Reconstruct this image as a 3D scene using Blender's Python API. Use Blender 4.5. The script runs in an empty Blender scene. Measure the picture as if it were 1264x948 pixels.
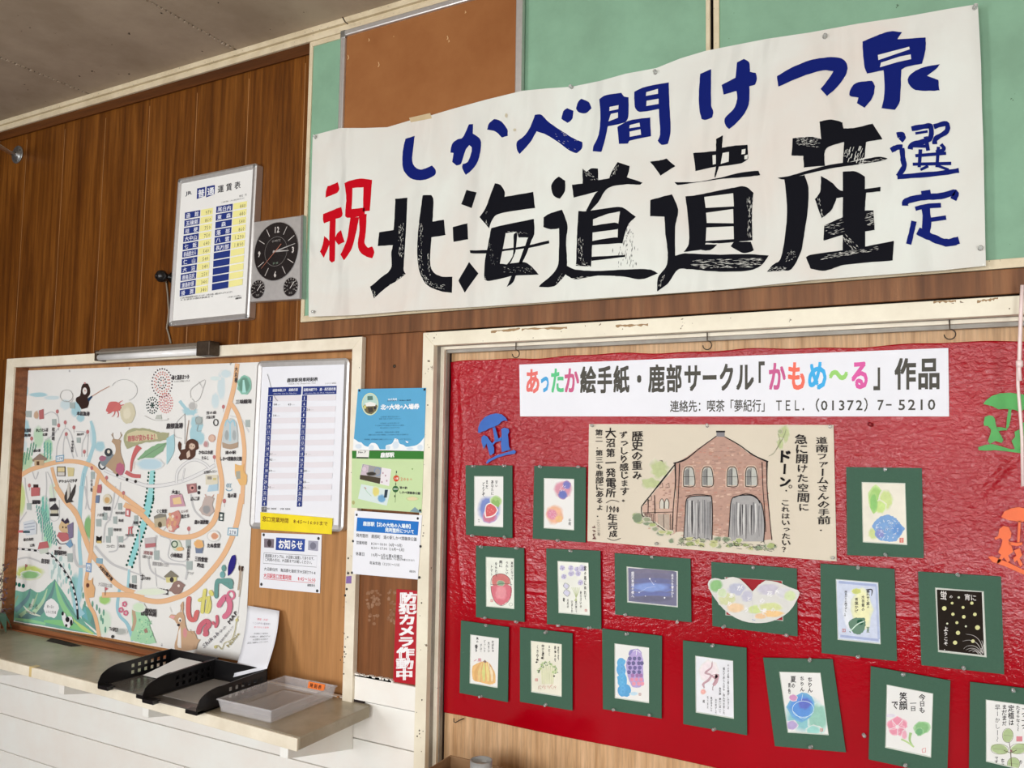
import bpy, math, random
from mathutils import Matrix, Vector
from math import sin, cos, pi

SC = bpy.context.scene
COL = SC.collection
random.seed(7)

# ------------------------------------------------------------------ camera
F_PX = 1000.0
YAW, PITCH, ROLL = -0.4925748859614286, 0.07378338767381182, 0.01438755731244292
CAM = Vector((0.0, -2.15, 1.65))
_fw = Vector((sin(YAW)*cos(PITCH), cos(YAW)*cos(PITCH), sin(PITCH)))
_r = Vector((cos(YAW), -sin(YAW), 0.0))
_u = _r.cross(_fw)
RT = _r*cos(ROLL) + _u*sin(ROLL)
UP = _u*cos(ROLL) - _r*sin(ROLL)
cam_d = bpy.data.cameras.new('camera')
cam = bpy.data.objects.new('camera', cam_d)
COL.objects.link(cam)
cam.matrix_world = Matrix(((RT.x, UP.x, -_fw.x, CAM.x), (RT.y, UP.y, -_fw.y, CAM.y), (RT.z, UP.z, -_fw.z, CAM.z), (0, 0, 0, 1)))
cam_d.sensor_width = 36.0
cam_d.lens = F_PX/1264*36
cam_d.clip_start = 0.05
SC.camera = cam

# ------------------------------------------------------------------ light
SC.view_settings.view_transform = 'Standard'
SC.view_settings.look = 'None'
SC.view_settings.gamma = 1.0
SC.view_settings.use_curve_mapping = False
SC.view_settings.exposure = 0.0
world = bpy.data.worlds.new('daylight')
SC.world = world
world.use_nodes = True
wn = world.node_tree.nodes
wn['Background'].inputs[0].default_value = (0.80, 0.88, 1.0, 1)
wn['Background'].inputs[1].default_value = 1.0

def area(name, loc, target, sx, sy, power, col):
    ld = bpy.data.lights.new(name, 'AREA')
    ld.shape = 'RECTANGLE'
    ld.size = sx
    ld.size_y = sy
    ld.energy = power
    ld.color = col
    o = bpy.data.objects.new(name, ld)
    o.location = loc
    o.rotation_euler = (Vector(target)-Vector(loc)).to_track_quat('-Z', 'Y').to_euler()
    COL.objects.link(o)
    return o
# daylight through the two windows of the back wall, then one added low light
area('back_area_light', (-3.05, -4.66, 1.65), (-3.05, 0, 1.5), 0.95, 1.8, 92, (0.985, 0.99, 1.0))
area('back_area_light', (-0.86, -4.66, 1.8), (-0.86, 0, 1.6), 0.66, 1.35, 42, (0.985, 0.985, 1.0))
area('back_area_light', (-0.06, -4.66, 1.8), (-0.06, 0, 1.6), 0.66, 1.35, 42, (0.985, 0.985, 1.0))
area('back_area_light', (1.6, -4.66, 1.1), (0.4, 0, 0.7), 0.9, 1.7, 72, (0.985, 0.985, 1.0))  # added low light that brightens the lower wall, no known source there

# ------------------------------------------------------------------ helpers
def ray(x, y):
    return _fw + RT*((x-632.0)/F_PX) - UP*((y-474.0)/F_PX)
def P(x, y, Y=0.0):
    """photo pixel -> world point on the vertical plane at depth Y"""
    d = ray(x, y)
    return CAM + d*((Y-CAM.y)/d.y)
def PZ(x, y, z):
    d = ray(x, y)
    return CAM + d*((z-CAM.z)/d.z)
def lin(c):
    c = c/255.0
    return c/12.92 if c <= 0.04045 else ((c+0.055)/1.055)**2.4
def C(r, g, b, k=1.08):
    return (min(lin(r)*k, 0.9), min(lin(g)*k, 0.9), min(lin(b)*k, 0.9), 1.0)

def tag(o, label=None, cat=None, group=None, kind=None):
    if label: o['label'] = label
    if cat: o['category'] = cat
    if group: o['group'] = group
    if kind: o['kind'] = kind
    return o
def empty(name, loc, label=None, cat=None, group=None, kind=None):
    o = bpy.data.objects.new(name, None)
    o.empty_display_size = 0.05
    o.location = loc
    COL.objects.link(o)
    return tag(o, label, cat, group, kind)

class MB:
    def __init__(s): s.v = []; s.f = []; s.sm = []; s.mi = []
    def add(s, vs, fs, smooth=False, mi=0):
        n = len(s.v)
        s.v += [tuple(v) for v in vs]
        for q in fs:
            s.f.append([i+n for i in q]); s.sm.append(smooth); s.mi.append(mi)
        return s
    def box(s, x0, x1, y0, y1, z0, z1, mi=0):
        x0, x1 = sorted((x0, x1)); y0, y1 = sorted((y0, y1)); z0, z1 = sorted((z0, z1))
        v = [(x0,y0,z0),(x1,y0,z0),(x1,y1,z0),(x0,y1,z0),(x0,y0,z1),(x1,y0,z1),(x1,y1,z1),(x0,y1,z1)]
        return s.add(v, [(0,3,2,1),(4,5,6,7),(0,1,5,4),(1,2,6,5),(2,3,7,6),(3,0,4,7)], mi=mi)
    def hexa(s, fr, dy, mi=0):
        """prism: front polygon (world points), pushed back by vector dy"""
        n = len(fr); dy = Vector(dy)
        v = [Vector(p) for p in fr]+[Vector(p)+dy for p in fr]
        fs = [list(range(n)), list(range(2*n-1, n-1, -1))]
        for i in range(n):
            j = (i+1) % n
            fs.append([i, i+n, j+n, j])
        return s.add(v, fs, mi=mi)
    def tube(s, pts, r, n=8, cap=True, mi=0):
        pts = [Vector(p) for p in pts]
        rs = r if isinstance(r, (list, tuple)) else [r]*len(pts)
        v = []; prev = None
        for i, p in enumerate(pts):
            t = (pts[min(i+1, len(pts)-1)]-pts[max(i-1, 0)]).normalized()
            if prev is None:
                a = Vector((0, 0, 1)) if abs(t.z) < 0.9 else Vector((1, 0, 0))
                prev = t.cross(a).normalized()
            prev = (prev-t*prev.dot(t)).normalized()
            b = t.cross(prev)
            for k in range(n):
                a = 2*pi*k/n
                v.append(p+(prev*cos(a)+b*sin(a))*rs[i])
        f = []
        for i in range(len(pts)-1):
            for k in range(n):
                f.append((i*n+k, i*n+(k+1) % n, (i+1)*n+(k+1) % n, (i+1)*n+k))
        if cap:
            f.append(list(range(n-1, -1, -1))); f.append([(len(pts)-1)*n+k for k in range(n)])
        return s.add(v, f, True, mi)
    def lathe(s, c, axis, prof, n=16, mi=0):
        """prof: (radius, distance along axis)"""
        axis = Vector(axis).normalized()
        a = Vector((0, 0, 1)) if abs(axis.z) < 0.9 else Vector((1, 0, 0))
        u = axis.cross(a).normalized(); w = axis.cross(u)
        v = []; c = Vector(c)
        for r, h in prof:
            for k in range(n):
                t = 2*pi*k/n
                v.append(c+axis*h+(u*cos(t)+w*sin(t))*r)
        f = []
        for i in range(len(prof)-1):
            for k in range(n):
                f.append((i*n+k, i*n+(k+1) % n, (i+1)*n+(k+1) % n, (i+1)*n+k))
        f.append(list(range(n-1, -1, -1))); f.append([(len(prof)-1)*n+k for k in range(n)])
        return s.add(v, f, True, mi)
    def mesh(s, name, mats, org=(0, 0, 0)):
        org = Vector(org)
        me = bpy.data.meshes.new(name)
        me.from_pydata([Vector(v)-org for v in s.v], [], s.f)
        for m in (mats if isinstance(mats, (list, tuple)) else [mats]): me.materials.append(m)
        me.polygons.foreach_set('use_smooth', s.sm)
        me.polygons.foreach_set('material_index', s.mi)
        me.update()
        return me
    def build(s, name, mats, parent=None, org=None, bevel=0.0):
        """vertices are world coordinates; the parent is an unrotated object whose world location is summed up"""
        pw = wloc(parent) if parent else Vector((0, 0, 0))
        if org is None:
            org = pw if parent else Vector((sum(v[0] for v in s.v)/len(s.v), sum(v[1] for v in s.v)/len(s.v), min(v[2] for v in s.v)))
        me = s.mesh(name, mats, org)
        o = bpy.data.objects.new(name, me)
        COL.objects.link(o)
        if parent: o.parent = parent
        o.location = Vector(org)-pw
        if bevel:
            b = o.modifiers.new('bevel', 'BEVEL'); b.width = bevel; b.segments = 2; b.limit_method = 'ANGLE'
        return o
def wloc(o):
    p = Vector(o.location)
    while o.parent:
        o = o.parent; p += Vector(o.location)
    return p

# ------------------------------------------------------------------ materials
def nmat(name, rough=0.6, spec=0.5, metal=0.0):
    m = bpy.data.materials.new(name); m.use_nodes = True
    nt = m.node_tree; b = nt.nodes['Principled BSDF']
    b.inputs['Roughness'].default_value = rough
    b.inputs['Specular IOR Level'].default_value = spec
    b.inputs['Metallic'].default_value = metal
    return m, nt, b
def coords(nt, scale=(1, 1, 1), rnd=True):
    tc = nt.nodes.new('ShaderNodeTexCoord'); mp = nt.nodes.new('ShaderNodeMapping')
    geo = nt.nodes.new('ShaderNodeNewGeometry')
    mp.inputs['Scale'].default_value = scale
    nt.links.new(geo.outputs['Position'], mp.inputs['Vector'])
    if rnd:
        oi = nt.nodes.new('ShaderNodeObjectInfo'); mu = nt.nodes.new('ShaderNodeMath'); mu.operation = 'MULTIPLY'
        mu.inputs[1].default_value = 37.0
        nt.links.new(oi.outputs['Random'], mu.inputs[0])
        cb = nt.nodes.new('ShaderNodeCombineXYZ')
        nt.links.new(mu.outputs[0], cb.inputs[0]); nt.links.new(mu.outputs[0], cb.inputs[1]); nt.links.new(mu.outputs[0], cb.inputs[2])
        nt.links.new(cb.outputs[0], mp.inputs['Location'])
    return mp.outputs[0]
def noise(nt, vec, scale, detail=4, rough=0.55, dist=0.0):
    n = nt.nodes.new('ShaderNodeTexNoise')
    n.inputs['Scale'].default_value = scale; n.inputs['Detail'].default_value = detail
    n.inputs['Roughness'].default_value = rough; n.inputs['Distortion'].default_value = dist
    nt.links.new(vec, n.inputs['Vector'])
    return n.outputs['Fac']
def ramp(nt, fac, stops):
    r = nt.nodes.new('ShaderNodeValToRGB'); e = r.color_ramp.elements
    while len(e) < len(stops): e.new(0.5)
    for i, (p, c) in enumerate(stops):
        e[i].position = p; e[i].color = c if len(c) == 4 else (*c, 1)
    nt.links.new(fac, r.inputs[0])
    return r.outputs[0]
def bump(nt, b, fac, strength, dist=0.01):
    bp = nt.nodes.new('ShaderNodeBump'); bp.inputs['Strength'].default_value = strength; bp.inputs['Distance'].default_value = dist
    nt.links.new(fac, bp.inputs['Height']); nt.links.new(bp.outputs[0], b.inputs['Normal'])
    return bp
def mix(nt, fac, a, b, mode='MIX'):
    m = nt.nodes.new('ShaderNodeMix'); m.data_type = 'RGBA'; m.blend_type = mode
    if isinstance(fac, (int, float)): m.inputs[0].default_value = fac
    else: nt.links.new(fac, m.inputs[0])
    for sock, v in ((m.inputs[6], a), (m.inputs[7], b)):
        if isinstance(v, tuple): sock.default_value = v
        else: nt.links.new(v, sock)
    return m.outputs[2]

def wood(name, dark, mid, light, rough=0.4, vs=1.0, spec=0.5, horizontal=False, cath=0.5):
    m, nt, b = nmat(name, rough, spec)
    s = (1.0, 1.0, 9.0) if horizontal else (9.0, 9.0, 0.55)
    if horizontal: s = (0.55, 9.0, 9.0)
    v = coords(nt, tuple(q*vs for q in s))
    f1 = noise(nt, v, 1.6, 6, 0.6, 0.6)
    v2 = coords(nt, tuple(q*vs*6 for q in s))
    f2 = noise(nt, v2, 2.2, 3, 0.6)
    w = nt.nodes.new('ShaderNodeTexWave'); w.wave_type = 'BANDS'; w.bands_direction = 'Z' if horizontal else 'X'
    w.inputs['Scale'].default_value = 0.9; w.inputs['Distortion'].default_value = 9.0; w.inputs['Detail'].default_value = 3.0
    w.inputs['Detail Scale'].default_value = 0.7
    nt.links.new(v, w.inputs['Vector'])
    c1 = ramp(nt, f1, [(0.30, dark), (0.5, mid), (0.72, light)])
    c2 = ramp(nt, w.outputs['Fac'], [(0.0, tuple(0.62 for _ in range(3))), (0.55, (1, 1, 1))])
    c3 = ramp(nt, f2, [(0.3, (0.78, 0.78, 0.78)), (0.6, (1.05, 1.05, 1.05))])
    c = mix(nt, cath, c1, c2, 'MULTIPLY'); c = mix(nt, 0.8, c, c3, 'MULTIPLY')
    oi = nt.nodes.new('ShaderNodeObjectInfo')
    tone = ramp(nt, oi.outputs['Random'], [(0, (0.94, 0.94, 0.94)), (1, (1.05, 1.04, 1.03))])
    c = mix(nt, 1.0, c, tone, 'MULTIPLY')
    nt.links.new(c, b.inputs['Base Color'])
    bump(nt, b, f2, 0.12, 0.002)
    return m
def paint(name, col, dirt, rough=0.55, chip=0.0, chipcol=None, scale=9.0, spec=0.4, bumpy=0.25):
    m, nt, b = nmat(name, rough, spec)
    v = coords(nt)
    f = noise(nt, v, scale, 6, 0.65)
    c = ramp(nt, f, [(0.35, dirt), (0.62, col)])
    fine = noise(nt, v, scale*11, 3, 0.6)
    if chip:
        c0 = ramp(nt, fine, [(chip-0.015, (0, 0, 0)), (chip, (1, 1, 1))])
        c = mix(nt, c0, chipcol, c)
    nt.links.new(c, b.inputs['Base Color'])
    bump(nt, b, noise(nt, v, scale*3, 4), bumpy, 0.003)
    return m
def plain(name, col, rough=0.5, spec=0.5, metal=0.0, var=0.06, scale=20.0, bumpy=0.0):
    m, nt, b = nmat(name, rough, spec, metal)
    v = coords(nt)
    f = noise(nt, v, scale, 4)
    lo = tuple(q*(1-var) for q in col[:3]); hi = tuple(min(1, q*(1+var)) for q in col[:3])
    nt.links.new(ramp(nt, f, [(0.3, lo), (0.7, hi)]), b.inputs['Base Color'])
    if bumpy: bump(nt, b, noise(nt, v, scale*3, 4), bumpy, 0.002)
    return m

M = {}
M['wood_up'] = wood('walnut_print_ply', C(78,40,5), C(106,60,14), C(134,82,28), 0.42, 1.7, 0.3, cath=0.45)
M['wood_mid'] = wood('brown_print_ply', C(96,56,26), C(120,74,40), C(142,92,54), 0.5, 1.0, 0.25, cath=.35)
M['wood_band'] = wood('brown_board', C(96,58,28), C(122,78,44), C(146,100,62), 0.5, 1.0, 0.3)
M['wood_dark'] = wood('dark_cornice_wood', C(66,32,8), C(88,48,16), C(104,60,24), 0.5, 1.0, 0.3, True)
M['ply_tan'] = wood('tan_plywood', C(158,112,66), C(174,126,78), C(188,140,92), 0.55, 0.6, 0.3, cath=0.1)
M['ply_pale'] = wood('pale_plywood', C(172,132,90), C(198,160,118), C(214,178,138), 0.5, 2.4, 0.35, cath=0.3)
M['sill'] = wood('brown_sill_wood', C(108,62,34), C(138,84,50), C(160,104,66), 0.5, 1.0, 0.4, True)
M['cream'] = paint('cream_gloss_paint', C(234,226,206), C(218,208,186), 0.42, 0.27, C(80,70,58), 7.0)
M['cream_old'] = paint('worn_cream_paint', C(216,202,172), C(200,184,152), 0.55, 0.31, C(96,80,58), 12.0)
M['cream_peel'] = paint('peeling_cream_paint', C(232,226,204), C(218,210,188), 0.42, 0.30, C(120,104,80), 5.0)
M['white_board'] = paint('white_painted_board', C(240,235,228), C(232,226,217), 0.5, 0.235, C(90,84,74), 3.0, 0.35, 0.12)
M['shelf_paint'] = paint('worn_shelf_paint', C(176,166,146), C(150,140,118), 0.3, 0.27, C(88,80,66), 7.0, 0.5)
M['side_shade'] = paint('track_side_shade', C(160,156,146), C(138,132,122), 0.5, 0.3, C(90,84,76), 12.0)  # grey of the recess's shaded side faces, put into the colour
M['ceiling'] = paint('ceiling_paint', C(176,160,140), C(156,140,120), 0.8, 0.285, C(60,50,40), 2.5, 0.2, 0.1)
M['green_board'] = paint('pale_green_board', C(132,172,144), C(122,158,132), 0.6, 0.26, C(84,110,88), 5.0, 0.3, 0.06)
M['cork_brown'] = paint('brown_board_face', C(150,98,56), C(138,86,46), 0.75, 0.235, C(192,150,100), 4.0, 0.2, 0.15)
M['dark_gap'] = plain('dark_gap', C(30,14,10), 0.8)
M['black_gloss'] = plain('black_plastic', C(20,19,20), 0.3, 0.5)
M['wire'] = plain('grey_cable', C(130,120,104), 0.5)
M['alu'] = plain('brushed_aluminium', (0.62, 0.62, 0.62), 0.34, 0.5, 1.0, 0.05, 60)
M['alu_light'] = plain('pale_aluminium', (0.66, 0.65, 0.63), 0.42, 0.5, 0.75, 0.05, 60)
M['steel'] = plain('galvanised_steel', (0.42, 0.43, 0.42), 0.4, 0.5, 0.9, 0.2, 60)
M['rust'] = plain('dark_rusty_metal', C(70,58,46), 0.5, 0.5, 0.5, 0.3, 50)
M['mat_green'] = plain('green_mat_board', C(66,97,80), 0.8, 0.15, 0, 0.05, 300)
M['mat_core'] = plain('mat_core_white', C(206,214,204), 0.8, 0.2)
M['paper'] = plain('white_paper', C(226,226,222), 0.75, 0.25, 0, 0.02, 8)
M['paper_cool'] = plain('cool_white_paper', C(228,230,240), 0.6, 0.3, 0, 0.02, 8)
M['paper_cream'] = plain('cream_art_paper', C(212,203,184), 0.85, 0.2, 0, 0.03, 5, 0.1)
M['dark_plaster'] = paint('dark_side_wall', C(84,60,56), C(70,48,44), 0.8)
M['floor'] = paint('concrete_floor', C(116,110,104), C(96,90,84), 0.7)
M['plaster'] = paint('off_white_plaster', C(160,152,142), C(146,138,128), 0.8)

def pinmat():
    m, nt, b = nmat('clear_plastic', 0.08)
    b.inputs['Base Color'].default_value = (0.95, 0.97, 0.95, 1)
    b.inputs['Transmission Weight'].default_value = 0.75
    b.inputs['IOR'].default_value = 1.49
    return m
M['clear'] = pinmat()
def traymat():
    m, nt, b = nmat('cloudy_plastic', 0.25)
    f = noise(nt, coords(nt), 30)
    nt.links.new(ramp(nt, f, [(0.3, (0.72, 0.71, 0.72)), (0.7, (0.82, 0.81, 0.82))]), b.inputs['Base Color'])
    tr = nt.nodes.new('ShaderNodeBsdfTransparent'); mx = nt.nodes.new('ShaderNodeMixShader')
    mx.inputs[0].default_value = 0.26
    out = nt.nodes['Material Output']
    nt.links.new(tr.outputs[0], mx.inputs[1]); nt.links.new(b.outputs[0], mx.inputs[2]); nt.links.new(mx.outputs[0], out.inputs[0])
    return m
M['tray'] = traymat()
def clothmat():
    m, nt, b = nmat('banner_cloth', 0.8, 0.2)
    v = coords(nt, (1, 1, 1), False)
    f = noise(nt, v, 1.6, 5, 0.6, 0.4)
    c = ramp(nt, f, [(0.35, C(214,206,196)), (0.5, C(214,214,206)), (0.65, C(218,222,214))])
    nt.links.new(c, b.inputs['Base Color'])
    v2 = coords(nt, (1.6, 1, 0.55), False)
    w = noise(nt, v2, 2.6, 2, 0.4, 1.2)
    w2 = noise(nt, coords(nt, (3.2, 1, 0.35), False), 2.2, 1, 0.4, 0.5)
    ad = nt.nodes.new('ShaderNodeMath'); ad.operation = 'ADD'; nt.links.new(w, ad.inputs[0]); nt.links.new(w2, ad.inputs[1])
    bump(nt, b, ad.outputs[0], 0.55, 0.09)
    return m
M['cloth'] = clothmat()
def vinyl():
    m, nt, b = nmat('red_vinyl', 0.1, 0.44)
    v = coords(nt, (1, 1, 1), False)
    f = noise(nt, v, 2.0, 4)
    c = ramp(nt, f, [(0.35, C(152,0,16)), (0.65, C(166,1,22))])
    nt.links.new(c, b.inputs['Base Color'])
    n1 = noise(nt, coords(nt, (0.8, 1, 1.2), False), 85, 4, 0.55, 0.4)
    rr_ = nt.nodes.new('ShaderNodeMapRange'); nt.links.new(noise(nt, v, 6.0, 4, 0.6), rr_.inputs[0])
    rr_.inputs[1].default_value = 0.35; rr_.inputs[2].default_value = 0.65; rr_.inputs[3].default_value = 0.05; rr_.inputs[4].default_value = 0.17
    nt.links.new(rr_.outputs[0], b.inputs['Roughness'])
    n2 = noise(nt, coords(nt, (0.6, 1, 1.4), False), 9, 3, 0.5, 0.8)
    a = nt.nodes.new('ShaderNodeMath'); a.operation = 'ADD'
    mu = nt.nodes.new('ShaderNodeMath'); mu.operation = 'MULTIPLY'; mu.inputs[1].default_value = 1.1
    nt.links.new(n2, mu.inputs[0]); nt.links.new(n1, a.inputs[0]); nt.links.new(mu.outputs[0], a.inputs[1])
    # the upper half of the sheet was stuck on more roughly than the lower half
    sx = nt.nodes.new('ShaderNodeSeparateXYZ'); nt.links.new(v, sx.inputs[0])
    st = nt.nodes.new('ShaderNodeMapRange'); nt.links.new(sx.outputs[2], st.inputs[0])
    st.inputs[1].default_value = 1.0; st.inputs[2].default_value = 1.5; st.inputs[3].default_value = 0.05; st.inputs[4].default_value = 0.50
    bp = bump(nt, b, a.outputs[0], 0.5, 0.008); nt.links.new(st.outputs[0], bp.inputs['Strength'])
    return m
M['vinyl'] = vinyl()
def inkmat(name='print_ink', rough=0.6, spec=0.3, tex=0.0):
    m, nt, b = nmat(name, rough, spec)
    at = nt.nodes.new('ShaderNodeAttribute'); at.attribute_name = 'Col'
    c = at.outputs['Color']
    if tex:
        f = noise(nt, coords(nt, (1, 1, 1), False), 90, 4, 0.6)
        c = mix(nt, tex, c, ramp(nt, f, [(0.3, (0.9, 0.9, 0.9)), (0.7, (1.12, 1.12, 1.12))]), 'MULTIPLY')
    nt.links.new(c, b.inputs['Base Color'])
    return m
M['ink'] = inkmat()
M['water'] = inkmat('watercolour', 0.8, 0.2, 0.6)
M['brush'] = inkmat('brushed_paint', 0.7, 0.08)

# ------------------------------------------------------------------ flat print
_gl = {}
def glyph(ch, bold=0.0, res=1):
    k = (ch, bold, res)
    if k not in _gl:
        c = bpy.data.curves.new('g', 'FONT'); c.body = ch; c.resolution_u = res; c.offset = bold
        o = bpy.data.objects.new('g', c)
        me = o.to_mesh()
        vs = [(v.co.x, v.co.y) for v in me.vertices]; fs = [tuple(p.vertices) for p in me.polygons]
        o.to_mesh_clear(); bpy.data.objects.remove(o); bpy.data.curves.remove(c)
        if ord(ch) > 0x2000: adv = 1.0
        elif ch == ' ': adv = 0.35
        elif ch.isdigit():
            adv = 0.62
            if vs:
                mx = (min(v[0] for v in vs)+max(v[0] for v in vs))/2
                vs = [(x-mx+0.31, y) for x, y in vs]
        else: adv = (max(v[0] for v in vs)+0.07) if vs else 0.35
        _gl[k] = (vs, fs, adv)
    return _gl[k]

class Ink:
    """coloured flat shapes on one vertical plane. Coordinates are read from an enlarged crop of the photograph."""
    def __init__(s, Y, crop=(0, 0, 1), step=0.000014, cyc=0):
        s.Y = Y; s.c = crop; s.v = []; s.f = []; s.col = []; s.k = 0; s.step = step; s.cyc = cyc
    def crop(s, ox, oy, sc): s.c = (ox, oy, sc); return s
    def w(s, x, y, lift=0.0):
        c = s.c; p = P(c[0]+x/c[2], c[1]+y/c[2], s.Y)
        return (p.x, s.Y-lift, p.z)
    hold = False; hinc = .25
    def _l(s):
        s.k += s.hinc if s.hold else 1
        return s.step*(3+s.k)
    def raw(s, pts, faces, cols, lift=None):
        lift = s._l() if lift is None else lift
        n = len(s.v)
        s.v += [s.w(x, y, lift) for x, y in pts]
        for q in faces:
            s.f.append([i+n for i in q])
            s.col += [cols[i] if isinstance(cols, list) else cols for i in q]
    def poly(s, pts, col, smooth=False, rag=0.0):
        if smooth:
            n = len(pts); q = []; tn = []
            for i in range(n):
                a, b, c = pts[i-1], pts[i], pts[(i+1) % n]
                u = (b[0]-a[0], b[1]-a[1]); v = (c[0]-b[0], c[1]-b[1])
                h = (math.hypot(*u)*math.hypot(*v)) or 1
                ang = math.acos(max(-1, min(1, (u[0]*v[0]+u[1]*v[1])/h)))
                tn.append((0, 0) if ang > 0.95 else ((c[0]-a[0])/2, (c[1]-a[1])/2))
            for i in range(n):
                b, c = pts[i], pts[(i+1) % n]; t0, t1 = tn[i], tn[(i+1) % n]
                L = math.hypot(c[0]-b[0], c[1]-b[1])
                def cl(t):
                    h = math.hypot(*t); return (t[0]*min(1, L/h), t[1]*min(1, L/h)) if h > 0 else t
                t0, t1 = cl(t0), cl(t1)
                m = max(1, min(6, int(L/9)))
                for k in range(m):
                    t = k/m; h1 = 2*t**3-3*t*t+1; h2 = t**3-2*t*t+t; h3 = -2*t**3+3*t*t; h4 = t**3-t*t
                    q.append((h1*b[0]+h2*t0[0]+h3*c[0]+h4*t1[0]+random.uniform(-rag, rag), h1*b[1]+h2*t0[1]+h3*c[1]+h4*t1[1]+random.uniform(-rag, rag)))
            pts = q
        s.raw(pts, [list(range(len(pts)))], col)
    def rect(s, x0, y0, x1, y1, col): s.poly([(x0, y0), (x1, y0), (x1, y1), (x0, y1)], col)
    def ell(s, cx, cy, rx, ry, col, n=14, rot=0.0):
        s.poly([(cx+rx*cos(t)*cos(rot)-ry*sin(t)*sin(rot), cy+rx*cos(t)*sin(rot)+ry*sin(t)*cos(rot)) for t in [2*pi*i/n for i in range(n)]], col)
    def ring(s, cx, cy, rx, ry, wd, col, n=20, a0=0.0, a1=2*pi):
        s.line([(cx+rx*cos(a0+(a1-a0)*i/n), cy+ry*sin(a0+(a1-a0)*i/n)) for i in range(n+1)], wd, col, False)
    def blob(s, cx, cy, rx, ry, col, edge, n=16, jit=0.12, mid=0.7, rot=0.0):
        """a wash of watercolour: full colour to the middle ring, fading to the edge colour"""
        pts = [(cx, cy)]; cols = [col]
        for r in (mid, 1.0):
            for i in range(n):
                t = 2*pi*i/n; q = r*(1+random.uniform(-jit, jit))
                ex, ey = rx*q*cos(t), ry*q*sin(t)
                pts.append((cx+ex*cos(rot)-ey*sin(rot), cy+ex*sin(rot)+ey*cos(rot))); cols.append(col if r < 1 else edge)
        fs = [(0, 1+i, 1+(i+1) % n) for i in range(n)]+[(1+i, 1+n+i, 1+n+(i+1) % n, 1+(i+1) % n) for i in range(n)]
        s.raw(pts, fs, cols)
    def line(s, pts, wd, col, smooth=True, jit=0.0):
        if smooth and len(pts) > 2:
            q = []
            P4 = [pts[0]]+list(pts)+[pts[-1]]
            ws = wd if isinstance(wd, list) else None
            nw = []
            for i in range(len(pts)-1):
                a, b, c, d = P4[i:i+4]
                for k in range(5):
                    t = k/5
                    q.append(tuple(0.5*((2*b[j])+(-a[j]+c[j])*t+(2*a[j]-5*b[j]+4*c[j]-d[j])*t*t+(-a[j]+3*b[j]-3*c[j]+d[j])*t**3) for j in (0, 1)))
                    if ws: nw.append(ws[i]*(1-t)+ws[i+1]*t)
            q.append(pts[-1])
            if ws: nw.append(ws[-1]); wd = nw
            pts = q
        n = len(pts); W = wd if isinstance(wd, list) else [wd]*n
        L = []; R = []
        for i in range(n):
            a = pts[max(i-1, 0)]; b = pts[min(i+1, n-1)]
            dx, dy = b[0]-a[0], b[1]-a[1]; h = math.hypot(dx, dy) or 1
            w = W[i]/2*(1+random.uniform(-jit, jit))
            nx, ny = -dy/h*w, dx/h*w
            L.append((pts[i][0]+nx, pts[i][1]+ny)); R.append((pts[i][0]-nx, pts[i][1]-ny))
        s.raw(L+R, [(i, i+1, n+i+1, n+i) for i in range(n-1)], col)
    def _glyphs(s, pts_fn, g, col, lift, bold):
        if bold > 0.008:
            for i, (dx, dy) in enumerate(((-bold, -bold), (bold, bold), (-bold, bold), (bold, -bold))):
                s.raw([pts_fn(x+dx, y+dy) for x, y in g[0]], g[1], col, lift+i*.000004)
        else: s.raw([pts_fn(x, y) for x, y in g[0]], g[1], col, lift)
    def text(s, t, tl, tr, bl, col, bold=0.0, br=None, res=1, wob=0.0, space=0.0):
        """text stretched over the quad tl, tr, bl (em box top to bottom)"""
        if br is None: br = (tr[0]+bl[0]-tl[0], tr[1]+bl[1]-tl[1])
        gs = [glyph(c, 0.0, res) for c in t]
        tot = sum(g[2]+space for g in gs)
        x = 0.0; lift = s._l()
        for g in gs:
            if g[0]:
                rot = random.uniform(-wob, wob)*0.5; sc = 1+random.uniform(-wob, wob)
                def pf(gx, gy, x=x):
                    ax, ay = (gx-0.5)*sc, (gy-0.38)*sc
                    ax, ay = ax*cos(rot)-ay*sin(rot), ax*sin(rot)+ay*cos(rot)
                    u = (x+ax+0.5)/tot; v = 1-(ay+0.38+0.12)
                    px = (tl[0]*(1-u)+tr[0]*u)*(1-v)+(bl[0]*(1-u)+br[0]*u)*v
                    py = (tl[1]*(1-u)+tr[1]*u)*(1-v)+(bl[1]*(1-u)+br[1]*u)*v
                    return (px, py)
                s._glyphs(pf, g, col, lift, bold)
            x += g[2]+space
    def vtext(s, t, x0, y0, x1, y1, w, col, bold=0.0, wob=0.0, res=1, asp=None):
        """vertical text, column centre from (x0,y0) to (x1,y1), glyph width w"""
        n = len(t); lift = s._l()
        for i, ch in enumerate(t):
            g = glyph(ch, 0.0, res)
            if not g[0]: continue
            fx = (x1-x0)/n; fy = (y1-y0)/n
            cx, cy = x0+fx*(i+0.5), y0+fy*(i+0.5)
            h = abs(fy) if asp is None else w*asp
            rot = random.uniform(-wob, wob)*0.5; sc = 1+random.uniform(-wob, wob)
            off = 0.5 if g[2] == 1.0 else g[2]/2
            rv = ch in 'ー〜~|()（）'
            def pf(gx, gy):
                ax, ay = (gx-off)*sc, (gy-0.38)*sc
                if rv: ax, ay = ay, -ax
                if ch in 'っッゃょァ、。': ax += 0.1; ay += 0.1
                ax, ay = ax*cos(rot)-ay*sin(rot), ax*sin(rot)+ay*cos(rot)
                return (cx+ax*w, cy-ay*h)
            s._glyphs(pf, g, col, lift, bold)
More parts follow.
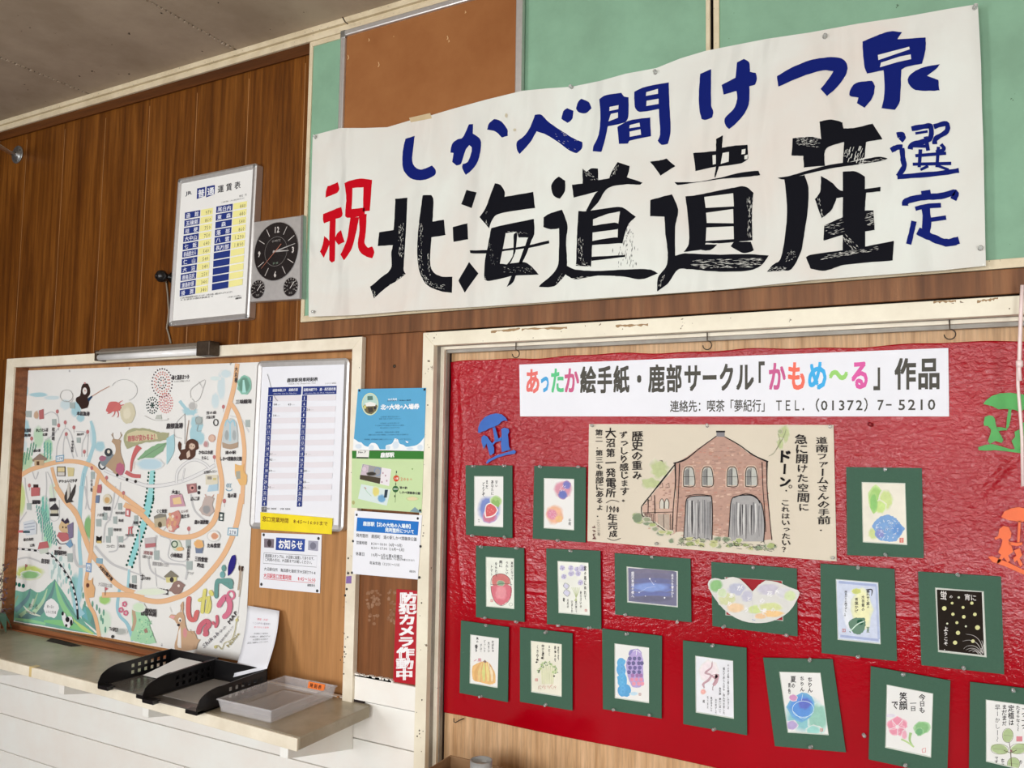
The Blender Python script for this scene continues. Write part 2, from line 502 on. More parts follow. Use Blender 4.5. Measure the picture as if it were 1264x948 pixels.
    def scribble(s, x0, y0, x1, y1, w, col, n=None):
        """one column of tiny brush writing too small to read"""
        L = math.hypot(x1-x0, y1-y0); n = n or max(2, int(L/(w*1.15))); s._l(); h0 = s.hold; s.hold = True
        for i in range(n):
            cx = x0+(x1-x0)*(i+0.5)/n; cy = y0+(y1-y0)*(i+0.5)/n
            for k in range(3):
                a = random.uniform(-0.4, 0.4)+(pi/2 if random.random() < 0.4 else 0); l = w*random.uniform(0.25, 0.5)
                ox, oy = random.uniform(-.2, .2)*w, random.uniform(-.3, .3)*w
                s.line([(cx+ox-cos(a)*l, cy+oy-sin(a)*l), (cx+ox+cos(a)*l, cy+oy+sin(a)*l)], w*random.uniform(.1, .2), col, False)
        s.hold = h0
    def build(s, name, parent, mat='ink', soft=0.0):
        if mat == 'water' and not soft: soft = .16
        if soft:
            s.col = [tuple(c[i]*(1-soft)+.70*soft for i in range(3))+(1,) if sum(c[:3]) > .25 else c for c in s.col]
        pw = wloc(parent)
        me = bpy.data.meshes.new(name)
        me.from_pydata([Vector(v)-pw for v in s.v], [], s.f)
        ca = me.color_attributes.new('Col', 'FLOAT_COLOR', 'CORNER')
        ca.data.foreach_set('color', [x for c in s.col for x in c])
        me.materials.append(M[mat])
        me.update()
        o = bpy.data.objects.new(name, me)
        o.parent = parent
        COL.objects.link(o)
        o['kind'] = 'stuff'
        return o

# ================================================================== SETTING
XL, XR, YB, ZC = -3.93, 2.3, -4.7, 3.135
def struct(name, mb, mat, parent=None, **k):
    o = mb.build(name, mat, parent, **k)
    if not parent: o['kind'] = 'structure'
    return o
struct('floor', MB().box(XL-.1, XR+.1, YB-.1, 0.2, -0.1, 0.0), M['floor'])
wl = struct('wall_left', MB().box(XL-.1, XL, YB, 0.2, 0, ZC), M['dark_plaster'])
struct('wall_right', MB().box(XR, XR+.1, YB, 0.2, 0, ZC), M['plaster'])
# back wall (behind the camera) with two windows and an added third opening
wins = [(-3.6, -2.5, 0.7, 2.62), (-1.3, 0.3, 1.08, 2.52), (1.1, 2.1, 0.2, 2.0)]  # the last opening is added to go with the low light
b = MB()
for xa, xb in zip([XL]+[w[1] for w in wins], [w[0] for w in wins]+[XR]): b.box(xa, xb, YB-.1, YB, 0, ZC)
for x0, x1, z0, z1 in wins:
    b.box(x0, x1, YB-.1, YB, 0, z0); b.box(x0, x1, YB-.1, YB, z1, ZC)
struct('wall_back', b, M['plaster'])
gm, gnt, gb = nmat('window_glass', 0.02)
gb.inputs['Base Color'].default_value = (0.95, 0.98, 0.97, 1); gb.inputs['Transmission Weight'].default_value = 1.0
for i, (x0, x1, z0, z1) in enumerate(wins):
    f = MB()
    n = 2
    for k in range(n+1):
        x = x0+(x1-x0)*k/n
        f.box(x-.02, x+.02, YB-.08, YB-.045, z0, z1)
    f.box(x0, x1, YB-.08, YB-.045, z0, z0+.04); f.box(x0, x1, YB-.08, YB-.045, z1-.04, z1)
    wo = struct('window_%d' % (i+5), f, M['alu'])
    MB().box(x0, x1, YB-.064, YB-.06, z0, z1).build('pane', gm, wo)

# ceiling: boards with open joints, a crumbly strip of filler in each joint
ce = struct('ceiling', MB().box(XL-.1, XR+.1, YB-.1, 0.2, ZC+.012, ZC+.1), M['dark_gap'])
jx = [-3.243+0.883*k for k in range(-1, 7)]
edges = [XL]+[x for x in jx if x > XL]+[XR]
for a, c in zip(edges[:-1], edges[1:]):
    for y0, y1 in ((YB, -2.6), (-2.594, 0.0)):
        MB().box(a+.004, c-.004, y0, y1, ZC, ZC+.012).build('panel', M['ceiling'], ce, bevel=.002)
for x in jx:
    if x < XL: continue
    t = MB(); y = -2.5
    while y < -0.04:
        t.box(x-.004+random.uniform(-.001, .001), x+.003+random.uniform(0, .004), y, y+random.uniform(.008, .016), ZC-.003-random.random()*.003, ZC+.006)
        y += .019
    o = t.build('joint_filler', M['ceiling'], ce); o['kind'] = 'stuff'

# front wall: backing, then every board of it
wf = struct('wall_front', MB().box(XL, XR, 0.09, 0.2, 0, ZC), M['dark_gap'])
gx = -3.714
xs = [XL]+[gx+0.2815*k for k in range(0, 7)]+[-1.99]
for a, c in zip(xs[:-1], xs[1:]):
    MB().box(a+.001, c-.001, 0, .02, 2.0, 3.07).build('board', M['wood_up'], wf, bevel=.0012)
# light bead lines in the grooves
g = MB()
for x in xs[1:-1]: g.box(x-.0012, x+.0012, .0005, .01, 2.0, 3.02)
g.build('groove_bead', M['ply_tan'], wf)
MB().box(-1.73, -1.47, 0, .02, .88, 2.02).build('board', M['wood_mid'], wf)
MB().box(XL, -3.76, 0, .02, .8, 2.0).build('board', M['wood_up'], wf)
# white horizontal siding below the windows
zs_ = [0.0, .045, .172, .296, .448, .574, .690, .812]
for a, c in zip(zs_[:-1], zs_[1:]):
    for x0, x1 in (((XL, -2.5), (-2.4985, -1.465)) if a < .4 else ((XL, -1.465),)):
        MB().box(x0+.001, x1-.001, 0, .02, a+.0022, c-.0006).build('siding_board', M['white_board'], wf, bevel=.0025)
    MB().box(-1.43, XR, 0, .02, a+.0022, min(c, .5)-.0006).build('siding_board', M['white_board'], wf, bevel=.0025) if a < .45 else None
MB().box(XL, -1.45, .0205, .09, 0, .8).build('backing', M['dark_gap'], wf)
MB().box(XL, XR, .021, .09, 2.0, ZC).build('backing', M['dark_gap'], wf)

# cornice, bands and casings
t = MB(); t.box(XL, XR, -.022, 0, ZC-.020, ZC); t.box(XL, XR, -.012, 0, ZC-.030, ZC-.0205); t.box(XL, XR, -.018, 0, 3.086, ZC-.0305)
struct('trim_1', t, M['cream_old'], bevel=.002)
struct('trim_2', MB().box(XL, -1.998, -.010, -.0005, 3.046, 3.0855), M['wood_dark'], bevel=.001)
struct('trim_3', MB().box(-1.998, XR, -.014, -.0005, 2.006, 2.064), M['wood_band'], bevel=.002)

def frame4(x0, x1, z0, z1, wl_, wr, wt, wb, y0, y1):
    """mitred frame as four prisms"""
    m = MB()
    o = [(x0, z0), (x1, z0), (x1, z1), (x0, z1)]
    i = [(x0+wl_, z0+wb), (x1-wr, z0+wb), (x1-wr, z1-wt), (x0+wl_, z1-wt)]
    g_ = .0005
    for k in range(4):
        j = (k+1) % 4
        m.hexa([(o[k][0], y0, o[k][1]), (o[j][0], y0, o[j][1]), (i[j][0], y0, i[j][1]), (i[k][0], y0, i[k][1])], (0, y1-y0, 0))
    return m
# left service window: casing, lining and the board that closes it
struct('window_3', frame4(-3.73, -1.712, .775, 2.0, .056, .041, .04, .012, -.022, .0), M['cream'], bevel=.0015)
w3 = bpy.data.objects['window_3']
ln = MB(); ln.box(-3.678, -3.670, -.0, .045, .80, 1.962); ln.box(-3.67, -1.753, -.0, .045, 1.961, 1.969); ln.box(-1.755, -1.747, -.0, .045, .8, 1.962)
ln.box(-3.700, -3.672, -.012, .0, .80, 1.968)
ln.build('lining', M['sill'], w3)
MB().box(-3.71, -1.745, .045, .06, .79, 1.97).build('closing_board', M['ply_tan'], w3)
MB().box(-3.67, -2.28, .018, .044, .812, .832).build('sill', M['sill'], w3, bevel=.002)
MB().box(-3.67, -2.28, .0, .044, .790, .813).build('sill', M['sill'], w3, bevel=.002)
# narrow panel between the windows: the rail under it
struct('trim_4', MB().box(-1.712, -1.466, -.012, -.0005, .817, .892), M['white_board'], bevel=.002)
# right recess: casing, inner track frame, plywood back
struct('window_4', frame4(-1.467, XR-.05, .50, 2.0, .042, .05, .043, .045, -.022, .0), M['cream_peel'], bevel=.0015)
w4 = bpy.data.objects['window_4']
jl = MB()
jl.box(-1.430, -1.424, 0, .018, .545, 1.958); jl.box(-1.43, XR-.1, 0, .018, 1.957, 1.963)
jl.build('lining', M['side_shade'], w4)
frame4(-1.427, XR-.09, .54, 1.960, .016, .05, .012, .03, .018, .03).build('inner_frame', M['cream'], w4)
frame4(-1.425, XR-.09, .54, 1.951, .016, .05, .013, .03, .032, .048).build('track', M['side_shade'], w4)
MB().box(-1.427, -1.409, .050, .066, .54, 1.95).build('shadow_gap', M['dark_gap'], w4)
for a, c in ((-1.409, -.52), (-.519, .38), (.381, XR-.1)):
    MB().box(a, c, .06, .07, .54, 1.955).build('plywood', M['ply_pale'], w4)
# the posts of the narrow panel are the casings; deep chips of missing paint on them
chips = Ink(-.0222, (0, 0, 1), .00003)
for cx, cy, sp, n in ((425, 815, 4, 16), (426, 795, 4, 10), (518, 905, 4, 9), (424, 740, 3, 4), (520, 750, 4, 5), (523, 660, 4, 5), (517, 880, 3, 4), (429, 690, 2, 3), (428, 703, 2, 3)):
    for _ in range(int(n*.6)):
        x, y = cx+random.gauss(0, sp*.6), cy+random.gauss(0, sp*2.2); r = random.uniform(.3, 1.0)
        chips.ell(x, y, r, r*1.3, C(74,62,48), 7)
chips.build('chipped_spot', w3)
pe = Ink(-.0222, (0, 0, 1), .00003)
for x0, y0, x1, y1 in ((606, 409, 642, 405), (644, 406, 700, 403.5), (760, 402, 800, 400), (1152, 372, 1180, 371), (1206, 371.5, 1232, 368)):
    top = [(x0+(x1-x0)*i/14, y0+(y1-y0)*i/14-random.uniform(0, 1.2)) for i in range(15)]
    bot = [(x0+(x1-x0)*i/14, y0+(y1-y0)*i/14+random.uniform(.5, 3)) for i in range(14, -1, -1)]
    pe.poly(top+bot, C(156,128,92))
for x, y in ((536, 417), (1246, 381), (530, 446), (528, 500), (519, 520), (521, 560), (517, 590), (520, 610)): pe.ell(x, y, .9, .9, C(96,80,58), 7)
pe.build('peeled_paint', w4)

# cable hooks on the head of the recess
for i, (x, y) in enumerate(((637, 420), (873, 405), (1172, 392))):
    p = P(x, y, .012); r = .012
    h = MB(); pts = [(p.x, .012, 1.957), (p.x, .012, 1.957-.02)]+[(p.x+r*sin(a), .012, 1.957-.034+r*cos(a)) for a in [k*pi/8 for k in range(0, 13)]]
    h.tube(pts, .0016, 6)
    tag(h.build('cup_hook', M['rust']), 'small dark wire hook in the frame above the %s end of the white title strip' % ('left', 'middle', 'right')[i] if i != 1 else 'small dark wire hook above the middle of the white title strip', 'hook', 'wire hooks round the red sheet')
p = P(566, 889, .05)
h = MB(); h.tube([(p.x+.016, .056, p.z+.006), (p.x+.006, .045, p.z+.002), (p.x-.006, .042, p.z-.006), (p.x-.012, .042, p.z-.004), (p.x-.012, .042, p.z+.006)], .0016, 6)
tag(h.build('cup_hook', M['rust']), 'small dark bent hook under the lower left corner of the red sheet', 'hook', 'wire hooks round the red sheet')

# ================================================================== GREEN BOARDS above
def green(x0, x1, lab):
    r = empty('green_board', (x0, -.001, 2.066), lab, 'wall board', 'pale green boards above the windows')
    MB().box(x0+.012, x1-.005, -.008, -.001, 2.085, 3.075).build('panel', M['green_board'], r)
    frame4(x0, x1, 2.066, 3.0855, .016, .012, .018, .022, -.0128, -.001).build('frame', M['cream_old'], r, bevel=.0015)
    return r
gb1 = green(-1.996, -.547, 'pale green wall board with cream frame, left one, carrying the brown board')
gb2 = green(-.538, XR-.02, 'pale green wall board with cream frame, right one, behind the right half of the banner')

# brown pin board in an aluminium frame
r = empty('pin_board', (-1.86, -.013, 2.5), 'brown pin board in a grey aluminium frame above the left end of the banner', 'pin board')
x0 = P(419, 110, -.03).x; x1 = P(645, 60, -.03).x; z1 = P(500, 16, -.03).z
MB().box(x0+.01, x1-.01, -.024, -.0132, 2.46, z1-.005).build('board_face', M['cork_brown'], r)
frame4(x0, x1, 2.45, z1, .021, .024, .021, .021, -.034, -.0132).build('frame', M['alu_light'], r, bevel=.004)
for cx in (x0, x1):
    s = 1 if cx == x0 else -1
    MB().box(cx-.001*s, cx+.022*s, -.0348, -.0132, z1-.03, z1+.001).build('corner_cap', M['steel'], r, bevel=.004)
m_ = Ink(-.0242, (370, 0, 2.94), .00003)
for x, y, l in ((285, 225, 18), (250, 140, 10), (535, 130, 14), (540, 145, 8), (175, 200, 16), (600, 40, 8)):
    m_.line([(x, y), (x+3, y+l*.6), (x-1, y+l)], 2.5, C(206,170,124), True)
m_.build('scratch', r)

# small dark hooks of wire above the brown board
p = P(426, 27, -.05)
h = MB(); h.tube([(p.x-.012, -.05, p.z+.02), (p.x, -.05, p.z), (p.x+.012, -.05, p.z-.01)], .0022, 6)
tag(h.build('wire_clip', M['rust']), 'short dark wire clip on the cornice at the corner of the brown board', 'clip')

# ================================================================== COUNTER SHELF
ZS = .81
r = empty('counter_shelf', (-2.8, 0, ZS-.04), 'worn cream counter shelf on brackets below the map', 'shelf')
s = MB()
xr = -1.64
fr = [(XL+.02, -.275), (-3.195, -.287), (-2.547, -.300), (xr+.002, -.342), (xr, -.02), (-1.675, .0), (XL+.02, .0)]
s.hexa([(x, y, ZS) for x, y in fr], (0, 0, -.036))
s.build('shelf_top', M['shelf_paint'], r, bevel=.004)
s = MB(); s.hexa([(XL+.02, -.275, ZS-.001), (-3.195, -.287, ZS-.001), (-2.547, -.300, ZS-.001), (xr, -.342, ZS-.001), (xr, -.350, ZS-.001), (-2.547, -.308, ZS-.001), (-3.195, -.295, ZS-.001), (XL+.02, -.283, ZS-.001)], (0, 0, -.036))
s.build('front_edge', M['cream'], r, bevel=.002)
for x, yf, zf, zw in ((-3.40, -.215, .700, .652), (-2.920, -.215, .700, .652), (-2.44, -.225, .700, .652), (-1.735, -.300, .722, .656)):
    w_ = .032
    g_ = MB()
    prof = [(yf, ZS-.036), (yf, zf), (-.002, zw), (-.002, ZS-.036)]
    g_.hexa([(x-w_/2, y, z) for y, z in prof], (w_, 0, 0))
    g_.build('bracket', M['white_board'], r, bevel=.002)
# dark slot at the back of the shelf, and a faded strip of tape on its edge
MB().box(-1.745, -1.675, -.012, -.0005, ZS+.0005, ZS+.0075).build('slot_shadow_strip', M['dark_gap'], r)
a, b2 = PZ(57, 791, ZS), PZ(100, 797, ZS)
MB().hexa([PZ(57, 791, ZS+.0012), PZ(64, 787, ZS+.0012), PZ(101, 797, ZS+.0012), PZ(88, 798, ZS+.0012)], (0, 0, -.001)).build('mouth_slot_shade', M['dark_gap'], r)  # flat dark patch, its colour stands for the shade in the mouth slot
tp = MB()
q = PZ(45, 822, ZS).x
tp.box(q-.012, q+.016, -.2985, -.275, ZS, ZS+.0008); tp.box(q-.014, q+.012, -.2995, -.2975, ZS-.036, ZS)
tp.build('yellowed_tape', plain('yellowed_tape', C(208,184,128), .3), r)
q = P(520, 900, -.02)

# ================================================================== LETTER TRAYS
def letter_tray(x0, x1, yf, lab):
    r = empty('letter_tray', ((x0+x1)/2, yf+.15, ZS), lab, 'letter tray', 'black letter trays on the shelf')
    th = .003; yb = yf+.29; H = .072
    def prof(y):
        u = (y-yf)/(yb-yf)
        if u < .30: return .022+(H-.022)*math.sqrt(max(0, 1-(1-u/.30)**2))*0.93
        return H*(.93+.07*min(1, (u-.30)/.5))
    for x in (x0, x1-th):
        ys = [yf+(yb-yf)*k/30 for k in range(31)]
        # side wall as strips of quads with two rows of square holes
        holes = []
        for k in range(6):
            hy = yf+.125+k*.026
            holes.append((hy, hy+.013))
        cuts = sorted(set([round(y, 5) for y in ys]+[round(v, 5) for h in holes for v in h]))
        mb = MB()
        def col(ya, yb_, za, zb_a, zb_b):
            mb.hexa([(x, ya, ZS+za), (x, yb_, ZS+za), (x, yb_, ZS+zb_b), (x, ya, ZS+zb_a)], (th, 0, 0))
        for ya, yc in zip(cuts[:-1], cuts[1:]):
            mid = (ya+yc)/2
            inh = any(h0 < mid < h1 for h0, h1 in holes)
            if inh:
                col(ya, yc, .004, .020, .020); col(ya, yc, .032, .042, .042); col(ya, yc, .054, prof(ya), prof(yc))
            else: col(ya, yc, .004, prof(ya), prof(yc))
        mb.build('side_wall', M['black_gloss'], r)
    MB().box(x0, x1, yb-th, yb, ZS+.004, ZS+H).build('back_wall', M['black_gloss'], r)
    MB().box(x0, x1, yf+.02, yb, ZS+.004, ZS+.008).build('tray_floor', M['smoke'], r)
    for xa, xb in ((x0, x0+.052), (x1-.052, x1)):
        f_ = MB(); f_.box(xa, xb, yf, yf+.03, ZS+.0005, ZS+.013); f_.build('foot', M['black_gloss'], r, bevel=.002)
    for xa in (x0, x1-.03): MB().box(xa, xa+.03, yb-.03, yb-.002, ZS+.0005, ZS+.004).build('foot', M['black_gloss'], r)
    return r
M['smoke'] = plain('smoky_grey_sheet', C(92,88,82), .22, .6)
letter_tray(-2.530, -2.285, -.345, 'left black plastic letter tray on the shelf with a white sheet inside')
letter_tray(-2.280, -2.030, -.365, 'right black plastic letter tray on the shelf beside the clear tray')
# sheet of paper slanting in the left tray
a = [PZ(208, 823.5, ZS+.02), PZ(230, 808, ZS+.03), PZ(263, 815.5, ZS+.03), PZ(222, 828.5, ZS+.02)]
s = MB(); s.hexa([(-2.505, -.19, ZS+.012), (-2.30, -.19, ZS+.012), (-2.295, -.066, ZS+.05), (-2.47, -.066, ZS+.05)], (0, .002, -.0012))
tag(s.build('paper_sheet', M['paper']), 'white paper sheet leaning inside the left black letter tray', 'paper')
s = MB(); s.hexa([(-2.265, -.30, ZS+.0090), (-2.05, -.30, ZS+.0090), (-2.05, -.09, ZS+.0105), (-2.265, -.09, ZS+.0105)], (0, 0, -.0008))
tag(s.build('paper_sheet', plain('grey_sheet', C(150,146,140), .3)), 'grey sheet lying flat in the right black letter tray', 'paper')

# leaning leaflet: stands in the right tray, rests on the wall
tl, tr_, br, bl = P(305.7, 747.5, .02), P(345, 754, .02), P(329.5, 825.5, -.085), P(288, 836, -.085)
bl.z = max(bl.z, ZS+.012); 
s = MB()
N = 8
def lerp(a, b, t): return a+(b-a)*t
vs = []; fs = []
for j in range(N+1):
    v = j/N; bow = Vector((0, .012*sin(pi*v), 0))
    for i in range(N+1):
        vs.append(lerp(lerp(tl, tr_, i/N), lerp(bl, br, i/N), v)+bow*1.0)
for j in range(N):
    for i in range(N):
        a0 = j*(N+1)+i; fs.append((a0, a0+N+1, a0+N+2, a0+1))
s.add(vs, fs, True)
leaf = s.build('leaflet', M['paper_cool'])
sd = leaf.modifiers.new('thick', 'SOLIDIFY'); sd.thickness = .0006; sd.offset = 1
tag(leaf, 'white printed leaflet standing in the right letter tray and leaning on the board', 'leaflet')
def leafpt(u, v, l=.0012):
    p = lerp(lerp(tl, tr_, u), lerp(bl, br, u), v)+Vector((0, .012*sin(pi*v), 0))
    return p+Vector((0, -l, l*.4))
class LeafInk(Ink):
    def w(s, x, y, lift=0): return tuple(leafpt(x, y, .0010+lift))
li = LeafInk(0)
for v0, u0, u1, h, c, t in ((.17, .30, .72, .035, C(214,60,90), '〈鹿部・大沼〉'), (.235, .22, .80, .04, C(120,110,130), '！このチラシ配布中！'), (.30, .28, .74, .03, C(214,70,96), 'ありがとう記念'),
     (.40, .30, .74, .028, C(70,70,80), '大沼駅にて発売中'), (.445, .20, .82, .03, C(60,60,70), '大沼駅より、鹿部町までの'), (.49, .30, .78, .03, C(60,60,70), '大沼駅から記念の'), (.535, .16, .84, .03, C(60,60,70), '記念入場券もございます。')):
    li.text(t, (u0, v0), (u1, v0), (u0, v0+h), c)
li.build('printed_text', leaf)

# clear tray
r = empty('plastic_tray', (-1.893, -.16, ZS), 'low cloudy clear plastic tray with an orange label on the right end of the shelf', 'tray')
X0, X1, Y0, Y1 = -2.005, -1.782, -.308, -.018
t = MB(); zt, zb = ZS+.041, ZS+.002; ti = .008
to = [(X0, Y0), (X1, Y0), (X1, Y1), (X0, Y1)]; bo = [(X0+ti, Y0+ti), (X1-ti, Y0+ti), (X1-ti, Y1-ti), (X0+ti, Y1-ti)]
th = .0025
ti_ = [(X0+th, Y0+th), (X1-th, Y0+th), (X1-th, Y1-th), (X0+th, Y1-th)]; bi = [(x+(th if x < -1.9 else -th), y+(th if y < -.16 else -th)) for x, y in bo]
vs = [(x, y, zt) for x, y in to]+[(x, y, zb) for x, y in bo]+[(x, y, zt) for x, y in ti_]+[(x, y, zb+th) for x, y in bi]
fs = [(4, 7, 6, 5), (12, 13, 14, 15)]
for k in range(4):
    j = (k+1) % 4
    fs += [(k, 4+k, 4+j, j), (8+k, 8+j, 12+j, 12+k), (k, j, 8+j, 8+k)]
t.add(vs, fs); t.build('tray_body', M['tray'], r)
frame_ = MB()
for (xa, xb, ya, yb) in ((X0-.003, X1+.003, Y0-.003, Y0+.002), (X0-.003, X1+.003, Y1-.002, Y1+.003), (X0-.003, X0+.002, Y0+.002, Y1-.002), (X1-.002, X1+.003, Y0+.002, Y1-.002)):
    frame_.box(xa, xb, ya, yb, zt-.003, zt+.001)
frame_.build('rim', M['tray'], r)
MB().box(X0+.03, X1-.03, Y0+.04, Y1-.035, zb+.0028, zb+.005).build('inner_step', M['tray'], r)
lb = MB(); lb.hexa([(-1.895, Y1-.006, zt-.001), (-1.825, Y1-.006, zt-.001), (-1.825, Y1-.010, zt-.021), (-1.895, Y1-.010, zt-.021)], (0, .0015, 0))
lo = lb.build('label_sticker', plain('orange_label', C(250,120,40), .5), r); lo['label'] = 'orange sticker with three dark characters'
class LabInk(Ink):
    def w(s, x, y, lift=0):
        return (-1.895+.07*x, Y1-.0062-.004*y-lift-.0002, zt-.001-.020*y)
l2 = LabInk(0); l2.text('時刻表', (.12, .15), (.88, .15), (.12, .85), C(60,20,10), .02, space=.25); l2.build('lettering', lo)
# something small and tan in the corner of the shelf
s = MB(); s.lathe(P(417, 861, -.004)-Vector((0, 0, .006)), (0, 0, 1), [(.004, 0), (.006, .003), (.005, .008), (.002, .011)], 10)
tag(s.build('eraser_crumb', M['ply_tan']), 'tiny tan knob on the shelf at the foot of the white post', 'knob')

# ================================================================== THE BANNER
YBN = -.040
ban = [(386,169),(390,166),(420,158),(450,158),(478,157),(505,149),(533,142),(560,134),(600,123),(645,112),(676,109),(706,107),(740,100),(772,91),(810,84),(840,72),(870,63),(905,56),(946,48),(1000,40),(1060,29),(1120,20),(1170,11),(1207,5),
       (1209,40),(1211,80),(1212,130),(1214,180),(1215,240),(1216,290),(1217,328),
       (1160,334),(1080,340),(1000,346),(900,357),(800,364),(700,371),(600,378),(500,384),(440,389),(381,391),(381,350),(382,300),(384,240),(385,200)]
mb = MB(); mb.hexa([P(x, y, YBN) for x, y in ban], (0, .0012, 0))
banner = mb.build('cloth_banner', M['cloth'])
tag(banner, 'long white cloth banner with big black, blue and red brush lettering', 'banner')
BLK, BLU, RED, CLO = C(14,15,22), C(14,28,104), C(186,6,26), C(214,214,206)
k = Ink(YBN, (380, 200, 4.99)); k.hinc = 0
def dry(cr, pts, wd, col=CLO, n=20, spread=.4, lmin=6, lmax=22):
    """split-brush marks: slivers of bare cloth along a stroke"""
    k.crop(*cr); k._l(); k.hold = True
    for _ in range(n):
        i = random.randrange(len(pts)-1); t = random.random()
        (ax, ay), (bx, by) = pts[i], pts[i+1]
        L = math.hypot(bx-ax, by-ay) or 1
        ux, uy = (bx-ax)/L, (by-ay)/L
        o = random.uniform(-spread, spread)*wd
        cx, cy = ax+(bx-ax)*t-uy*o, ay+(by-ay)*t+ux*o
        l = random.uniform(lmin, lmax)/2; h = random.uniform(.6, 1.6)
        k.poly([(cx-ux*l, cy-uy*l), (cx-uy*h, cy+ux*h), (cx+ux*l, cy+uy*l), (cx+uy*h, cy-ux*h)], col)
    k.hold = False
A1 = (380, 200, 4.99)
k.crop(*A1)
for p_ in ([(120,150),(150,140),(185,124),(194,165),(182,188),(108,220),(112,180)],
           [(95,320),(145,300),(180,285),(206,278),(214,318),(205,340),(170,350),(100,378),(93,350)],
           [(135,340),(172,340),(166,610),(150,620),(132,604)],
           [(100,455),(126,478),(136,500),(98,590),(74,552),(92,510)],
           [(204,420),(226,492),(188,510),(166,480),(180,440)],
           [(225,130),(270,112),(330,102),(396,110),(382,300),(340,306),(342,156),(276,160),(270,290),(350,280),(350,330),(245,345),(230,330),(236,220)],
           [(262,340),(316,340),(300,420),(272,530),(222,606),(200,570),(240,480)],
           [(312,320),(362,320),(358,420),(350,500),(370,528),(396,520),(410,556),(396,594),(352,578),(318,548),(308,500),(318,420)]):
    k.poly(p_, RED, True, .9)
for p_ in ([(538,226),(614,220),(606,400),(596,560),(590,668),(603,688),(560,724),(480,775),(408,840),(384,768),(450,712),(512,656),(514,560),(524,512),(430,518),(440,432),(528,418),(536,300)],
           [(708,204),(760,204),(774,230),(768,366),(838,356),(848,450),(762,464),(754,560),(756,640),(780,684),(830,706),(890,706),(888,806),(820,796),(750,768),(706,720),(680,640),(674,540),(680,420),(694,300)]):
    k.poly(p_, BLK, True, .9)
dry(A1, [(575,380),(572,580)], 40, n=60); dry(A1, [(700,380),(690,560),(700,690),(760,760),(850,770)], 34, n=120, lmin=4, lmax=16); dry(A1, [(740,560),(748,700)], 16, n=20); dry(A1, [(400,780),(410,840)], 30, n=16); dry(A1, [(600,688),(480,780)], 10, n=14)
A2 = (480, 90, 5.267); k.crop(*A2)
for p_ in ([(108,428),(168,410),(160,480),(152,560),(162,600),(200,628),(250,616),(280,602),(304,630),(300,662),(250,690),(195,698),(140,684),(100,640),(88,590),(92,500)],
           [(520,335),(548,332),(546,395),(590,425),(600,470),(584,560),(550,620),(500,664),(478,620),(480,592),(512,580),(536,520),(540,484),(524,470),(500,500),(470,590),(440,602),(412,580),(420,520),(400,518),(410,465),(440,435),(480,420)],
           [(684,300),(726,312),(770,366),(772,410),(734,420),(706,390),(680,376),(640,370),(650,330)],
           [(950,272),(990,272),(1040,320),(1120,375),(1200,425),(1258,450),(1256,490),(1222,522),(1180,508),(1100,450),(1020,400),(960,380),(920,450),(850,528),(834,500),(832,450),(880,410),(920,350)],
           [(1160,230),(1200,246),(1192,300),(1162,325),(1122,300),(1134,250)],
           [(1250,168),(1300,190),(1318,230),(1280,262),(1234,256),(1216,232),(1230,190)]):
    k.poly(p_, BLU, True, .8)
dry(A2, [(1080,400),(1230,480)], 80, n=14, spread=.5)
A3 = (540, 200, 5.58); k.crop(*A3)
for p_ in ([(200,192),(270,210),(236,318),(164,290)], [(106,448),(206,422),(212,532),(110,550)], [(218,688),(282,768),(188,900),(144,818)],
           [(396,146),(436,160),(464,206),(462,240),(660,206),(672,318),(410,362),(356,456),(290,380),(330,320),(360,240)],
           [(370,455),(440,438),(664,392),(668,490),(648,540),(610,640),(580,700),(558,700),(610,560),(624,520),(560,520),(546,480),(470,490),(462,540),(430,700),(480,705),(520,640),(526,500),(546,480),(550,500),(536,620),(500,700),(600,690),(650,722),(698,776),(540,782),(520,830),(478,860),(500,810),(510,785),(356,820),(322,808),(326,690),(345,590)],
           [(222,608),(300,608),(440,600),(560,585),(640,570),(768,540),(770,560),(640,590),(500,608),(330,630),(226,628)]):
    k.poly(p_, BLK, True, .9)
dry(A3, [(320,290),(340,440)], 40, n=14); dry(A3, [(450,740),(660,750)], 50, n=46, lmin=3, lmax=9); dry(A3, [(370,560),(400,720)], 60, n=24, lmin=3, lmax=8); dry(A3, [(300,770),(340,810)], 20, n=8); dry(A3, [(480,470),(620,500)], 24, n=20, lmin=4, lmax=12)
A4 = (650, 180, 4.988); k.crop(*A4)
for p_ in ([(200,190),(238,216),(236,280),(204,326),(166,306),(152,250),(172,210)],
           [(106,440),(140,418),(218,394),(252,490),(244,580),(248,680),(250,740),(300,762),(420,770),(560,764),(700,758),(768,764),(808,786),(706,822),(600,806),(440,800),(300,822),(240,792),(170,864),(76,868),(90,850),(150,800),(192,740),(200,620),(200,508),(150,514),(104,500)],
           [(280,240),(346,232),(344,140),(372,160),(398,140),(440,140),(442,212),(510,200),(520,170),(560,100),(634,124),(632,150),(618,194),(714,226),(700,240),(610,238),(500,262),(440,350),(384,408),(366,400),(420,300),(440,280),(290,320)],
           [(320,400),(360,404),(560,376),(600,384),(674,438),(630,480),(600,560),(592,600),(560,600),(566,470),(576,404),(500,420),(410,452),(404,600),(400,706),(396,744),(304,738),(308,640),(312,520)],
           [(400,494),(540,472),(566,480),(562,514),(402,534)], [(402,586),(540,564),(590,566),(588,598),(400,612)], [(400,684),(610,672),(606,684),(400,708)]):
    k.poly(p_, BLK, True, .9)
k._l(); k.hold = True
for _ in range(80):
    x = random.gauss(612, 26); y = random.uniform(480, 745); l = random.uniform(4, 16); h = random.uniform(.8, 2.4)
    k.poly([(x-h, y), (x+l*.1, y-l), (x+h, y), (x, y+l)], BLK)
k.hold = False
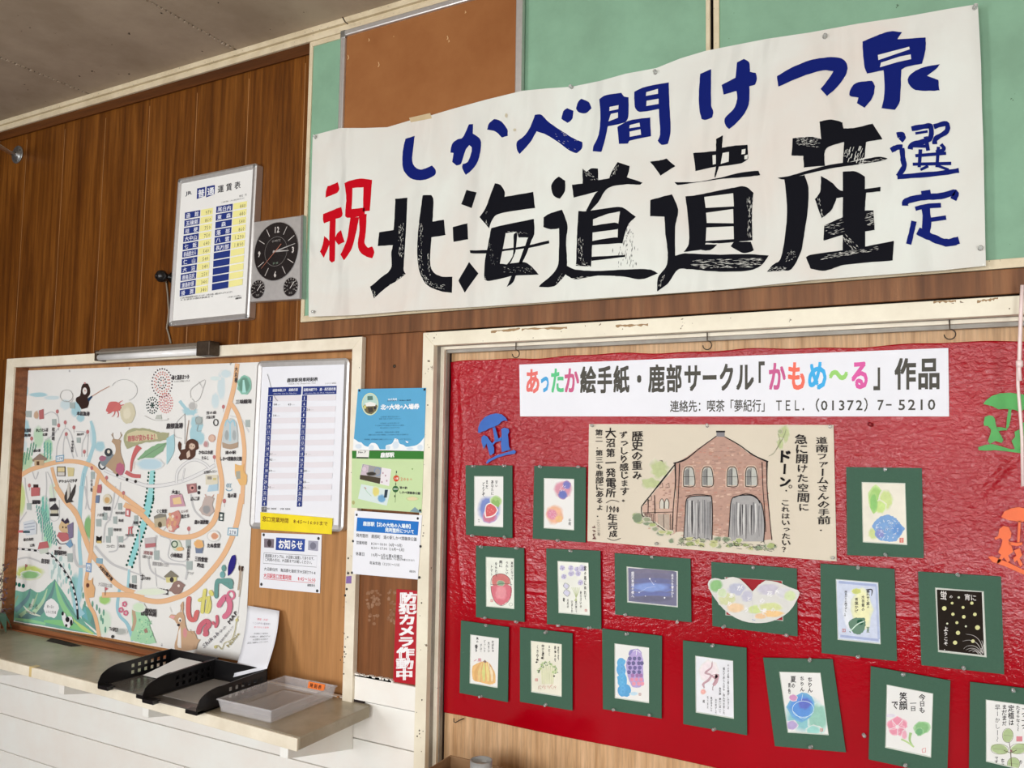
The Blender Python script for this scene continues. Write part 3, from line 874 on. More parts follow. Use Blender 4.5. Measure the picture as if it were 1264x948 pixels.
dry(A4, [(350,150),(430,220)], 40, n=20); dry(A4, [(330,560),(340,720)], 44, n=40); dry(A4, [(560,120),(530,190)], 30, n=16); dry(A4, [(280,812),(560,806)], 14, n=22, lmin=10, lmax=30); dry(A4, [(230,790),(180,850)], 30, n=16, lmin=4, lmax=10); dry(A4, [(310,740),(390,730)], 30, n=18)
A5 = (720, 60, 5.267); k.crop(*A5)
for p_ in ([(104,330),(140,305),(248,288),(266,312),(294,316),(294,440),(270,480),(160,505),(140,600),(118,672),(62,668),(66,636),(100,560),(112,440)],
           [(332,282),(400,250),(556,220),(560,340),(568,540),(550,620),(510,626),(484,600),(500,560),(494,440),(492,392),(368,412),(336,380)],
           [(222,510),(300,468),(436,448),(440,570),(300,600),(292,618),(232,620)]):
    k.poly(p_, BLU, True, .8)
for p_ in ([(172,380),(230,368),(228,394),(170,406)], [(180,425),(226,415),(226,450),(164,474)], [(410,284),(486,262),(486,294),(408,308)], [(412,340),(490,326),(490,360),(410,374)], [(302,498),(366,482),(370,508),(300,518)], [(302,540),(372,525),(376,560),(302,574)]):
    k.poly(p_, CLO)
for p_ in ([(760,165),(832,134),(832,370),(846,410),(838,448),(800,464),(770,460),(756,400),(752,300)],
           [(1000,90),(1044,68),(1078,90),(1084,152),(1120,158),(1130,196),(1116,236),(1080,245),(1078,350),(1050,420),(990,490),(948,524),(926,500),(920,455),(980,390),(1000,330),(996,276),(912,300),(900,236),(990,190)]):
    k.poly(p_, BLU, True, .8)
A6 = (790, 150, 4.31); k.crop(*A6)
for p_ in ([(54,214),(110,206),(142,198),(188,238),(110,288),(92,262)],
           [(56,418),(120,400),(170,388),(203,470),(188,560),(188,714),(240,702),(400,708),(560,706),(686,712),(640,770),(560,796),(400,798),(260,786),(200,790),(150,860),(92,904),(96,830),(140,770),(148,700),(136,600),(130,506),(54,504)],
           [(284,168),(404,158),(406,92),(442,74),(436,140),(510,128),(572,124),(576,200),(540,222),(420,240),(402,298),(396,296),(404,240),(296,264)],
           [(184,322),(300,322),(420,300),(540,272),(630,262),(640,286),(560,296),(420,308),(200,338)],
           [(242,398),(300,392),(420,368),(500,352),(560,346),(604,380),(596,500),(598,632),(520,640),(420,648),(350,646),(330,680),(232,694),(260,650),(258,540)],
           [(300,655),(410,655),(380,682),(330,684)], [(500,640),(590,640),(606,686),(550,700),(484,664)]):
    k.poly(p_, BLK, True, .9)
for p_ in ([(386,180),(404,178),(404,226),(388,230)], [(440,168),(474,162),(472,214),(430,226),(436,190)], [(542,150),(562,146),(560,172),(540,176)], [(556,182),(574,176),(572,200),(556,202)],
           [(342,402),(496,382),(500,452),(350,460)], [(352,486),(496,466),(498,542),(356,540)], [(354,564),(498,558),(500,626),(350,636)]):
    k.poly(p_, CLO)
dry(A6, [(585,400),(590,620)], 40, n=70, lmin=8, lmax=26); dry(A6, [(280,760),(640,750)], 60, n=120, lmin=14, lmax=44); dry(A6, [(100,880),(130,820)], 20, n=10)
A7 = (940, 130, 4.31); k.crop(*A7)
for p_ in ([(308,88),(370,76),(430,92),(436,124),(500,120),(590,98),(644,180),(556,196),(548,280),(432,312),(440,196),(360,220),(336,250),(338,322),(226,332),(222,270),(160,268),(166,176),(262,168),(318,180)],
           [(86,386),(140,378),(240,350),(360,318),(500,298),(620,274),(672,284),(640,296),(500,318),(380,334),(240,366),(120,396)],
           [(122,392),(228,372),(250,440),(246,560),(228,680),(210,780),(160,872),(110,880),(30,886),(60,850),(100,820),(126,690),(136,560)],
           [(316,376),(370,408),(430,456),(634,434),(632,458),(556,466),(550,560),(596,560),(602,664),(552,672),(550,752),(704,722),(698,826),(440,850),(340,880),(262,870),(236,810),(260,796),(432,772),(434,690),(330,720),(334,640),(432,596),(434,490),(400,494),(370,560),(320,600),(284,500),(312,460)],
           [(432,354),(500,352),(550,380),(552,780),(470,772),(434,760)]):
    k.poly(p_, BLK, True, .9)
k.poly([(432,380),(432,458),(400,440),(370,410),(400,380)], CLO) if False else None
dry(A7, [(180,190),(310,200)], 60, n=60, lmin=8, lmax=24); dry(A7, [(440,250),(540,250)], 60, n=1)
k._l(); k.hold = True
for _ in range(26):
    x = random.uniform(440, 540); y = random.uniform(225, 300); k.line([(x, y+14), (x+8, y-10)], random.uniform(1.5, 4), CLO, False)
k.hold = False
dry(A7, [(340,660),(430,640)], 90, n=36, lmin=10, lmax=34); dry(A7, [(560,610),(610,600)], 90, n=30, lmin=10, lmax=30); dry(A7, [(440,700),(500,760)], 40, n=34); dry(A7, [(320,810),(620,760)], 30, n=60, lmin=12, lmax=40); dry(A7, [(130,830),(180,780)], 60, n=24, lmin=4, lmax=12); dry(A7, [(40,870),(130,870)], 26, n=24); dry(A7, [(520,308),(660,286)], 14, n=20, lmin=10, lmax=30); dry(A7, [(300,470),(320,590)], 26, n=14)
A8 = (940, 20, 3.16); k.crop(*A8)
for p_ in ([(60,235),(120,200),(200,170),(280,160),(320,170),(336,205),(310,260),(256,312),(230,285),(262,245),(280,215),(240,212),(160,235),(66,276)],
           [(394,100),(440,80),(500,60),(548,64),(530,90),(640,84),(640,130),(626,186),(560,200),(546,210),(540,330),(520,366),(468,360),(480,300),(476,212),(412,224),(400,190)],
           [(368,262),(430,252),(442,275),(432,320),(402,358),(372,340),(378,318),(344,312),(344,294)],
           [(696,188),(688,200),(660,222),(646,234),(690,250),(694,290),(660,292),(600,288),(572,262),(574,236),(620,204)]):
    k.poly(p_, BLU, True, .8)
k.poly([(454,152),(500,140),(576,120),(578,130),(520,150),(456,172)], CLO); k.poly([(466,182),(540,158),(582,150),(584,168),(530,180),(462,200)], CLO)
for pts, wd in (([(528,465),(546,462),(552,474),(542,486)], 16), ([(505,524),(530,512),(550,512)], 16), ([(548,515),(552,560),(556,588),(532,625)], 15), ([(530,628),(600,622),(690,614),(770,602)], 14),
                ([(585,440),(640,430),(660,432),(655,480),(590,500),(580,520)], 15), ([(600,458),(648,450)], 7), ([(672,432),(720,420),(722,450),(680,478),(676,500)], 14), ([(586,505),(640,508)], 10), ([(640,470),(650,525)], 12), ([(700,500),(712,520),(680,530)], 10),
                ([(600,545),(720,535)], 9), ([(620,520),(615,590)], 10), ([(690,510),(684,590)], 10), ([(590,578),(740,575)], 9), ([(620,600),(650,585)], 8), ([(690,585),(730,600)], 8),
                ([(640,680),(644,706)], 26), ([(560,740),(566,722),(620,708),(700,702),(756,688),(748,716)], 18), ([(600,752),(640,742),(700,738)], 13), ([(640,745),(645,800),(640,850)], 24), ([(650,796),(720,786)], 12), ([(595,800),(586,840),(574,890)], 15), ([(610,838),(660,862),(720,884),(770,874)], 22)):
    k.line(pts, wd*1.35, BLU, True, .1)
# stains
k.crop(480, 90, 5.267)
for x, y, rx, ry in ((765,278,10,16), (820,372,11,11)): k.blob(x, y, rx, ry, C(190,182,156), C(212,206,196))
lt = k.build('brush_lettering', banner, 'brush'); lt['kind'] = 'stuff'

def pin(x, y, Y, lab, group, mat, r=.0045, cat='pushpin', name='pushpin', ln=.012):
    p = P(x, y, Y); c = (p.x, Y-.0002, p.z); ax = Vector((random.uniform(-.25, .25), -1, random.uniform(-.1, .3)))
    m = MB(); m.lathe(c, ax, [(r, 0), (r, ln*.18), (r*.55, ln*.3), (r*.6, ln*.75), (r*.95, ln*.85), (r*.95, ln)], 10)
    return tag(m.build(name, mat, org=c), lab, cat, group)
def tack(x, y, Y, lab, group, mat, r=.005):
    p = P(x, y, Y); c = (p.x, Y-.0002, p.z)
    m = MB(); m.lathe(c, (0, -1, 0), [(r, 0), (r*.9, r*.25), (r*.5, r*.5), (.0002, r*.58)], 12)
    return tag(m.build('thumbtack', mat, org=c), lab, 'thumbtack', group)
for x, y, w_ in ((390,170,'at the top left corner of the white banner'), (706,108,'on the top edge of the white banner above the blue lettering, left one'), (809,90,'on the top edge of the white banner where two green boards nearly meet'), (1018,46,'on the top edge of the white banner above the loop of blue lettering'), (1203,10,'at the top right corner of the white banner'), (1210,307,'near the lower right corner of the white banner'), (388,385,'at the lower left corner of the white banner')):
    pin(x, y, YBN, 'clear pushpin '+w_, 'clear pushpins holding the banner', M['clear'], .0055)
# tape that holds the banner
s = MB(); s.hexa([P(505,145.5,YBN-.0006), P(531,139.5,YBN-.0006), P(533,146,YBN-.0006), P(507,151,YBN-.0006)], (0, .0004, 0))
tag(s.build('clear_tape', plain('old_clear_tape', C(196,176,140), .25)), 'short strip of old clear tape on the top edge of the banner', 'tape')

# ================================================================== UPPER LEFT: fare board, clock, camera, lamp
def quadpts(crop, pts, Y): return [P(crop[0]+x/crop[2], crop[1]+y/crop[2], Y) for x, y in pts]
def bilin(q, u, v):
    return (q[0]*(1-u)+q[1]*u)*(1-v)+(q[3]*(1-u)+q[2]*u)*v
def quadframe(q, w, dy, mat, name, parent, bevel=.0, wz=None):
    """frame along a quad of world points (tl tr br bl); w in metres"""
    wz = wz or w
    W_ = (q[1]-q[0]).length; H_ = (q[3]-q[0]).length; a = w/W_; b_ = wz/H_
    inn = [bilin(q, a, b_), bilin(q, 1-a, b_), bilin(q, 1-a, 1-b_), bilin(q, a, 1-b_)]
    m = MB()
    for i in range(4):
        j = (i+1) % 4
        m.hexa([q[j], q[i], inn[i], inn[j]], (0, dy, 0))
    return m.build(name, mat, parent, bevel=bevel), inn
def roundframe(q, w, dy, mat, name, parent, rad, bevel=0.0):
    W_ = (q[1]-q[0]).length; H_ = (q[3]-q[0]).length; n = 6
    def loop(ins, rr_):
        out = []
        for cx, cy, a0 in ((ins+rr_, ins+rr_, pi), (W_-ins-rr_, ins+rr_, 1.5*pi), (W_-ins-rr_, H_-ins-rr_, 0), (ins+rr_, H_-ins-rr_, .5*pi)):
            for k_ in range(n+1):
                a = a0+(pi/2)*k_/n; out.append(bilin(q, (cx+rr_*cos(a))/W_, (cy+rr_*sin(a))/H_))
        return out
    lo = loop(0, rad); lm = loop(w*.35, max(rad-w*.35, .002)); li_ = loop(w, .0005); N_ = len(lo)
    d = Vector((0, dy, 0)); up = Vector((0, -.0025, 0))
    vs = lo+[p+up for p in lm]+li_+[p+d for p in lo]+[p+d for p in li_]
    fs = []
    for i in range(N_):
        j = (i+1) % N_
        fs += [(i, N_+i, N_+j, j), (N_+i, 2*N_+i, 2*N_+j, N_+j), (i, j, 3*N_+j, 3*N_+i), (2*N_+i, 4*N_+i, 4*N_+j, 2*N_+j)]
    m = MB(); m.add(vs, fs); o = m.build(name, mat, parent)
    a, b_ = w/W_, w/H_
    return o, [bilin(q, a, b_), bilin(q, 1-a, b_), bilin(q, 1-a, 1-b_), bilin(q, a, 1-b_)]
FC = (180, 180, 3.95)
q = quadpts(FC, [(157,163),(543,84),(503,842),(110,880)], -.032)
r = empty('fare_board', (q[3].x, -.001, q[3].z), 'white train fare table in a slim aluminium frame beside the clock', 'sign board')
fr_, inn = roundframe(q, .020, .030, M['alu_light'], 'frame', r, .010)
MB().hexa([inn[1], inn[0], inn[3], inn[2]], (0, .02, 0)).build('backing', M['plaster'], r) if False else None
pl = MB(); pp = [p+Vector((0, .003, 0)) for p in inn]; pl.hexa([pp[1], pp[0], pp[3], pp[2]], (0, .006, 0)); sheet = pl.build('printed_sheet', M['paper'], r)
for i in range(4):
    p = q[i]; sx = 1 if i in (0, 3) else -1; sz = -1 if i in (0, 1) else 1
    MB().box(p.x+.001*sx, p.x+.022*sx, p.y-.0028, -.003, p.z+.001*sz, p.z+.017*sz).build('corner_cap', M['steel'], r, bevel=.005)
NAVY, YEL, DK = C(28,48,120), C(232,226,150), C(44,44,48)
f = Ink(-.0292, FC)
f.text('JR', (196,220), (226,214), (196,244), C(60,60,70), .02)
for x0, x1, ch in ((250,290,'普'), (296,337,'通')):
    f.poly([(x0,208-(x0-250)*.2),(x1,208-(x1-250)*.2),(x1-2,252-(x1-250)*.18),(x0-2,260-(x0-250)*.18)], NAVY)
    f.text(ch, (x0+4,214-(x0-250)*.2), (x1-3,208-(x0-250)*.2), (x0+3,254-(x0-250)*.2), C(230,232,240), .02)
for i, ch in enumerate('運賃表'):
    x0 = 350+i*41; y0 = 194-i*9; f.text(ch, (x0,y0), (x0+30,y0-6), (x0,y0+38), DK, .015)
f.text('単位：円', (455,240), (492,232), (455,252), DK)
f.text('（ご利用の際は、こちらの駅名が表示されます）', (365,273), (485,250), (365,281), DK)
L_ = [('函　館','970'),('五稜郭','860'),('桔　梗','750'),('大中山','750'),('七　飯','640'),('新函館北斗','540'),('仁　山','540'),('大　沼','340'),('鹿島沼尻','250'),('渡島砂原','340'),('掛　澗','340')]
R_ = [('尾白内','440'),('東　森','440'),('　森　','540'),('落　部','860'),('八　雲','1,290'),('長万部','1,890')]+[('','')]*5
for i in range(11):
    u = i/10
    xl = 191-u*24; yl = 326+u*378; h = 31
    f.poly([(xl,yl),(xl+75,yl-13),(xl+73,yl-13+h),(xl-1,yl+h)], NAVY); f.poly([(xl+79,yl-14),(xl+137,yl-24),(xl+135,yl-24+h),(xl+77,yl-14+h)], YEL)
    f.text(L_[i][0], (xl+7,yl+3), (xl+68,yl-8), (xl+6,yl+h-3), C(226,228,240), .012)
    f.text(L_[i][1], (xl+100,yl-13), (xl+131,yl-19), (xl+99,yl+h-18), C(70,70,54))
    xr_ = 344-u*20; yr = 296+u*378
    f.poly([(xr_,yr),(xr_+80,yr-14),(xr_+78,yr-14+h+1),(xr_-1,yr+h+1)], NAVY); f.poly([(xr_+84,yr-15),(xr_+150,yr-27),(xr_+148,yr-27+h),(xr_+82,yr-15+h)], YEL)
    if R_[i][0]:
        f.text(R_[i][0], (xr_+7,yr+3), (xr_+73,yr-8), (xr_+6,yr+h-3), C(226,228,240), .012)
        wN = 30 if len(R_[i][1]) == 3 else 48
        f.text(R_[i][1], (xr_+144-wN,yr-15), (xr_+144,yr-21), (xr_+143-wN,yr+h-18), C(70,70,54))
f.text('※大人片道普通運賃を表示しています。小児は半額、端数は切り上げとなります。', (168,738), (430,706), (168,748), DK); f.text('※お求めの際は係員まで', (170,748), (330,730), (170,757), DK)
f.text('ご不明の点は係員へ', (400,736), (466,726), (400,743), DK); f.text('函館支社', (438,740), (468,735), (438,750), DK, .02)
f.build('printed_text', sheet)

# clock
q = quadpts(FC, [(523,371),(768,337),(760,746),(510,762)], -.030)
r = empty('wall_clock', (q[3].x, -.001, q[3].z), 'square silver wall clock with a round black dial and two small dials', 'clock')
m = MB(); m.hexa([q[1], q[0], q[3], q[2]], (0, .028, 0)); m.build('case', M['alu_light'], r, bevel=.003)
qs = quadpts(FC, [(757,339),(768,337),(760,746),(749,747)], -.0315)
m = MB(); m.hexa([qs[1], qs[0], qs[3], qs[2]], (0, .002, 0)); m.build('side_strip', M['alu'], r)
M['dial'] = plain('black_dial', C(34,30,30), .25, .5)
def dial(cx, cy, nm, rr):
    c = P(FC[0]+cx/FC[2], FC[1]+cy/FC[2], -.0305)
    m = MB(); m.lathe((c.x, -.0302, c.z), (0, -1, 0), [(rr, 0), (rr, .0008), (rr*.97, .0010)], 40); o = m.build(nm, M['dial'], r)
    t = MB(); n = 40
    for k_ in range(n):
        a0, a1 = 2*pi*k_/n, 2*pi*(k_+1)/n
        t.hexa([(c.x+cos(a1)*rr, -.0318, c.z+sin(a1)*rr), (c.x+cos(a0)*rr, -.0318, c.z+sin(a0)*rr), (c.x+cos(a0)*(rr-.0015), -.0318, c.z+sin(a0)*(rr-.0015)), (c.x+cos(a1)*(rr-.0015), -.0318, c.z+sin(a1)*(rr-.0015))], (0, .0016, 0))
    t.build('bezel', M['alu'], o)
    return o, c
c0 = P(180+635/3.95, 180+515/3.95, -.03); cT = P(180+650/3.95, 180+371/3.95, -.03)
R0 = (cT.z-c0.z)
d0, c0 = dial(635, 515, 'dial', R0)
class DInk(Ink):
    """polar drawing on a dial, unit circle"""
    def __init__(s, c, R, Y): super().__init__(Y); s.o = c; s.R = R
    def w(s, x, y, lift=0): return (s.o.x+x*s.R, s.Y-lift, s.o.z-y*s.R)
di = DInk(c0, R0, -.0313)
G = C(196,190,184)
for h in range(12):
    a = pi/2-h*pi/6
    if h in (0, 3, 6, 9):
        t = {0:'12', 3:'3', 6:'6', 9:'9'}[h]; x, y = cos(a)*.76, -sin(a)*.76; w_ = .13 if len(t) == 2 else .07
        di.text(t, (x-w_,y-.13), (x+w_,y-.13), (x-w_,y+.15), G, .03)
    else: di.line([(cos(a)*.62, -sin(a)*.62), (cos(a)*.92, -sin(a)*.92)], .022, G, False)
di.ring(0, 0, .5, .5, .012, C(120,116,112), 40)
di.text('QUARTZ', (-.2,-.42), (.2,-.42), (-.2,-.32), C(150,146,140)); di.text('温度・湿度', (-.12,.36), (.12,.36), (-.12,.44), C(120,140,120))
di.build('dial_marks', d0)
hn = MB()
def hand(a, l, w_, y, tail=.12):
    u = Vector((sin(a), 0, cos(a))); n_ = Vector((cos(a), 0, -sin(a)))
    hn.hexa([c0+u*l*R0+n_*w_*.4+Vector((0, y, 0)), c0-u*tail*R0+n_*w_+Vector((0, y, 0)), c0-u*tail*R0-n_*w_+Vector((0, y, 0)), c0+u*l*R0-n_*w_*.4+Vector((0, y, 0))][::-1], (0, .0006, 0))
hand(1.62, .58, .0035, -.0025); hand(1.37, .88, .0028, -.0035)
o = hn.build('hour_and_minute_hand', M['alu_light'], r) if False else None
for nm, a, l, w_, y, mt in (('hour_hand', 1.62, .58, .0035, -.0022, M['alu_light']), ('minute_hand', 1.37, .88, .0028, -.0032, M['alu_light']), ('second_hand', 4.0, .82, .0011, -.0042, plain('copper_hand', C(190,120,96), .4))):
    hn = MB(); hand(a, l, w_, y, .12 if nm != 'second_hand' else .34); hn.build(nm, mt, r)
for cx, cy, lb in ((547,700,'温度'), (707,688,'湿度')):
    dd, c1 = dial(cx, cy, 'small_dial', R0*.325)
    e = DInk(c1, R0*.325, -.0313)
    for kx in range(0, 11):
        a = math.radians(210-kx*24); e.line([(cos(a)*.72, -sin(a)*.72), (cos(a)*.92, -sin(a)*.92)], .05, G, False)
    for kx, t in enumerate(('-10','0','10','20','30','40')):
        a = math.radians(210-kx*48); x, y = cos(a)*.52, -sin(a)*.52; e.text(t, (x-.15,y-.13), (x+.15,y-.13), (x-.15,y+.13), C(170,166,160))
    e.text(lb, (-.25,.5), (.25,.5), (-.25,.72), C(140,136,130))
    e.line([(-.1,.15), (.45,-.5)], .07, C(210,205,200), False)
    e.build('dial_marks', dd)

# small camera with its cable
p = P(200, 340, -.05)
r = empty('wall_camera', (p.x, -.001, p.z), 'small round black wall camera at the left edge of the fare table', 'camera')
MB().lathe((p.x, -.001, p.z), (0, -1, 0), [(.02, 0), (.02, .006), (.010, .010), (.010, .03)], 14).build('mount', M['black_gloss'], r)
MB().lathe((p.x, -.028, p.z), (-.35, -1, -.1), [(.012, 0), (.022, .008), (.024, .02), (.022, .032), (.012, .040)], 18).build('housing', M['black_gloss'], r)
MB().lathe((p.x-.0135, -.067, p.z-.004), (-.35, -1, -.1), [(.010, 0), (.009, .002)], 14).build('lens', M['dial'], r)
s = MB(); pts = [P(x, y, -.006) for x, y in ((205,346),(207,362),(208.5,385),(207,398),(206,405),(209,415),(211,424))]
s.tube(pts, .0035, 8)
tag(s.build('power_cable', M['wire']), 'thin grey cable running down from the wall camera to the lamp', 'cable')

# fluorescent lamp over the map
a = P(126,437,-.04); b2 = P(267,428,-.04); zz = 1.992
r = empty('fluorescent_lamp', ((a.x+b2.x)/2, -.023, 1.97), 'slim old fluorescent lamp with a grey reflector on the frame above the map', 'lamp')
m = MB(); m.hexa([(a.x, y, z) for y, z in ((-.023,1.966),(-.023,2.012),(-.045,2.012),(-.068,1.996),(-.068,1.992),(-.045,1.985),(-.04,1.966))], (b2.x-a.x-.07, 0, 0)); m.build('reflector', plain('dull_reflector', C(150,142,130), .4, .5, .3), r)
MB().box(b2.x-.07, b2.x, -.072, -.023, 1.958, 2.013).build('end_housing', M['rust'], r, bevel=.004)
MB().box(a.x-.012, a.x+.006, -.066, -.023, 1.962, 2.005).build('end_cap', M['rust'], r, bevel=.003)
MB().tube([(a.x+.006, -.054, 1.976), (b2.x-.0705, -.054, 1.976)], .0125, 14).build('tube', plain('frosted_tube', C(240,238,234), .2), r)

# rod with flange at the far left
p = P(22, 191, 0)
r = empty('curtain_rod', (p.x, 0, p.z), 'thin metal rod ending in a round flange at the top left corner', 'rod')
MB().lathe((p.x, -.0005, p.z), (0, -1, 0), [(.042, 0), (.042, .003), (.040, .004), (.016, .0045), (.016, .012), (.012, .014)], 24).build('flange', M['steel'], r)
e = P(0, 181, -.25)
MB().tube([(p.x, -.012, p.z), (p.x-.01, -.03, p.z+.001), (e.x, -.25, e.z), (e.x-.01, -1.6, e.z)], .009, 10).build('rod', M['alu'], r)
for a_ in (.6, 2.7, 4.7): MB().lathe((p.x+.03*cos(a_), -.0045, p.z+.03*sin(a_)), (0, -1, 0), [(.004, 0), (.003, .0015)], 8).build('screw', M['rust'], r)

# ================================================================== ILLUSTRATED MAP
YM = .042
mb = MB(); mb.hexa([P(320,447,YM), P(28,457.5,YM), P(11.5,767,YM), P(110,783,YM), P(200,799.5,YM), P(290,815,YM), P(303,817,YM), P(305,749,YM)], (0, .0008, 0))
mp = mb.build('illustrated_map', M['paper'])
tag(mp, 'large hand-painted illustrated town map pinned inside the left window frame', 'map')
W_ = C(226,226,222)
k = Ink(YM, (20, 455, 5.42), .000008)
E_, F_, G_, H_ = (20, 455, 5.42), (170, 445, 5.42), (10, 600, 4.74), (160, 610, 4.74)
PX = (0, 0, 1)
ORG, GRY, SEA, SEA2 = C(228,172,112), C(190,190,190), C(150,198,208), C(196,216,220)
INK = C(60,56,60)
# washes of sea and green
k.crop(*E_)
for x, y, rx, ry, c in ((60,150,26,50,SEA), (150,175,70,18,SEA), (240,195,60,16,SEA2), (60,400,34,70,SEA), (40,520,40,60,SEA2), (330,240,40,40,SEA2), (400,270,40,60,SEA), (430,330,30,30,SEA), (510,440,20,90,SEA2), (560,520,40,40,SEA)):
    k.blob(x, y, rx, ry, c, W_)
for x, y, rx, ry, c in ((150,460,40,80,C(176,214,176)), (215,520,34,70,C(150,204,160)), (60,620,60,70,C(170,208,160)), (190,600,60,40,C(190,216,180)), (30,840,26,120,C(170,200,110)), (190,900,30,60,C(150,206,180)), (245,820,30,60,C(210,226,200))):
    k.blob(x, y, rx, ry, c, W_)
k.crop(*F_)
for x, y, rx, ry, c in ((560,170,30,110,SEA2), (520,270,30,60,SEA2), (350,340,60,30,SEA), (390,420,40,60,SEA), (420,520,30,50,SEA), (590,90,40,30,SEA2), (520,120,40,16,C(206,224,222))): k.blob(x, y, rx, ry, c, W_)
k.line([(280,270),(330,330),(380,360)], 22, SEA, True); k.poly([(350,470),(400,380),(440,430),(400,540),(360,560)], SEA, True)
k.crop(*G_)
for x, y, rx, ry, c in ((75,70,30,110,C(190,212,120)), (215,200,34,130,C(120,200,170)), (235,290,30,90,C(150,214,170)), (30,230,26,150,C(180,216,190)), (30,480,24,120,C(160,210,180)), (125,505,90,48,C(186,206,70)), (130,520,60,26,C(110,180,90)),
    (470,240,28,80,C(100,170,80)), (565,664,40,32,C(140,196,70)), (300,480,70,90,C(226,236,230)), (560,800,50,80,C(200,226,200)), (400,610,40,110,C(120,190,190))):
    k.blob(x, y, rx, ry, c, W_)
# mountains
k.poly([(0,640),(40,610),(90,618),(130,598),(170,622),(205,612),(240,575),(275,545),(310,600),(350,660),(400,740),(470,820),(525,870),(400,850),(250,824),(100,800),(5,780)], C(60,158,130), True, 1.5)
for pts, wd, c in (([(275,548),(250,640),(180,740),(60,770)], [4,20,40,20], C(24,112,112)), ([(278,560),(300,650),(340,730),(400,800)], [4,24,30,10], C(120,196,120)), ([(130,600),(110,660),(40,730)], [3,22,30], C(20,110,118)), ([(175,625),(140,700),(70,760)], [3,16,24], C(150,190,140)),
                   ([(60,640),(30,700),(14,760)], [6,18,14], C(110,140,90)), ([(230,600),(200,680),(150,740)], [3,18,26], C(170,206,160)), ([(210,790),(300,800),(380,820),(460,850)], [10,34,34,14], C(96,190,100)), ([(40,776),(140,790),(220,806)], [12,18,12], C(120,200,130)), ([(380,780),(440,830),(500,866)], [4,22,10], C(170,206,90)),
                   ([(310,620),(350,700),(420,790)], [2,8,4], C(30,120,110)), ([(90,700),(130,740),(190,760)], [4,14,6], C(214,220,200)), ([(150,660),(130,720)], [10,16], C(196,210,190))):
    k.line(pts, wd, c)
k.poly([(440,690),(480,720),(520,770),(535,860),(470,810),(430,770)], C(40,150,130), True)
for p_, c in (([(430,760),(450,700),(470,790)], C(50,160,170)), ([(480,800),(500,730),(515,850)], C(30,120,110))): k.poly(p_, c)
k.blob(252,716,42,56,C(236,236,240),C(236,236,240)); k.text('駒ヶ岳', (122,684),(176,690),(120,716),INK); k.text('森林公園', (105,728),(160,736),(104,744),INK); k.text('駒ヶ岳の', (228,694),(272,698),(227,714),INK); k.text('ふもと牧場', (222,724),(282,730),(221,744),INK)
# forest dots and drops
k._l(); k.hold = True
for x in range(8):
    for y in range(9):
        px_, py_ = 168+x*13+y*3, 120+y*22+x*6
        if abs(px_-(178+y*11)) < 46: k.ell(px_, py_, 4.5, 12, C(24,140,128), 8, .1)
for y in range(12): k.ell(40+random.uniform(-4,4), 150+y*38, 9, 14, C(20,110,92), 8); k.ell(22+random.uniform(-4,4), 170+y*36, 8, 14, C(34,130,104), 8) if y % 2 else None
for x, y in ((18,568),(44,572),(66,578),(90,584),(22,600)): k.ell(x, y, 10, 13, C(16,100,84), 9)
for _ in range(46):
    x = random.uniform(255, 400); y = 420+(x-255)*.9+random.uniform(-50, 110)
    if x < 400 and y < 740: k.ell(x, y, 5, 17, C(168,200,196) if x < 340 else C(110,178,172), 8, .05)
for x, y in ((430,600),(440,640),(470,640),(450,690),(495,690),(520,710),(535,730),(560,740),(555,790),(570,840),(545,770)): k.ell(x, y, 6, 20, C(40,140,110), 8)
k.crop(*E_)
for i in range(6):
    for j in range(5):
        x, y = 18+i*22+j*4, 690-i*30-j*22
        if y > 500: k.ell(x, y, 5, 15, C(36,140,100), 8, .1)
for i in range(3):
    for j in range(5): k.ell(190+i*20, 500+j*22+i*4, 5, 13, C(40,160,140), 8, .2)
for i in range(2):
    for j in range(4): k.ell(180+i*20, 870+j*24, 6, 14, C(60,180,160), 8)
k.hold = False
# rivers
k.line([(500,350),(520,430),(522,500),(505,560),(480,630),(455,700),(440,800),(425,950)], [16,24,26,24,28,30,28,28], SEA)
k.line([(455,700),(440,800),(428,950)], [4,6,6], C(90,160,180))
k.crop(*G_); k.line([(430,0),(425,100),(420,220),(418,340),(425,440),(425,520),(415,620),(400,700),(430,760)], [24,22,20,20,20,24,30,40,50], C(140,196,208)); k.line([(655,590),(640,700),(655,760),(700,810),(735,905)], [16,18,18,20,26], C(130,190,204))
k.crop(*F_); k.line([(105,690),(98,760),(92,850),(85,950)], [26,32,38,40], C(130,208,206))
k.crop(*H_); k.line([(125,0),(110,60),(95,140),(65,230),(30,330),(5,420)], [44,40,36,32,30,28], C(120,206,206))
k.line([(-2,440),(-10,560)], 14, C(140,200,210))
k._l(); k.hold = True
k.crop(*F_)
for i in range(10):
    for s_ in (-1, 1): k.ell(98-i*2+s_*(18+i*.8), 700+i*26, 6, 9, C(16,80,66), 8)
k.crop(*H_)
for i in range(17):
    t = i/16; cx, cy = 118-118*t**1.25, 20+400*t
    for s_ in (-1, 1): k.ell(cx+s_*(22-6*t), cy+s_*6, 6.5, 8, C(14,70,58), 8)
k.hold = False
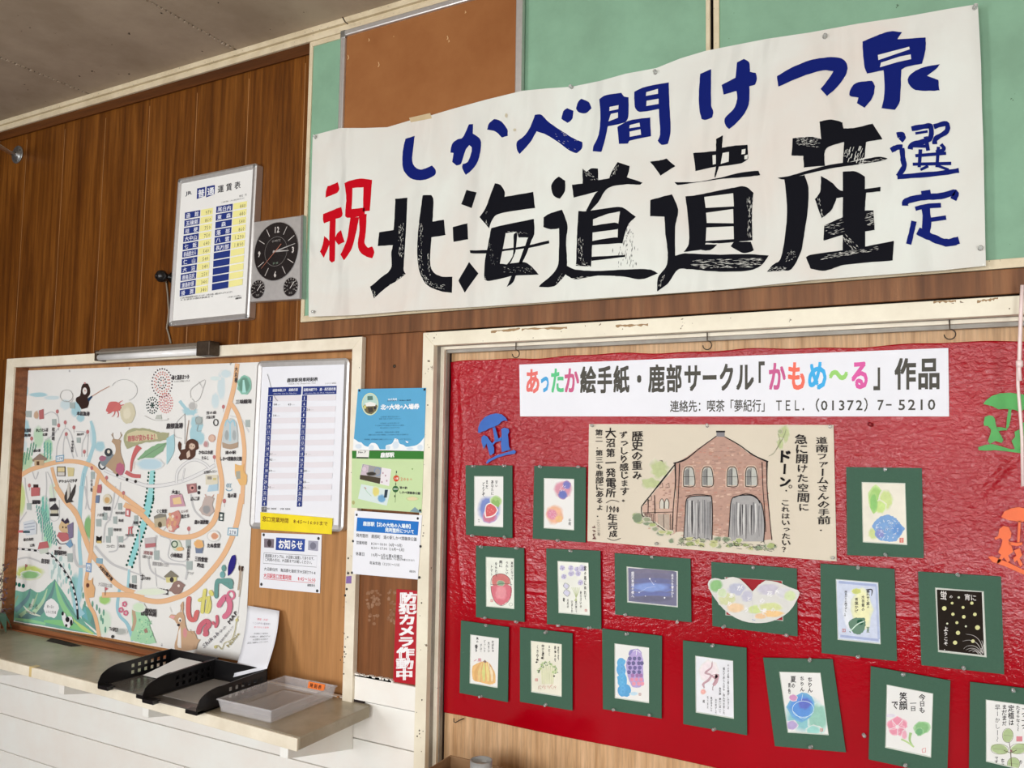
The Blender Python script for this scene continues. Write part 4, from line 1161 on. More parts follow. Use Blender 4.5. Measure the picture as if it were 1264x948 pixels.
# small grey roads
k.crop(*E_)
for pts in ([(270,600),(275,520),(300,450),(330,400),(360,420),(380,470)], [(315,590),(318,500),(330,440)], [(385,600),(360,520),(340,450)], [(410,590),(390,520),(370,440)], [(440,590),(445,500),(470,430),(400,420)], [(475,590),(480,500),(485,440)], [(190,310),(240,290),(280,320),(285,370)], [(200,480),(250,440),(280,400)],
            [(60,730),(70,840),(100,948)], [(200,690),(205,800),(190,940)], [(210,690),(240,760),(260,900)], [(110,690),(130,740),(150,690)], [(470,720),(475,850),(465,940)], [(700,760),(690,850),(660,940)]):
    k.line(pts, 7, GRY)
def rd(cr, pts, wo=26, wi=16):
    k.crop(*cr); k.line(pts, wo, C(176,176,176)); k.line(pts, wi, C(224,224,222))
rd(E_, [(590,680),(680,720),(760,750),(850,780)], 20, 14)
rd(F_, [(0,820),(80,840),(200,830),(320,800),(430,750),(520,700)], 26, 18)
rd(F_, [(260,820),(270,740),(330,680),(390,665),(450,690),(480,720)], 20, 13); rd(F_, [(300,810),(315,720)], 10, 5)
rd(F_, [(620,370),(690,390),(730,450),(745,480)], 8, 4)
k.crop(*G_)
for pts, w in (([(385,340),(390,420),(410,465),(440,470),(480,465)], 16), ([(50,430),(110,418),(170,435),(190,445)], 10), ([(450,0),(470,120),(490,140)], 9), ([(510,350),(560,410),(620,460),(700,490)], 14), ([(560,330),(570,230),(600,180),(630,0)], 9), ([(590,385),(640,370),(640,290)], 9), ([(640,330),(700,300),(740,200)], 9), ([(600,200),(560,150)], 9), ([(160,150),(200,180),(200,320)], 5), ([(110,150),(60,230),(50,300)], 7), ([(245,80),(245,180),(270,205),(300,180),(300,80)], 4), ([(330,260),(380,250)], 4)): k.line(pts, w, GRY)
k.crop(*H_)
for pts, w in (([(200,90),(220,180),(180,240),(240,270),(230,370),(330,390),(340,290)], 7), ([(60,200),(60,420),(70,500),(60,600)], 9), ([(160,240),(150,330),(210,400),(330,420),(330,500)], 12), ([(110,370),(130,450),(210,500)], 10), ([(360,0),(380,90),(440,150),(500,180)], 11), ([(0,450),(60,470)], 8), ([(150,430),(160,540)], 5), ([(240,270),(280,250)], 5), ([(640,400),(650,520),(640,660),(636,700)], 3)): k.line(pts, w, GRY)
# orange roads
def orange(cr, pts, w):
    k.crop(*cr); k.line(pts, w*1.15, C(206,150,92)); k.line(pts, w, ORG)
orange(E_, [(0,735),(90,680),(180,650),(280,625),(380,620),(480,640),(540,680),(600,760),(700,840),(820,930),(860,960)], 26)
orange(E_, [(240,660),(260,740),(300,840),(360,920),(400,980)], 19)
orange(E_, [(555,700),(530,820),(510,960)], 20)
orange(F_, [(668,20),(655,120),(640,200),(620,280),(590,380),(560,470),(545,560),(540,650),(555,740),(565,820),(560,900),(545,960)], 27)
orange(F_, [(620,280),(670,360),(700,470),(715,600),(710,720),(705,850),(700,960)], 24)
orange(G_, [(280,0),(340,90),(400,160),(440,270),(485,385),(540,460),(620,560),(700,610),(800,640)], 26)
orange(G_, [(510,0),(500,130),(495,250),(487,385)], 20)
orange(G_, [(487,385),(470,480),(455,580),(470,680),(510,760),(535,880)], 19)
orange(H_, [(-160,590),(0,590),(80,615),(170,628),(260,610),(370,560),(480,450),(560,340),(620,200),(645,80),(660,0)], 27)
orange(H_, [(-30,60),(60,110),(120,170),(190,225),(290,252),(390,240),(470,190),(510,120),(530,0)], 27)
# route shields
k.crop(*H_); k.poly([(577,195),(638,198),(634,245),(573,240)], C(86,150,176)); k.poly([(583,201),(632,204),(629,239),(579,235)], C(226,232,236)); k.text('278', (586,206),(626,209),(584,236),C(50,80,110),.02)
k.crop(*E_); k.poly([(266,584),(322,576),(320,620),(266,626)], C(90,150,180)); k.poly([(272,590),(316,583),(314,614),(272,619)], C(220,230,236)); k.text('278', (275,592),(313,586),(275,616),C(60,90,120),.02)
k.crop(*G_); k.poly([(458,448),(490,452),(488,505),(456,500)], C(86,140,190)); k.poly([(463,456),(484,459),(482,496),(461,492)], C(214,226,236)); k.text('43', (464,462),(482,464),(463,490),C(50,80,130),.02)
k.poly([(518,420),(556,424),(554,456),(516,450)], C(110,160,180))
# railway
k._l(); 
rail = [(25,364),(100,370),(170,378),(240,396),(290,440),(340,510),(375,570),(395,640),(405,700),(410,780)]
k.line(rail, 12, C(40,40,44)); k._l()
k._l(); k.hold = True
seg = []
for a, b2 in zip(rail[:-1], rail[1:]):
    for t in (0, .25, .5, .75): seg.append((a[0]+(b2[0]-a[0])*t, a[1]+(b2[1]-a[1])*t))
for i in range(0, len(seg)-2, 2): k.line([seg[i], seg[i+1]], 9, C(226,226,226), False)
k.hold = False
# station
k.poly([(175,370),(185,330),(232,322),(242,360)], C(178,36,44)); k.poly([(180,372),(236,362),(234,390),(190,398)], C(196,206,190)); k.text('鹿部駅', (196,422),(246,428),(195,452),INK,.02)
# balloons
k._l(); k.hold = True
def balloon(cr, x, y):
    k.crop(*cr); k.ell(x, y, 10, 14, C(178,70,70), 10); k.line([(x, y+14), (x+1, y+34)], 1.6, C(110,90,90), False)
for x, y in ((277,287),(330,360),(388,394),(286,380),(337,438),(480,423),(105,468),(458,556),(607,730),(720,832),(508,665),(90,782)): balloon(E_, x, y)
for x, y in ((575,310),(514,646)): balloon(F_, x, y)
for x, y in ((348,202),(556,40)): balloon(H_, x, y)
# grey building pictograms
for cr, pts in ((E_, ((85,305,20,22),(378,248,18,20),(256,360,15,22),(420,480,14,18),(514,715,14,24))), (F_, ((412,405,24,26),(738,422,16,24))), (G_, ((125,120,14,20),(365,420,16,26),(568,178,14,22),(532,215,16,22),(600,268,14,24),(628,200,12,22),(657,120,12,20),(588,312,14,20),(662,312,14,18),(740,548,14,22))), (H_, ((40,155,12,30),(160,358,16,28),(345,292,15,26),(352,418,18,26),(30,495,12,20)))):
    k.crop(*cr)
    for x, y, rx, ry in pts: k.poly([(x-rx,y-ry),(x+rx,y-ry*1.05),(x+rx*.95,y+ry),(x-rx*.9,y+ry*.9)], C(150,166,162)); 
k.hold = False
# fireworks
k.crop(*F_); k._l(); k.hold = True
for cx, cy, cs, R_ in ((165,150,(C(196,96,80),C(70,50,60),C(206,110,90)),(18,34,52,66,86)), (100,300,(C(30,60,56),C(40,44,46)),(16,34,48)), (190,285,(C(190,70,90),C(220,120,110)),(14,28,44,58))):
    for ri, rr in enumerate(R_):
        n = 6+ri*5
        for i in range(n):
            a = 2*pi*i/n+ri; k.ell(cx+rr*.78*cos(a), cy+rr*sin(a)*1.1, 4.2, 5.5, cs[(ri+(i if ri < 1 else 0)) % len(cs)], 7)
k.hold = False
k.ell(100,300,8,12,C(60,80,76)); k.text('海と温泉まつり', (232,98),(350,92),(230,132),INK,.03); k.text('七月に開催される', (245,134),(355,128),(244,148),C(120,116,116))
# black bear with a fishing rod, squid, scallop
k.crop(*E_)
k.line([(510,185),(570,148),(628,118)], 5, C(180,120,80), False); k.ring(725,145,88,72,2.2,C(120,120,120),24,-2.7,1.2)
k.poly([(440,120),(455,100),(480,100),(495,130),(496,170),(480,195),(490,220),(480,262),(440,272),(420,240),(402,215),(405,195),(430,180)], C(52,34,28), True, 1); k.ell(462,150,15,24,C(226,220,214)); k.ell(464,148,4,5,C(190,110,90)); k.poly([(480,200),(510,180),(512,190),(488,222)], C(30,60,90)); k.ell(462,97,7,6,C(190,120,120))
k.ring(340,182,42,40,2.5,C(120,116,110)); k.line([(330,215),(370,225),(385,200)], 2, C(140,136,130))
k.poly([(608,262),(628,226),(660,220),(690,232),(706,262),(690,282),(650,290),(622,298),(606,285)], C(196,44,36), True, 2)
k._l(); k.hold = True
for i in range(7): a = -1.0+i*.55; k.line([(668,262),(668+52*cos(a),262+44*sin(a)),(668+70*cos(a+.2),262+66*sin(a+.2))], [9,6,3], C(200,56,44))
k.hold = False
k.poly([(702,270),(730,235),(765,222),(792,258),(798,310),(775,360),(735,368),(705,335)], C(206,198,162), True, 3); k.blob(745,300,30,44,C(222,214,184),C(206,198,162))
k.text('本別漁港', (408,284),(494,288),(407,314),INK,.03)
# sea creatures at the left: lodge, crab sign
k.poly([(155,280),(185,270),(188,335),(158,340)], C(170,40,40)); k.blob(138,310,20,30,C(190,150,110),W_); k.text('出来澗崎', (40,400),(102,400),(38,428),INK,.03); k.text('漁港', (55,436),(100,436),(54,456),INK,.03); k.text('ひょうたん沼', (135,400),(216,396),(134,426),INK,.03); k.text('公園', (180,432),(212,430),(178,452),INK,.03)
k.poly([(110,610),(160,568),(212,602),(205,615),(115,622)], C(120,84,52)); k.rect(125,612,188,648,C(190,160,110)); k.rect(140,620,158,646,C(90,64,44)); k.text('森の家', (118,540),(166,536),(118,562),INK,.03)
k.poly([(105,810),(162,800),(158,850),(104,855)], C(176,30,34)); k.rect(118,775,150,806,C(60,40,40)); k.rect(124,812,148,842,C(226,200,196)); k.text('消防署', (110,884),(166,882),(108,908),INK,.03); k.text('役場前', (222,868),(268,864),(222,890),INK,.03); k.poly([(228,935),(265,900),(285,930)], INK); k.rect(235,928,280,945,INK)
for cr, t, x, y, w, h in ((E_,'松屋崎',244,392,20,90),(E_,'中学校前',372,480,16,80),(E_,'小学校',500,735,14,90),(F_,'大岩橋',655,40,22,110),(F_,'折戸川',98,680,16,50)):
    k.crop(*cr); k.vtext(t, x+8, y, x+6, y+h, w, INK, .02)
k.crop(*E_); k.text('漁協支所', (408,432),(456,428),(408,450),INK,.02); k.text('ぴりか', (285,742),(345,744),(285,764),INK,.02); k.text('いさりび', (345,738),(410,736),(345,764),INK,.03)
# bird, signs
k.poly([(325,860),(345,800),(352,760),(362,775),(365,840),(400,770),(398,820),(375,880),(390,890),(340,900)], C(66,62,60), True, 1.5); k.poly([(345,800),(352,760),(362,775),(360,850),(345,880)], C(196,192,180), True)
k.rect(276,655,332,720,C(70,60,50)); k.rect(281,660,327,690,C(216,196,130)); k.rect(281,693,327,716,C(206,200,190)); k.poly([(345,660),(392,664),(386,720),(350,722)], C(206,190,120), True)
k.poly([(548,778),(574,774),(572,832),(546,834)], C(180,40,48)); k.poly([(538,848),(562,846),(558,896),(534,898)], C(60,96,140)); k.ell(612,872,30,34,C(214,206,180)); k.ell(612,875,18,22,C(196,150,60)); k.text('喫茶店', (584,922),(636,922),(583,946),INK,.03)
# moped rider, deer and red slide
k.ring(578,645,22,28,9,C(60,60,64),16); k.poly([(560,600),(600,590),(640,560),(670,590),(650,640),(600,660),(570,640)], C(90,110,120), True, 2); k.blob(580,600,24,18,C(150,40,90),C(150,40,90)); k.ell(620,560,26,28,C(60,66,70)); k.ell(622,556,10,12,C(220,210,190))
k.poly([(640,490),(650,470),(690,474),(706,482),(700,510),(704,570),(720,620),(728,660),(700,700),(670,706),(640,680),(600,650),(640,600),(668,560),(662,510)], C(166,130,84), True, 1)
k.line([(660,475),(648,450),(650,430)], 4, C(150,120,80)); k.line([(690,475),(705,450),(700,425)], 4, C(150,120,80)); k.line([(648,455),(640,440)], 3, C(150,120,80)); k.line([(706,455),(712,440)], 3, C(150,120,80))
k.blob(700,670,30,40,C(170,30,90),C(170,30,90)); k.line([(735,690),(780,715),(835,720)], 26, C(190,40,40)); k.line([(770,690),(778,620),(800,560),(826,520)], [12,18,30,44], C(190,36,34)); k.line([(790,670),(795,620)], 7, C(226,214,206), False)
for x, y in ((680,712),(745,742),(802,755)): k.ell(x, y, 9, 11, C(50,44,44))
k.crop(0, 400, 3.83)
k.poly([(590,560),(592,520),(625,495),(700,495),(760,512),(800,515),(795,545),(750,555),(690,560),(640,575),(605,590)], C(150,150,96), True, 2); k.poly([(598,552),(604,520),(640,505),(700,505),(745,520),(750,545),(690,550),(640,560)], C(200,190,140), True, 1)
k.text('鹿部が変わるよ！', (605,528),(745,516),(608,556),C(170,30,36),.04,br=(748,548)); k.poly([(650,640),(690,600),(740,570),(790,560),(770,600),(720,635),(670,650)], C(96,156,96), True, 2); k.line([(660,645),(720,605),(785,565)], 3, C(60,110,60))
k.blob(715,662,68,32,C(176,208,220),W_); k.poly([(790,540),(825,520),(826,600),(790,665)], C(150,200,208), True)
# boat, dog-like brown bear
k.crop(*F_); k.line([(50,370),(120,400),(200,398),(205,385)], 3, C(150,146,140)); k.poly([(120,392),(130,365),(160,362),(165,394)], C(176,180,170)); k.text('鹿部漁港', (196,420),(306,416),(194,458),INK,.04)
k.line([(318,355),(320,420),(318,560)], 3, C(90,90,90), False); k.line([(318,358),(262,420),(250,500),(300,522)], 2.4, C(140,140,140)); k.line([(345,400),(335,470),(326,560)], 4, C(150,110,80), False)
k.poly([(272,560),(282,540),(296,560),(292,600),(320,590),(330,545),(360,525),(395,535),(408,560),(410,590),(390,600),(384,640),(350,665),(320,660),(290,668),(276,650),(290,620),(280,600)], C(84,56,44), True, 1.5); k.blob(368,575,22,22,C(206,178,150),C(150,110,84)); k.poly([(330,620),(350,600),(356,640),(335,655)], C(206,180,156), True); k.ell(362,572,3,4,C(30,20,20)); k.ell(376,576,3,4,C(30,20,20))
k.line([(360,250),(358,200),(400,160),(455,130),(440,190),(420,250),(390,275),(365,255)], 2.6, C(140,140,138)); k.line([(410,140),(430,170),(440,190)], 2, C(150,150,150)); k.blob(368,305,28,30,C(170,170,166),W_); k.ring(412,400,22,24,3,C(120,130,130)); k.line([(410,430),(400,470),(430,470)], 3, C(140,140,140))
k.text('宮の森', (462,340),(530,336),(460,362),INK,.02); k.text('児童公園', (462,370),(520,366),(460,392),INK,.02); k.ring(526,415,15,21,6,C(50,50,50),16); k.ring(500,520,22,24,3,C(196,130,110)); k.blob(500,520,20,22,C(214,176,150),C(200,150,120)); k.blob(460,560,18,24,C(180,120,120),W_)
k.text('かねは水産', (412,600),(508,600),(410,628),INK,.03); k.text('たらこ', (430,638),(480,640),(430,664),INK,.03)
# geyser park
k.poly([(570,560),(575,470),(590,410),(625,385),(660,410),(672,480),(675,570),(640,590),(600,585)], C(186,196,196), True, 1.5); k.poly([(568,545),(620,560),(676,545),(674,580),(625,594),(572,582)], C(160,130,96), True); k.line([(622,540),(622,420)], [16,9], C(150,200,214), False)
for s_ in (-1, 1): k.line([(622,420),(622+s_*22,400),(622+s_*34,440)], 9, C(130,190,208))
k.blob(600,500,16,40,C(140,150,150),C(186,196,196)); k.blob(650,500,16,40,C(150,160,160),C(186,196,196))
k.text('道の駅', (588,604),(660,602),(588,628),INK,.03); k.text('しかべ間歇泉公園', (552,642),(700,642),(552,672),INK,.03)
k.blob(716,165,46,62,C(20,120,92),C(120,196,170)); k.line([(712,130),(716,215)], [10,26], C(160,220,210), False); k.text('三味線滝', (660,262),(766,258),(658,292),INK,.04)
# cafes and shops
k.text('古民家ギャラリー', (446,738),(536,730),(446,760),INK,.02); k.rect(458,765,540,830,C(214,206,180)); k.rect(470,775,500,795,C(120,110,90)); k.rect(508,785,530,800,C(196,180,90)); k.poly([(480,835),(540,825),(540,870),(470,878)], C(160,196,214)); k.text('大あし', (232,862),(296,872),(230,892),INK,.04)
k.poly([(225,900),(300,895),(312,960),(222,960)], C(190,120,140)); k.poly([(330,828),(395,820),(400,880),(340,892)], C(140,60,60), True); k.ell(368,852,18,20,C(196,130,120)); k.ell(370,852,8,9,C(60,36,40)); k.ell(415,850,9,14,INK); k.ell(412,884,9,12,INK); k.text('ぱん工房', (358,912),(418,908),(356,940),INK,.03)
for i in range(3): k.line([(603+i*12,850),(598+i*12,836),(606+i*12,822)], 4, C(70,140,170))
k.ring(615,858,20,14,5,C(70,140,170),12,0,pi); k.text('亀の湯', (606,888),(664,886),(604,920),INK,.04)
k.poly([(655,690),(672,700),(700,700),(716,690),(714,740),(735,770),(730,830),(690,836),(672,800),(655,760)], C(226,170,70), True, 1); k.poly([(662,742),(690,738),(692,790),(664,794)], C(150,150,130))
# lower half: people dancing, buildings, gourds
k.crop(*G_)
for x, y, w, t in ((140,0,50,None),): k.rect(138,8,188,56,C(180,40,44)); k.text('消防', (144,80),(192,80),(143,104),INK,.03)
k.text('警察', (248,70),(284,68),(248,92),INK,.02); k.poly([(246,130),(274,104),(302,130)], INK); k.rect(250,130,298,140,INK); k.rect(250,160,298,176,C(60,60,60)); k.rect(254,140,294,160,C(196,190,160))
k.poly([(92,210),(150,196),(172,220),(170,280),(110,290),(96,260)], C(206,214,220)); 
for i in range(3): k.line([(100,225+i*18),(160,215+i*18)], 4, C(110,130,160), False)
k.rect(56,258,92,272,C(190,40,50)); k.rect(92,262,132,274,C(50,80,90)); k.text('総合病院', (94,304),(152,300),(93,324),INK,.02); k.text('公園', (130,338),(158,336),(130,356),INK,.02)
k.poly([(320,195),(335,210),(350,200),(362,230),(360,265),(340,275),(310,262),(300,240)], C(206,170,110), True, 1); k.poly([(314,200),(322,186),(334,206),(350,186),(362,212),(340,222)], C(60,50,70)); k.ell(325,240,4,6,C(40,30,30)); k.ell(343,242,4,6,C(40,30,30))
k.poly([(290,290),(300,270),(350,275),(365,300),(350,330),(310,325)], C(176,40,50), True, 1); k.line([(292,300),(320,330),(360,320)], 10, C(230,226,220)); k.line([(288,310),(310,338),(370,330)], 4, C(40,36,60)); k.poly([(350,230),(385,210),(384,300),(360,310)], C(90,70,120), True); k.poly([(340,340),(370,310),(384,345),(365,362)], C(80,140,180), True); k.text('鹿部稲荷神社', (274,372),(348,378),(273,402),INK,.03); k.blob(306,362,8,10,C(110,60,60),W_)
k.poly([(460,535),(470,550),(490,550),(500,532),(500,570),(512,600),(505,650),(470,655),(458,600)], C(222,164,90), True, 1); k.blob(470,580,12,16,C(100,60,50),C(222,164,90))
k.line([(571,590),(572,640)], 2.5, C(90,60,60), False); k.poly([(572,590),(590,600),(572,612)], C(190,40,60)); k.line([(106,456),(104,490)], 2.5, C(90,60,60), False); k.poly([(106,454),(120,466),(106,476)], C(160,50,40))
k.text('大沼国定公園', (532,560),(612,572),(531,584),C(120,116,120)); k.text('大沼公園方面', (545,458),(620,540),(533,476),C(60,50,50),.03)
k.poly([(360,760),(378,764),(384,800),(362,828),(340,822),(328,800),(318,760),(322,735),(340,745),(345,770)], C(232,232,232), True, 1); k.ell(352,780,12,16,C(30,30,34)); k.ell(374,798,8,18,C(30,30,34)); k.ell(324,745,7,12,C(30,30,34)); k.ell(345,815,7,9,C(30,30,34))
k._l(); k.hold = True
for cx, cy in ((685,690),(664,724),(692,742)):
    for i in range(5): a = i*2*pi/5; k.ell(cx+10*cos(a), cy+12*sin(a), 5.5, 8, C(206,60,110), 8, a)
k.hold = False
k.text('下の湯温泉', (596,822),(650,828),(596,848),INK,.03); k.blob(665,850,40,22,C(160,166,160),W_); k.ell(616,880,9,10,C(60,60,60)); k.poly([(520,290),(538,300),(552,290),(548,325),(520,330)], C(30,26,26), True); k.rect(524,320,550,334,C(200,170,60)); k.poly([(705,240),(735,234),(733,242),(728,246),(730,280),(724,280),(722,248),(714,248),(712,282),(706,282),(708,246)], C(196,40,50)); k.poly([(692,130),(720,134),(716,180),(690,176)], C(190,50,50)); k.rect(698,142,710,170,C(236,220,220)); k.poly([(528,0),(552,2),(548,38),(524,36)], C(180,40,48)); k.poly([(518,56),(538,56),(534,100),(514,98)], C(60,96,140)); k.ell(584,78,26,30,C(214,206,180)); k.ell(584,82,16,18,C(196,150,60)); k.text('亀泉', (562,120),(606,120),(562,144),INK,.04)
for t, x, y, w in (('八百文',526,160,40),('漁協',560,140,0),('村井商店',632,148,56),('海産',648,192,32),('理容室',620,246,48),('コンビニ',578,342,52),('酒店',652,342,36),('中央公民館',690,278,50),('旅館',736,205,30)):
    if w: k.text(t, (x,y), (x+w,y), (x,y+18), INK, .02)
# right lower half
k.crop(*H_)
k.poly([(240,10),(310,0),(330,70),(242,76)], C(190,130,150)); k.poly([(255,25),(300,15),(310,55),(262,60)], C(226,190,120)); k.text('ＣＣ食堂', (160,88),(222,86),(160,112),INK,.03); k.poly([(146,130),(215,118),(222,185),(152,195)], C(176,160,120)); k.poly([(146,130),(180,112),(216,118),(214,132),(148,144)], C(96,90,70)); k.ell(182,178,12,18,C(90,80,60))
k.poly([(222,150),(250,110),(290,92),(304,130),(290,180),(262,222),(236,220),(220,190)], C(196,110,90), True, 2)
k._l(); k.hold = True
for _ in range(16): k.ell(random.uniform(232,290), random.uniform(115,205), 8, 10, random.choice([C(190,50,50),C(220,180,120),C(206,140,80),C(230,210,190)]), 8)
k.hold = False
k.text('魚たち', (305,118),(356,112),(304,144),INK,.03); k.text('むら松', (305,94),(346,88),(304,112),C(120,100,100),.02)
k.poly([(440,20),(470,10),(500,25),(490,60),(500,100),(470,130),(430,120),(410,90),(430,60)], C(180,160,150), True, 2); k.blob(455,90,26,30,C(130,130,130),C(180,160,150)); k.line([(455,20),(445,0)], 4, C(190,130,110)); k.line([(485,20),(498,2)], 4, C(190,130,110)); k.text('鹿の湯旅館', (384,150),(466,150),(383,176),INK,.04)
k.poly([(528,104),(556,108),(552,158),(524,154)], C(50,66,66)); k.rect(534,116,548,130,C(220,226,220)); k.rect(534,136,548,150,C(220,226,220))
k.ell(496,245,40,34,C(206,206,200)); k.ell(496,245,34,28,C(236,232,226)); k.blob(502,245,22,20,C(206,130,80),C(226,190,150)); k.text('たぬ食堂', (458,286),(534,286),(457,314),INK,.04)
k.poly([(385,275),(435,270),(436,300),(430,345),(392,345)], C(60,90,130), True); k.blob(410,292,28,26,C(226,160,60),C(226,180,90)); k.text('三四食堂', (386,362),(460,370),(385,392),INK,.04); k.text('売店', (398,400),(440,406),(397,426),INK,.04)
k.poly([(250,300),(262,272),(290,268),(305,290),(310,315),(290,332),(262,326)], C(196,206,180), True, 1); k.ring(268,292,17,18,7,C(60,90,70),14); k.blob(298,320,22,12,C(226,170,90),C(226,190,120)); k.text('小林商店', (244,342),(314,346),(243,370),INK,.04)
k.poly([(92,256),(155,250),(158,312),(94,316)], C(186,180,180)); k.poly([(95,290),(158,284),(156,306),(98,314)], C(170,50,60)); k.text('消防署', (85,328),(140,334),(84,352),C(140,60,60),.02); k.text('役場のとなり', (80,354),(135,360),(80,374),INK,.01); k.text('鹿部町役場のとなり', (138,392),(235,402),(137,418),C(110,106,110),.01)
k.poly([(206,480),(246,445),(290,480),(284,486),(212,488)], C(96,86,50)); k.poly([(216,486),(280,484),(278,516),(220,516)], C(206,196,110)); k.ell(252,500,12,16,C(66,60,60)); k.poly([(250,540),(262,515),(290,505),(315,520),(330,530),(318,545),(305,575),(270,585),(250,570),(232,565)], C(120,70,50), True, 1); k.ell(292,535,7,8,C(226,214,206)); k.text('鹿部食堂', (160,546),(232,556),(159,580),INK,.05)
k.text('光明寺', (92,482),(126,484),(92,502),INK,.02); k.line([(66,476),(90,476),(88,496),(70,498)], 4, INK, False); k.line([(80,466),(78,504)], 4, INK, False); k.vtext('公民館通り', 352,300, 344,392, 18, INK, .02); k.text('プラザ', (340,452),(380,454),(339,472),C(130,130,130),.01); k.text('図書室', (0,520),(46,528),(0,548),INK,.03)
# park
k.poly([(20,660),(40,650),(80,690),(110,720),(130,790),(160,870),(110,875),(40,860),(10,850),(20,780)], C(150,210,160), True, 3); k.line([(60,640),(30,680),(36,740),(20,800)], [10,20,20,14], C(176,140,100))
k._l(); k.hold = True
for _ in range(60): k.ell(random.uniform(45,140), random.uniform(730,862), random.uniform(2,6), random.uniform(2,6), random.choice([C(90,176,120),C(120,196,140),C(190,224,170),C(60,150,110)]), 7)
k.hold = False
k.text('鹿部公園', (72,662),(162,672),(71,708),INK,.05); k.poly([(88,795),(104,780),(114,806),(96,812)], C(140,90,60)); k.blob(130,570,100,22,C(220,232,206),W_); k.blob(60,660,40,30,C(200,226,190),W_)
# deer at the foot of the map
k.poly([(270,905),(268,880),(285,820),(292,770),(278,752),(268,735),(235,720),(246,702),(278,706),(290,692),(312,688),(302,650),(318,625),(322,650),(318,690),(326,710),(330,750),(340,790),(352,800),(380,800),(392,820),(400,846),(420,850),(405,870),(395,905),(340,915),(300,912)], C(190,146,98), True, .8)
k.poly([(240,718),(248,708),(272,712),(262,730)], C(226,150,150), True); k.poly([(284,880),(292,800),(304,775),(308,900),(290,896)], C(236,230,222)); k.blob(330,810,14,34,C(206,120,120),C(190,146,98)); k.ell(292,764,9,8,C(60,44,44)); k.ell(300,735,10,14,C(232,226,216)); k.ell(301,738,5,7,C(30,26,26)); k.line([(250,690),(240,660)], 2.5, C(200,196,190)); k.line([(300,690),(312,640)], 2.5, C(170,120,80)); k.line([(360,790),(372,815),(385,798)], 3, C(150,110,70))
# the map title in bubble letters
cR, cY, cT, cB, cM, cP = C(204,52,44), C(214,206,70), C(24,130,120), C(36,30,120), C(196,36,76), C(206,66,112)
def bub(pts, w, c):
    d = tuple(v*.62 for v in c[:3])+(1,)
    if len(pts) > 2: k.line(pts, w+4, d); k.line(pts, w, c)
    else: k.line(pts, w+4, d, False); k.line(pts, w, c, False)
    for q in (pts[0], pts[-1]): k.ell(q[0], q[1], w*.5, w*.5, c)
bub([(352,608),(348,650),(350,700),(362,730),(385,732),(396,700),(400,688)], 24, cR)
bub([(412,620),(450,606),(470,622),(472,660),(462,690)], 18, cY); bub([(446,560),(434,640),(430,690)], 18, cY); bub([(478,570),(486,585)], 22, cY); bub([(470,600),(452,690)], 14, cY)
bub([(512,600),(515,520),(535,505),(600,545)], 20, cT); bub([(520,510),(590,505),(598,530)], 24, cT); k.ell(556,432,13,20,cT); k.ell(548,470,15,20,C(60,150,150)); k.poly([(580,478),(582,420),(604,360),(622,354),(628,380),(618,430),(598,464)], cB, True)
bub([(408,808),(420,770),(452,742),(470,760),(450,790),(455,815)], 26, cM); k.ell(450,818,17,14,cM)
bub([(492,748),(500,760)], 12, cM); bub([(516,712),(518,750),(508,775)], 14, cM)
bub([(528,650),(545,622),(572,600),(592,640),(584,690),(560,716)], 28, cP); k.ring(598,590,20,24,11,cP,18)
k.text('Shikaboo', (425,876),(560,752),(440,905),C(70,66,80),-.005); k.text('MAP', (572,742),(622,672),(592,765),INK,.02); k.text('鹿部町観光マップ', (530,862),(606,768),(538,872),C(90,86,90),.01)
k.line([(500,890),(520,884),(545,905),(560,870),(600,850),(620,800),(630,740),(640,712)], 4, C(176,166,90)); k.text('Namie', (565,882),(634,800),(585,900),C(150,140,60),.02); k.ell(508,892,9,10,C(190,180,90)); k.ell(632,735,8,10,C(200,190,110))
k.line([(652,420),(648,500),(640,560)], 9, C(176,150,120)); k.line([(664,420),(656,520),(645,600)], 6, C(196,180,160)); k.ell(648,432,6,16,C(70,50,44)); k.ell(664,436,6,16,C(70,50,44))
pa = k.build('painted_drawing', mp, 'ink', .2)
for i, (x, y) in enumerate(((30,461),(86,458),(160,455),(285,449),(14,765),(200,796))):
    tack(x, y, YM, ('small steel thumbtack at the top left corner of the illustrated map','small steel thumbtack on the top edge of the map above the black bear','small steel thumbtack on the top edge of the map left of the fireworks','small steel thumbtack near the top right corner of the illustrated map','small steel thumbtack at the lower left corner of the illustrated map','small steel thumbtack on the lower edge of the map beside the green park')[i], 'thumbtacks holding the map', M['alu'], .005)

# ================================================================== TIMETABLE
TC = (300, 420, 3.95)
q = quadpts(TC, [(70,102),(520,86),(488,934),(30,918)], .018)
r = empty('timetable_board', (q[3].x, .04, q[3].z), 'white departure timetable in a rounded aluminium frame to the right of the map', 'sign board')
fr_, inn = roundframe(q, .022, .024, M['alu_light'], 'frame', r, .022)
pp = [p+Vector((0, .004, 0)) for p in inn]
m = MB(); m.hexa([pp[1], pp[0], pp[3], pp[2]], (0, .008, 0)); sheet = m.build('printed_sheet', M['paper_cool'], r)
f = Ink(.0215, TC)
f.text('鹿部駅発車時刻表', (215,185),(365,179),(214,206),DK,.03); f.text('Shikabe Sta. Departure Time', (222,208),(356,203),(222,217),DK); f.text('2023.3.18改正', (400,206),(455,204),(400,215),DK)
f.poly([(124,230),(285,226),(283,266),(122,270)], NAVY); f.poly([(292,226),(457,222),(455,262),(290,266)], NAVY)
f.text('函館本線上り　函館方面', (145,237),(268,233),(144,252),C(230,232,240),.02); f.text('Hakodate Line for Hakodate', (150,256),(262,253),(150,264),C(220,222,235))
f.text('函館本線下り　森・長万部方面', (296,234),(453,229),(295,250),C(230,232,240),.02); f.text('Hakodate Line for Mori, Oshamambe', (300,254),(448,250),(300,262),C(220,222,235))
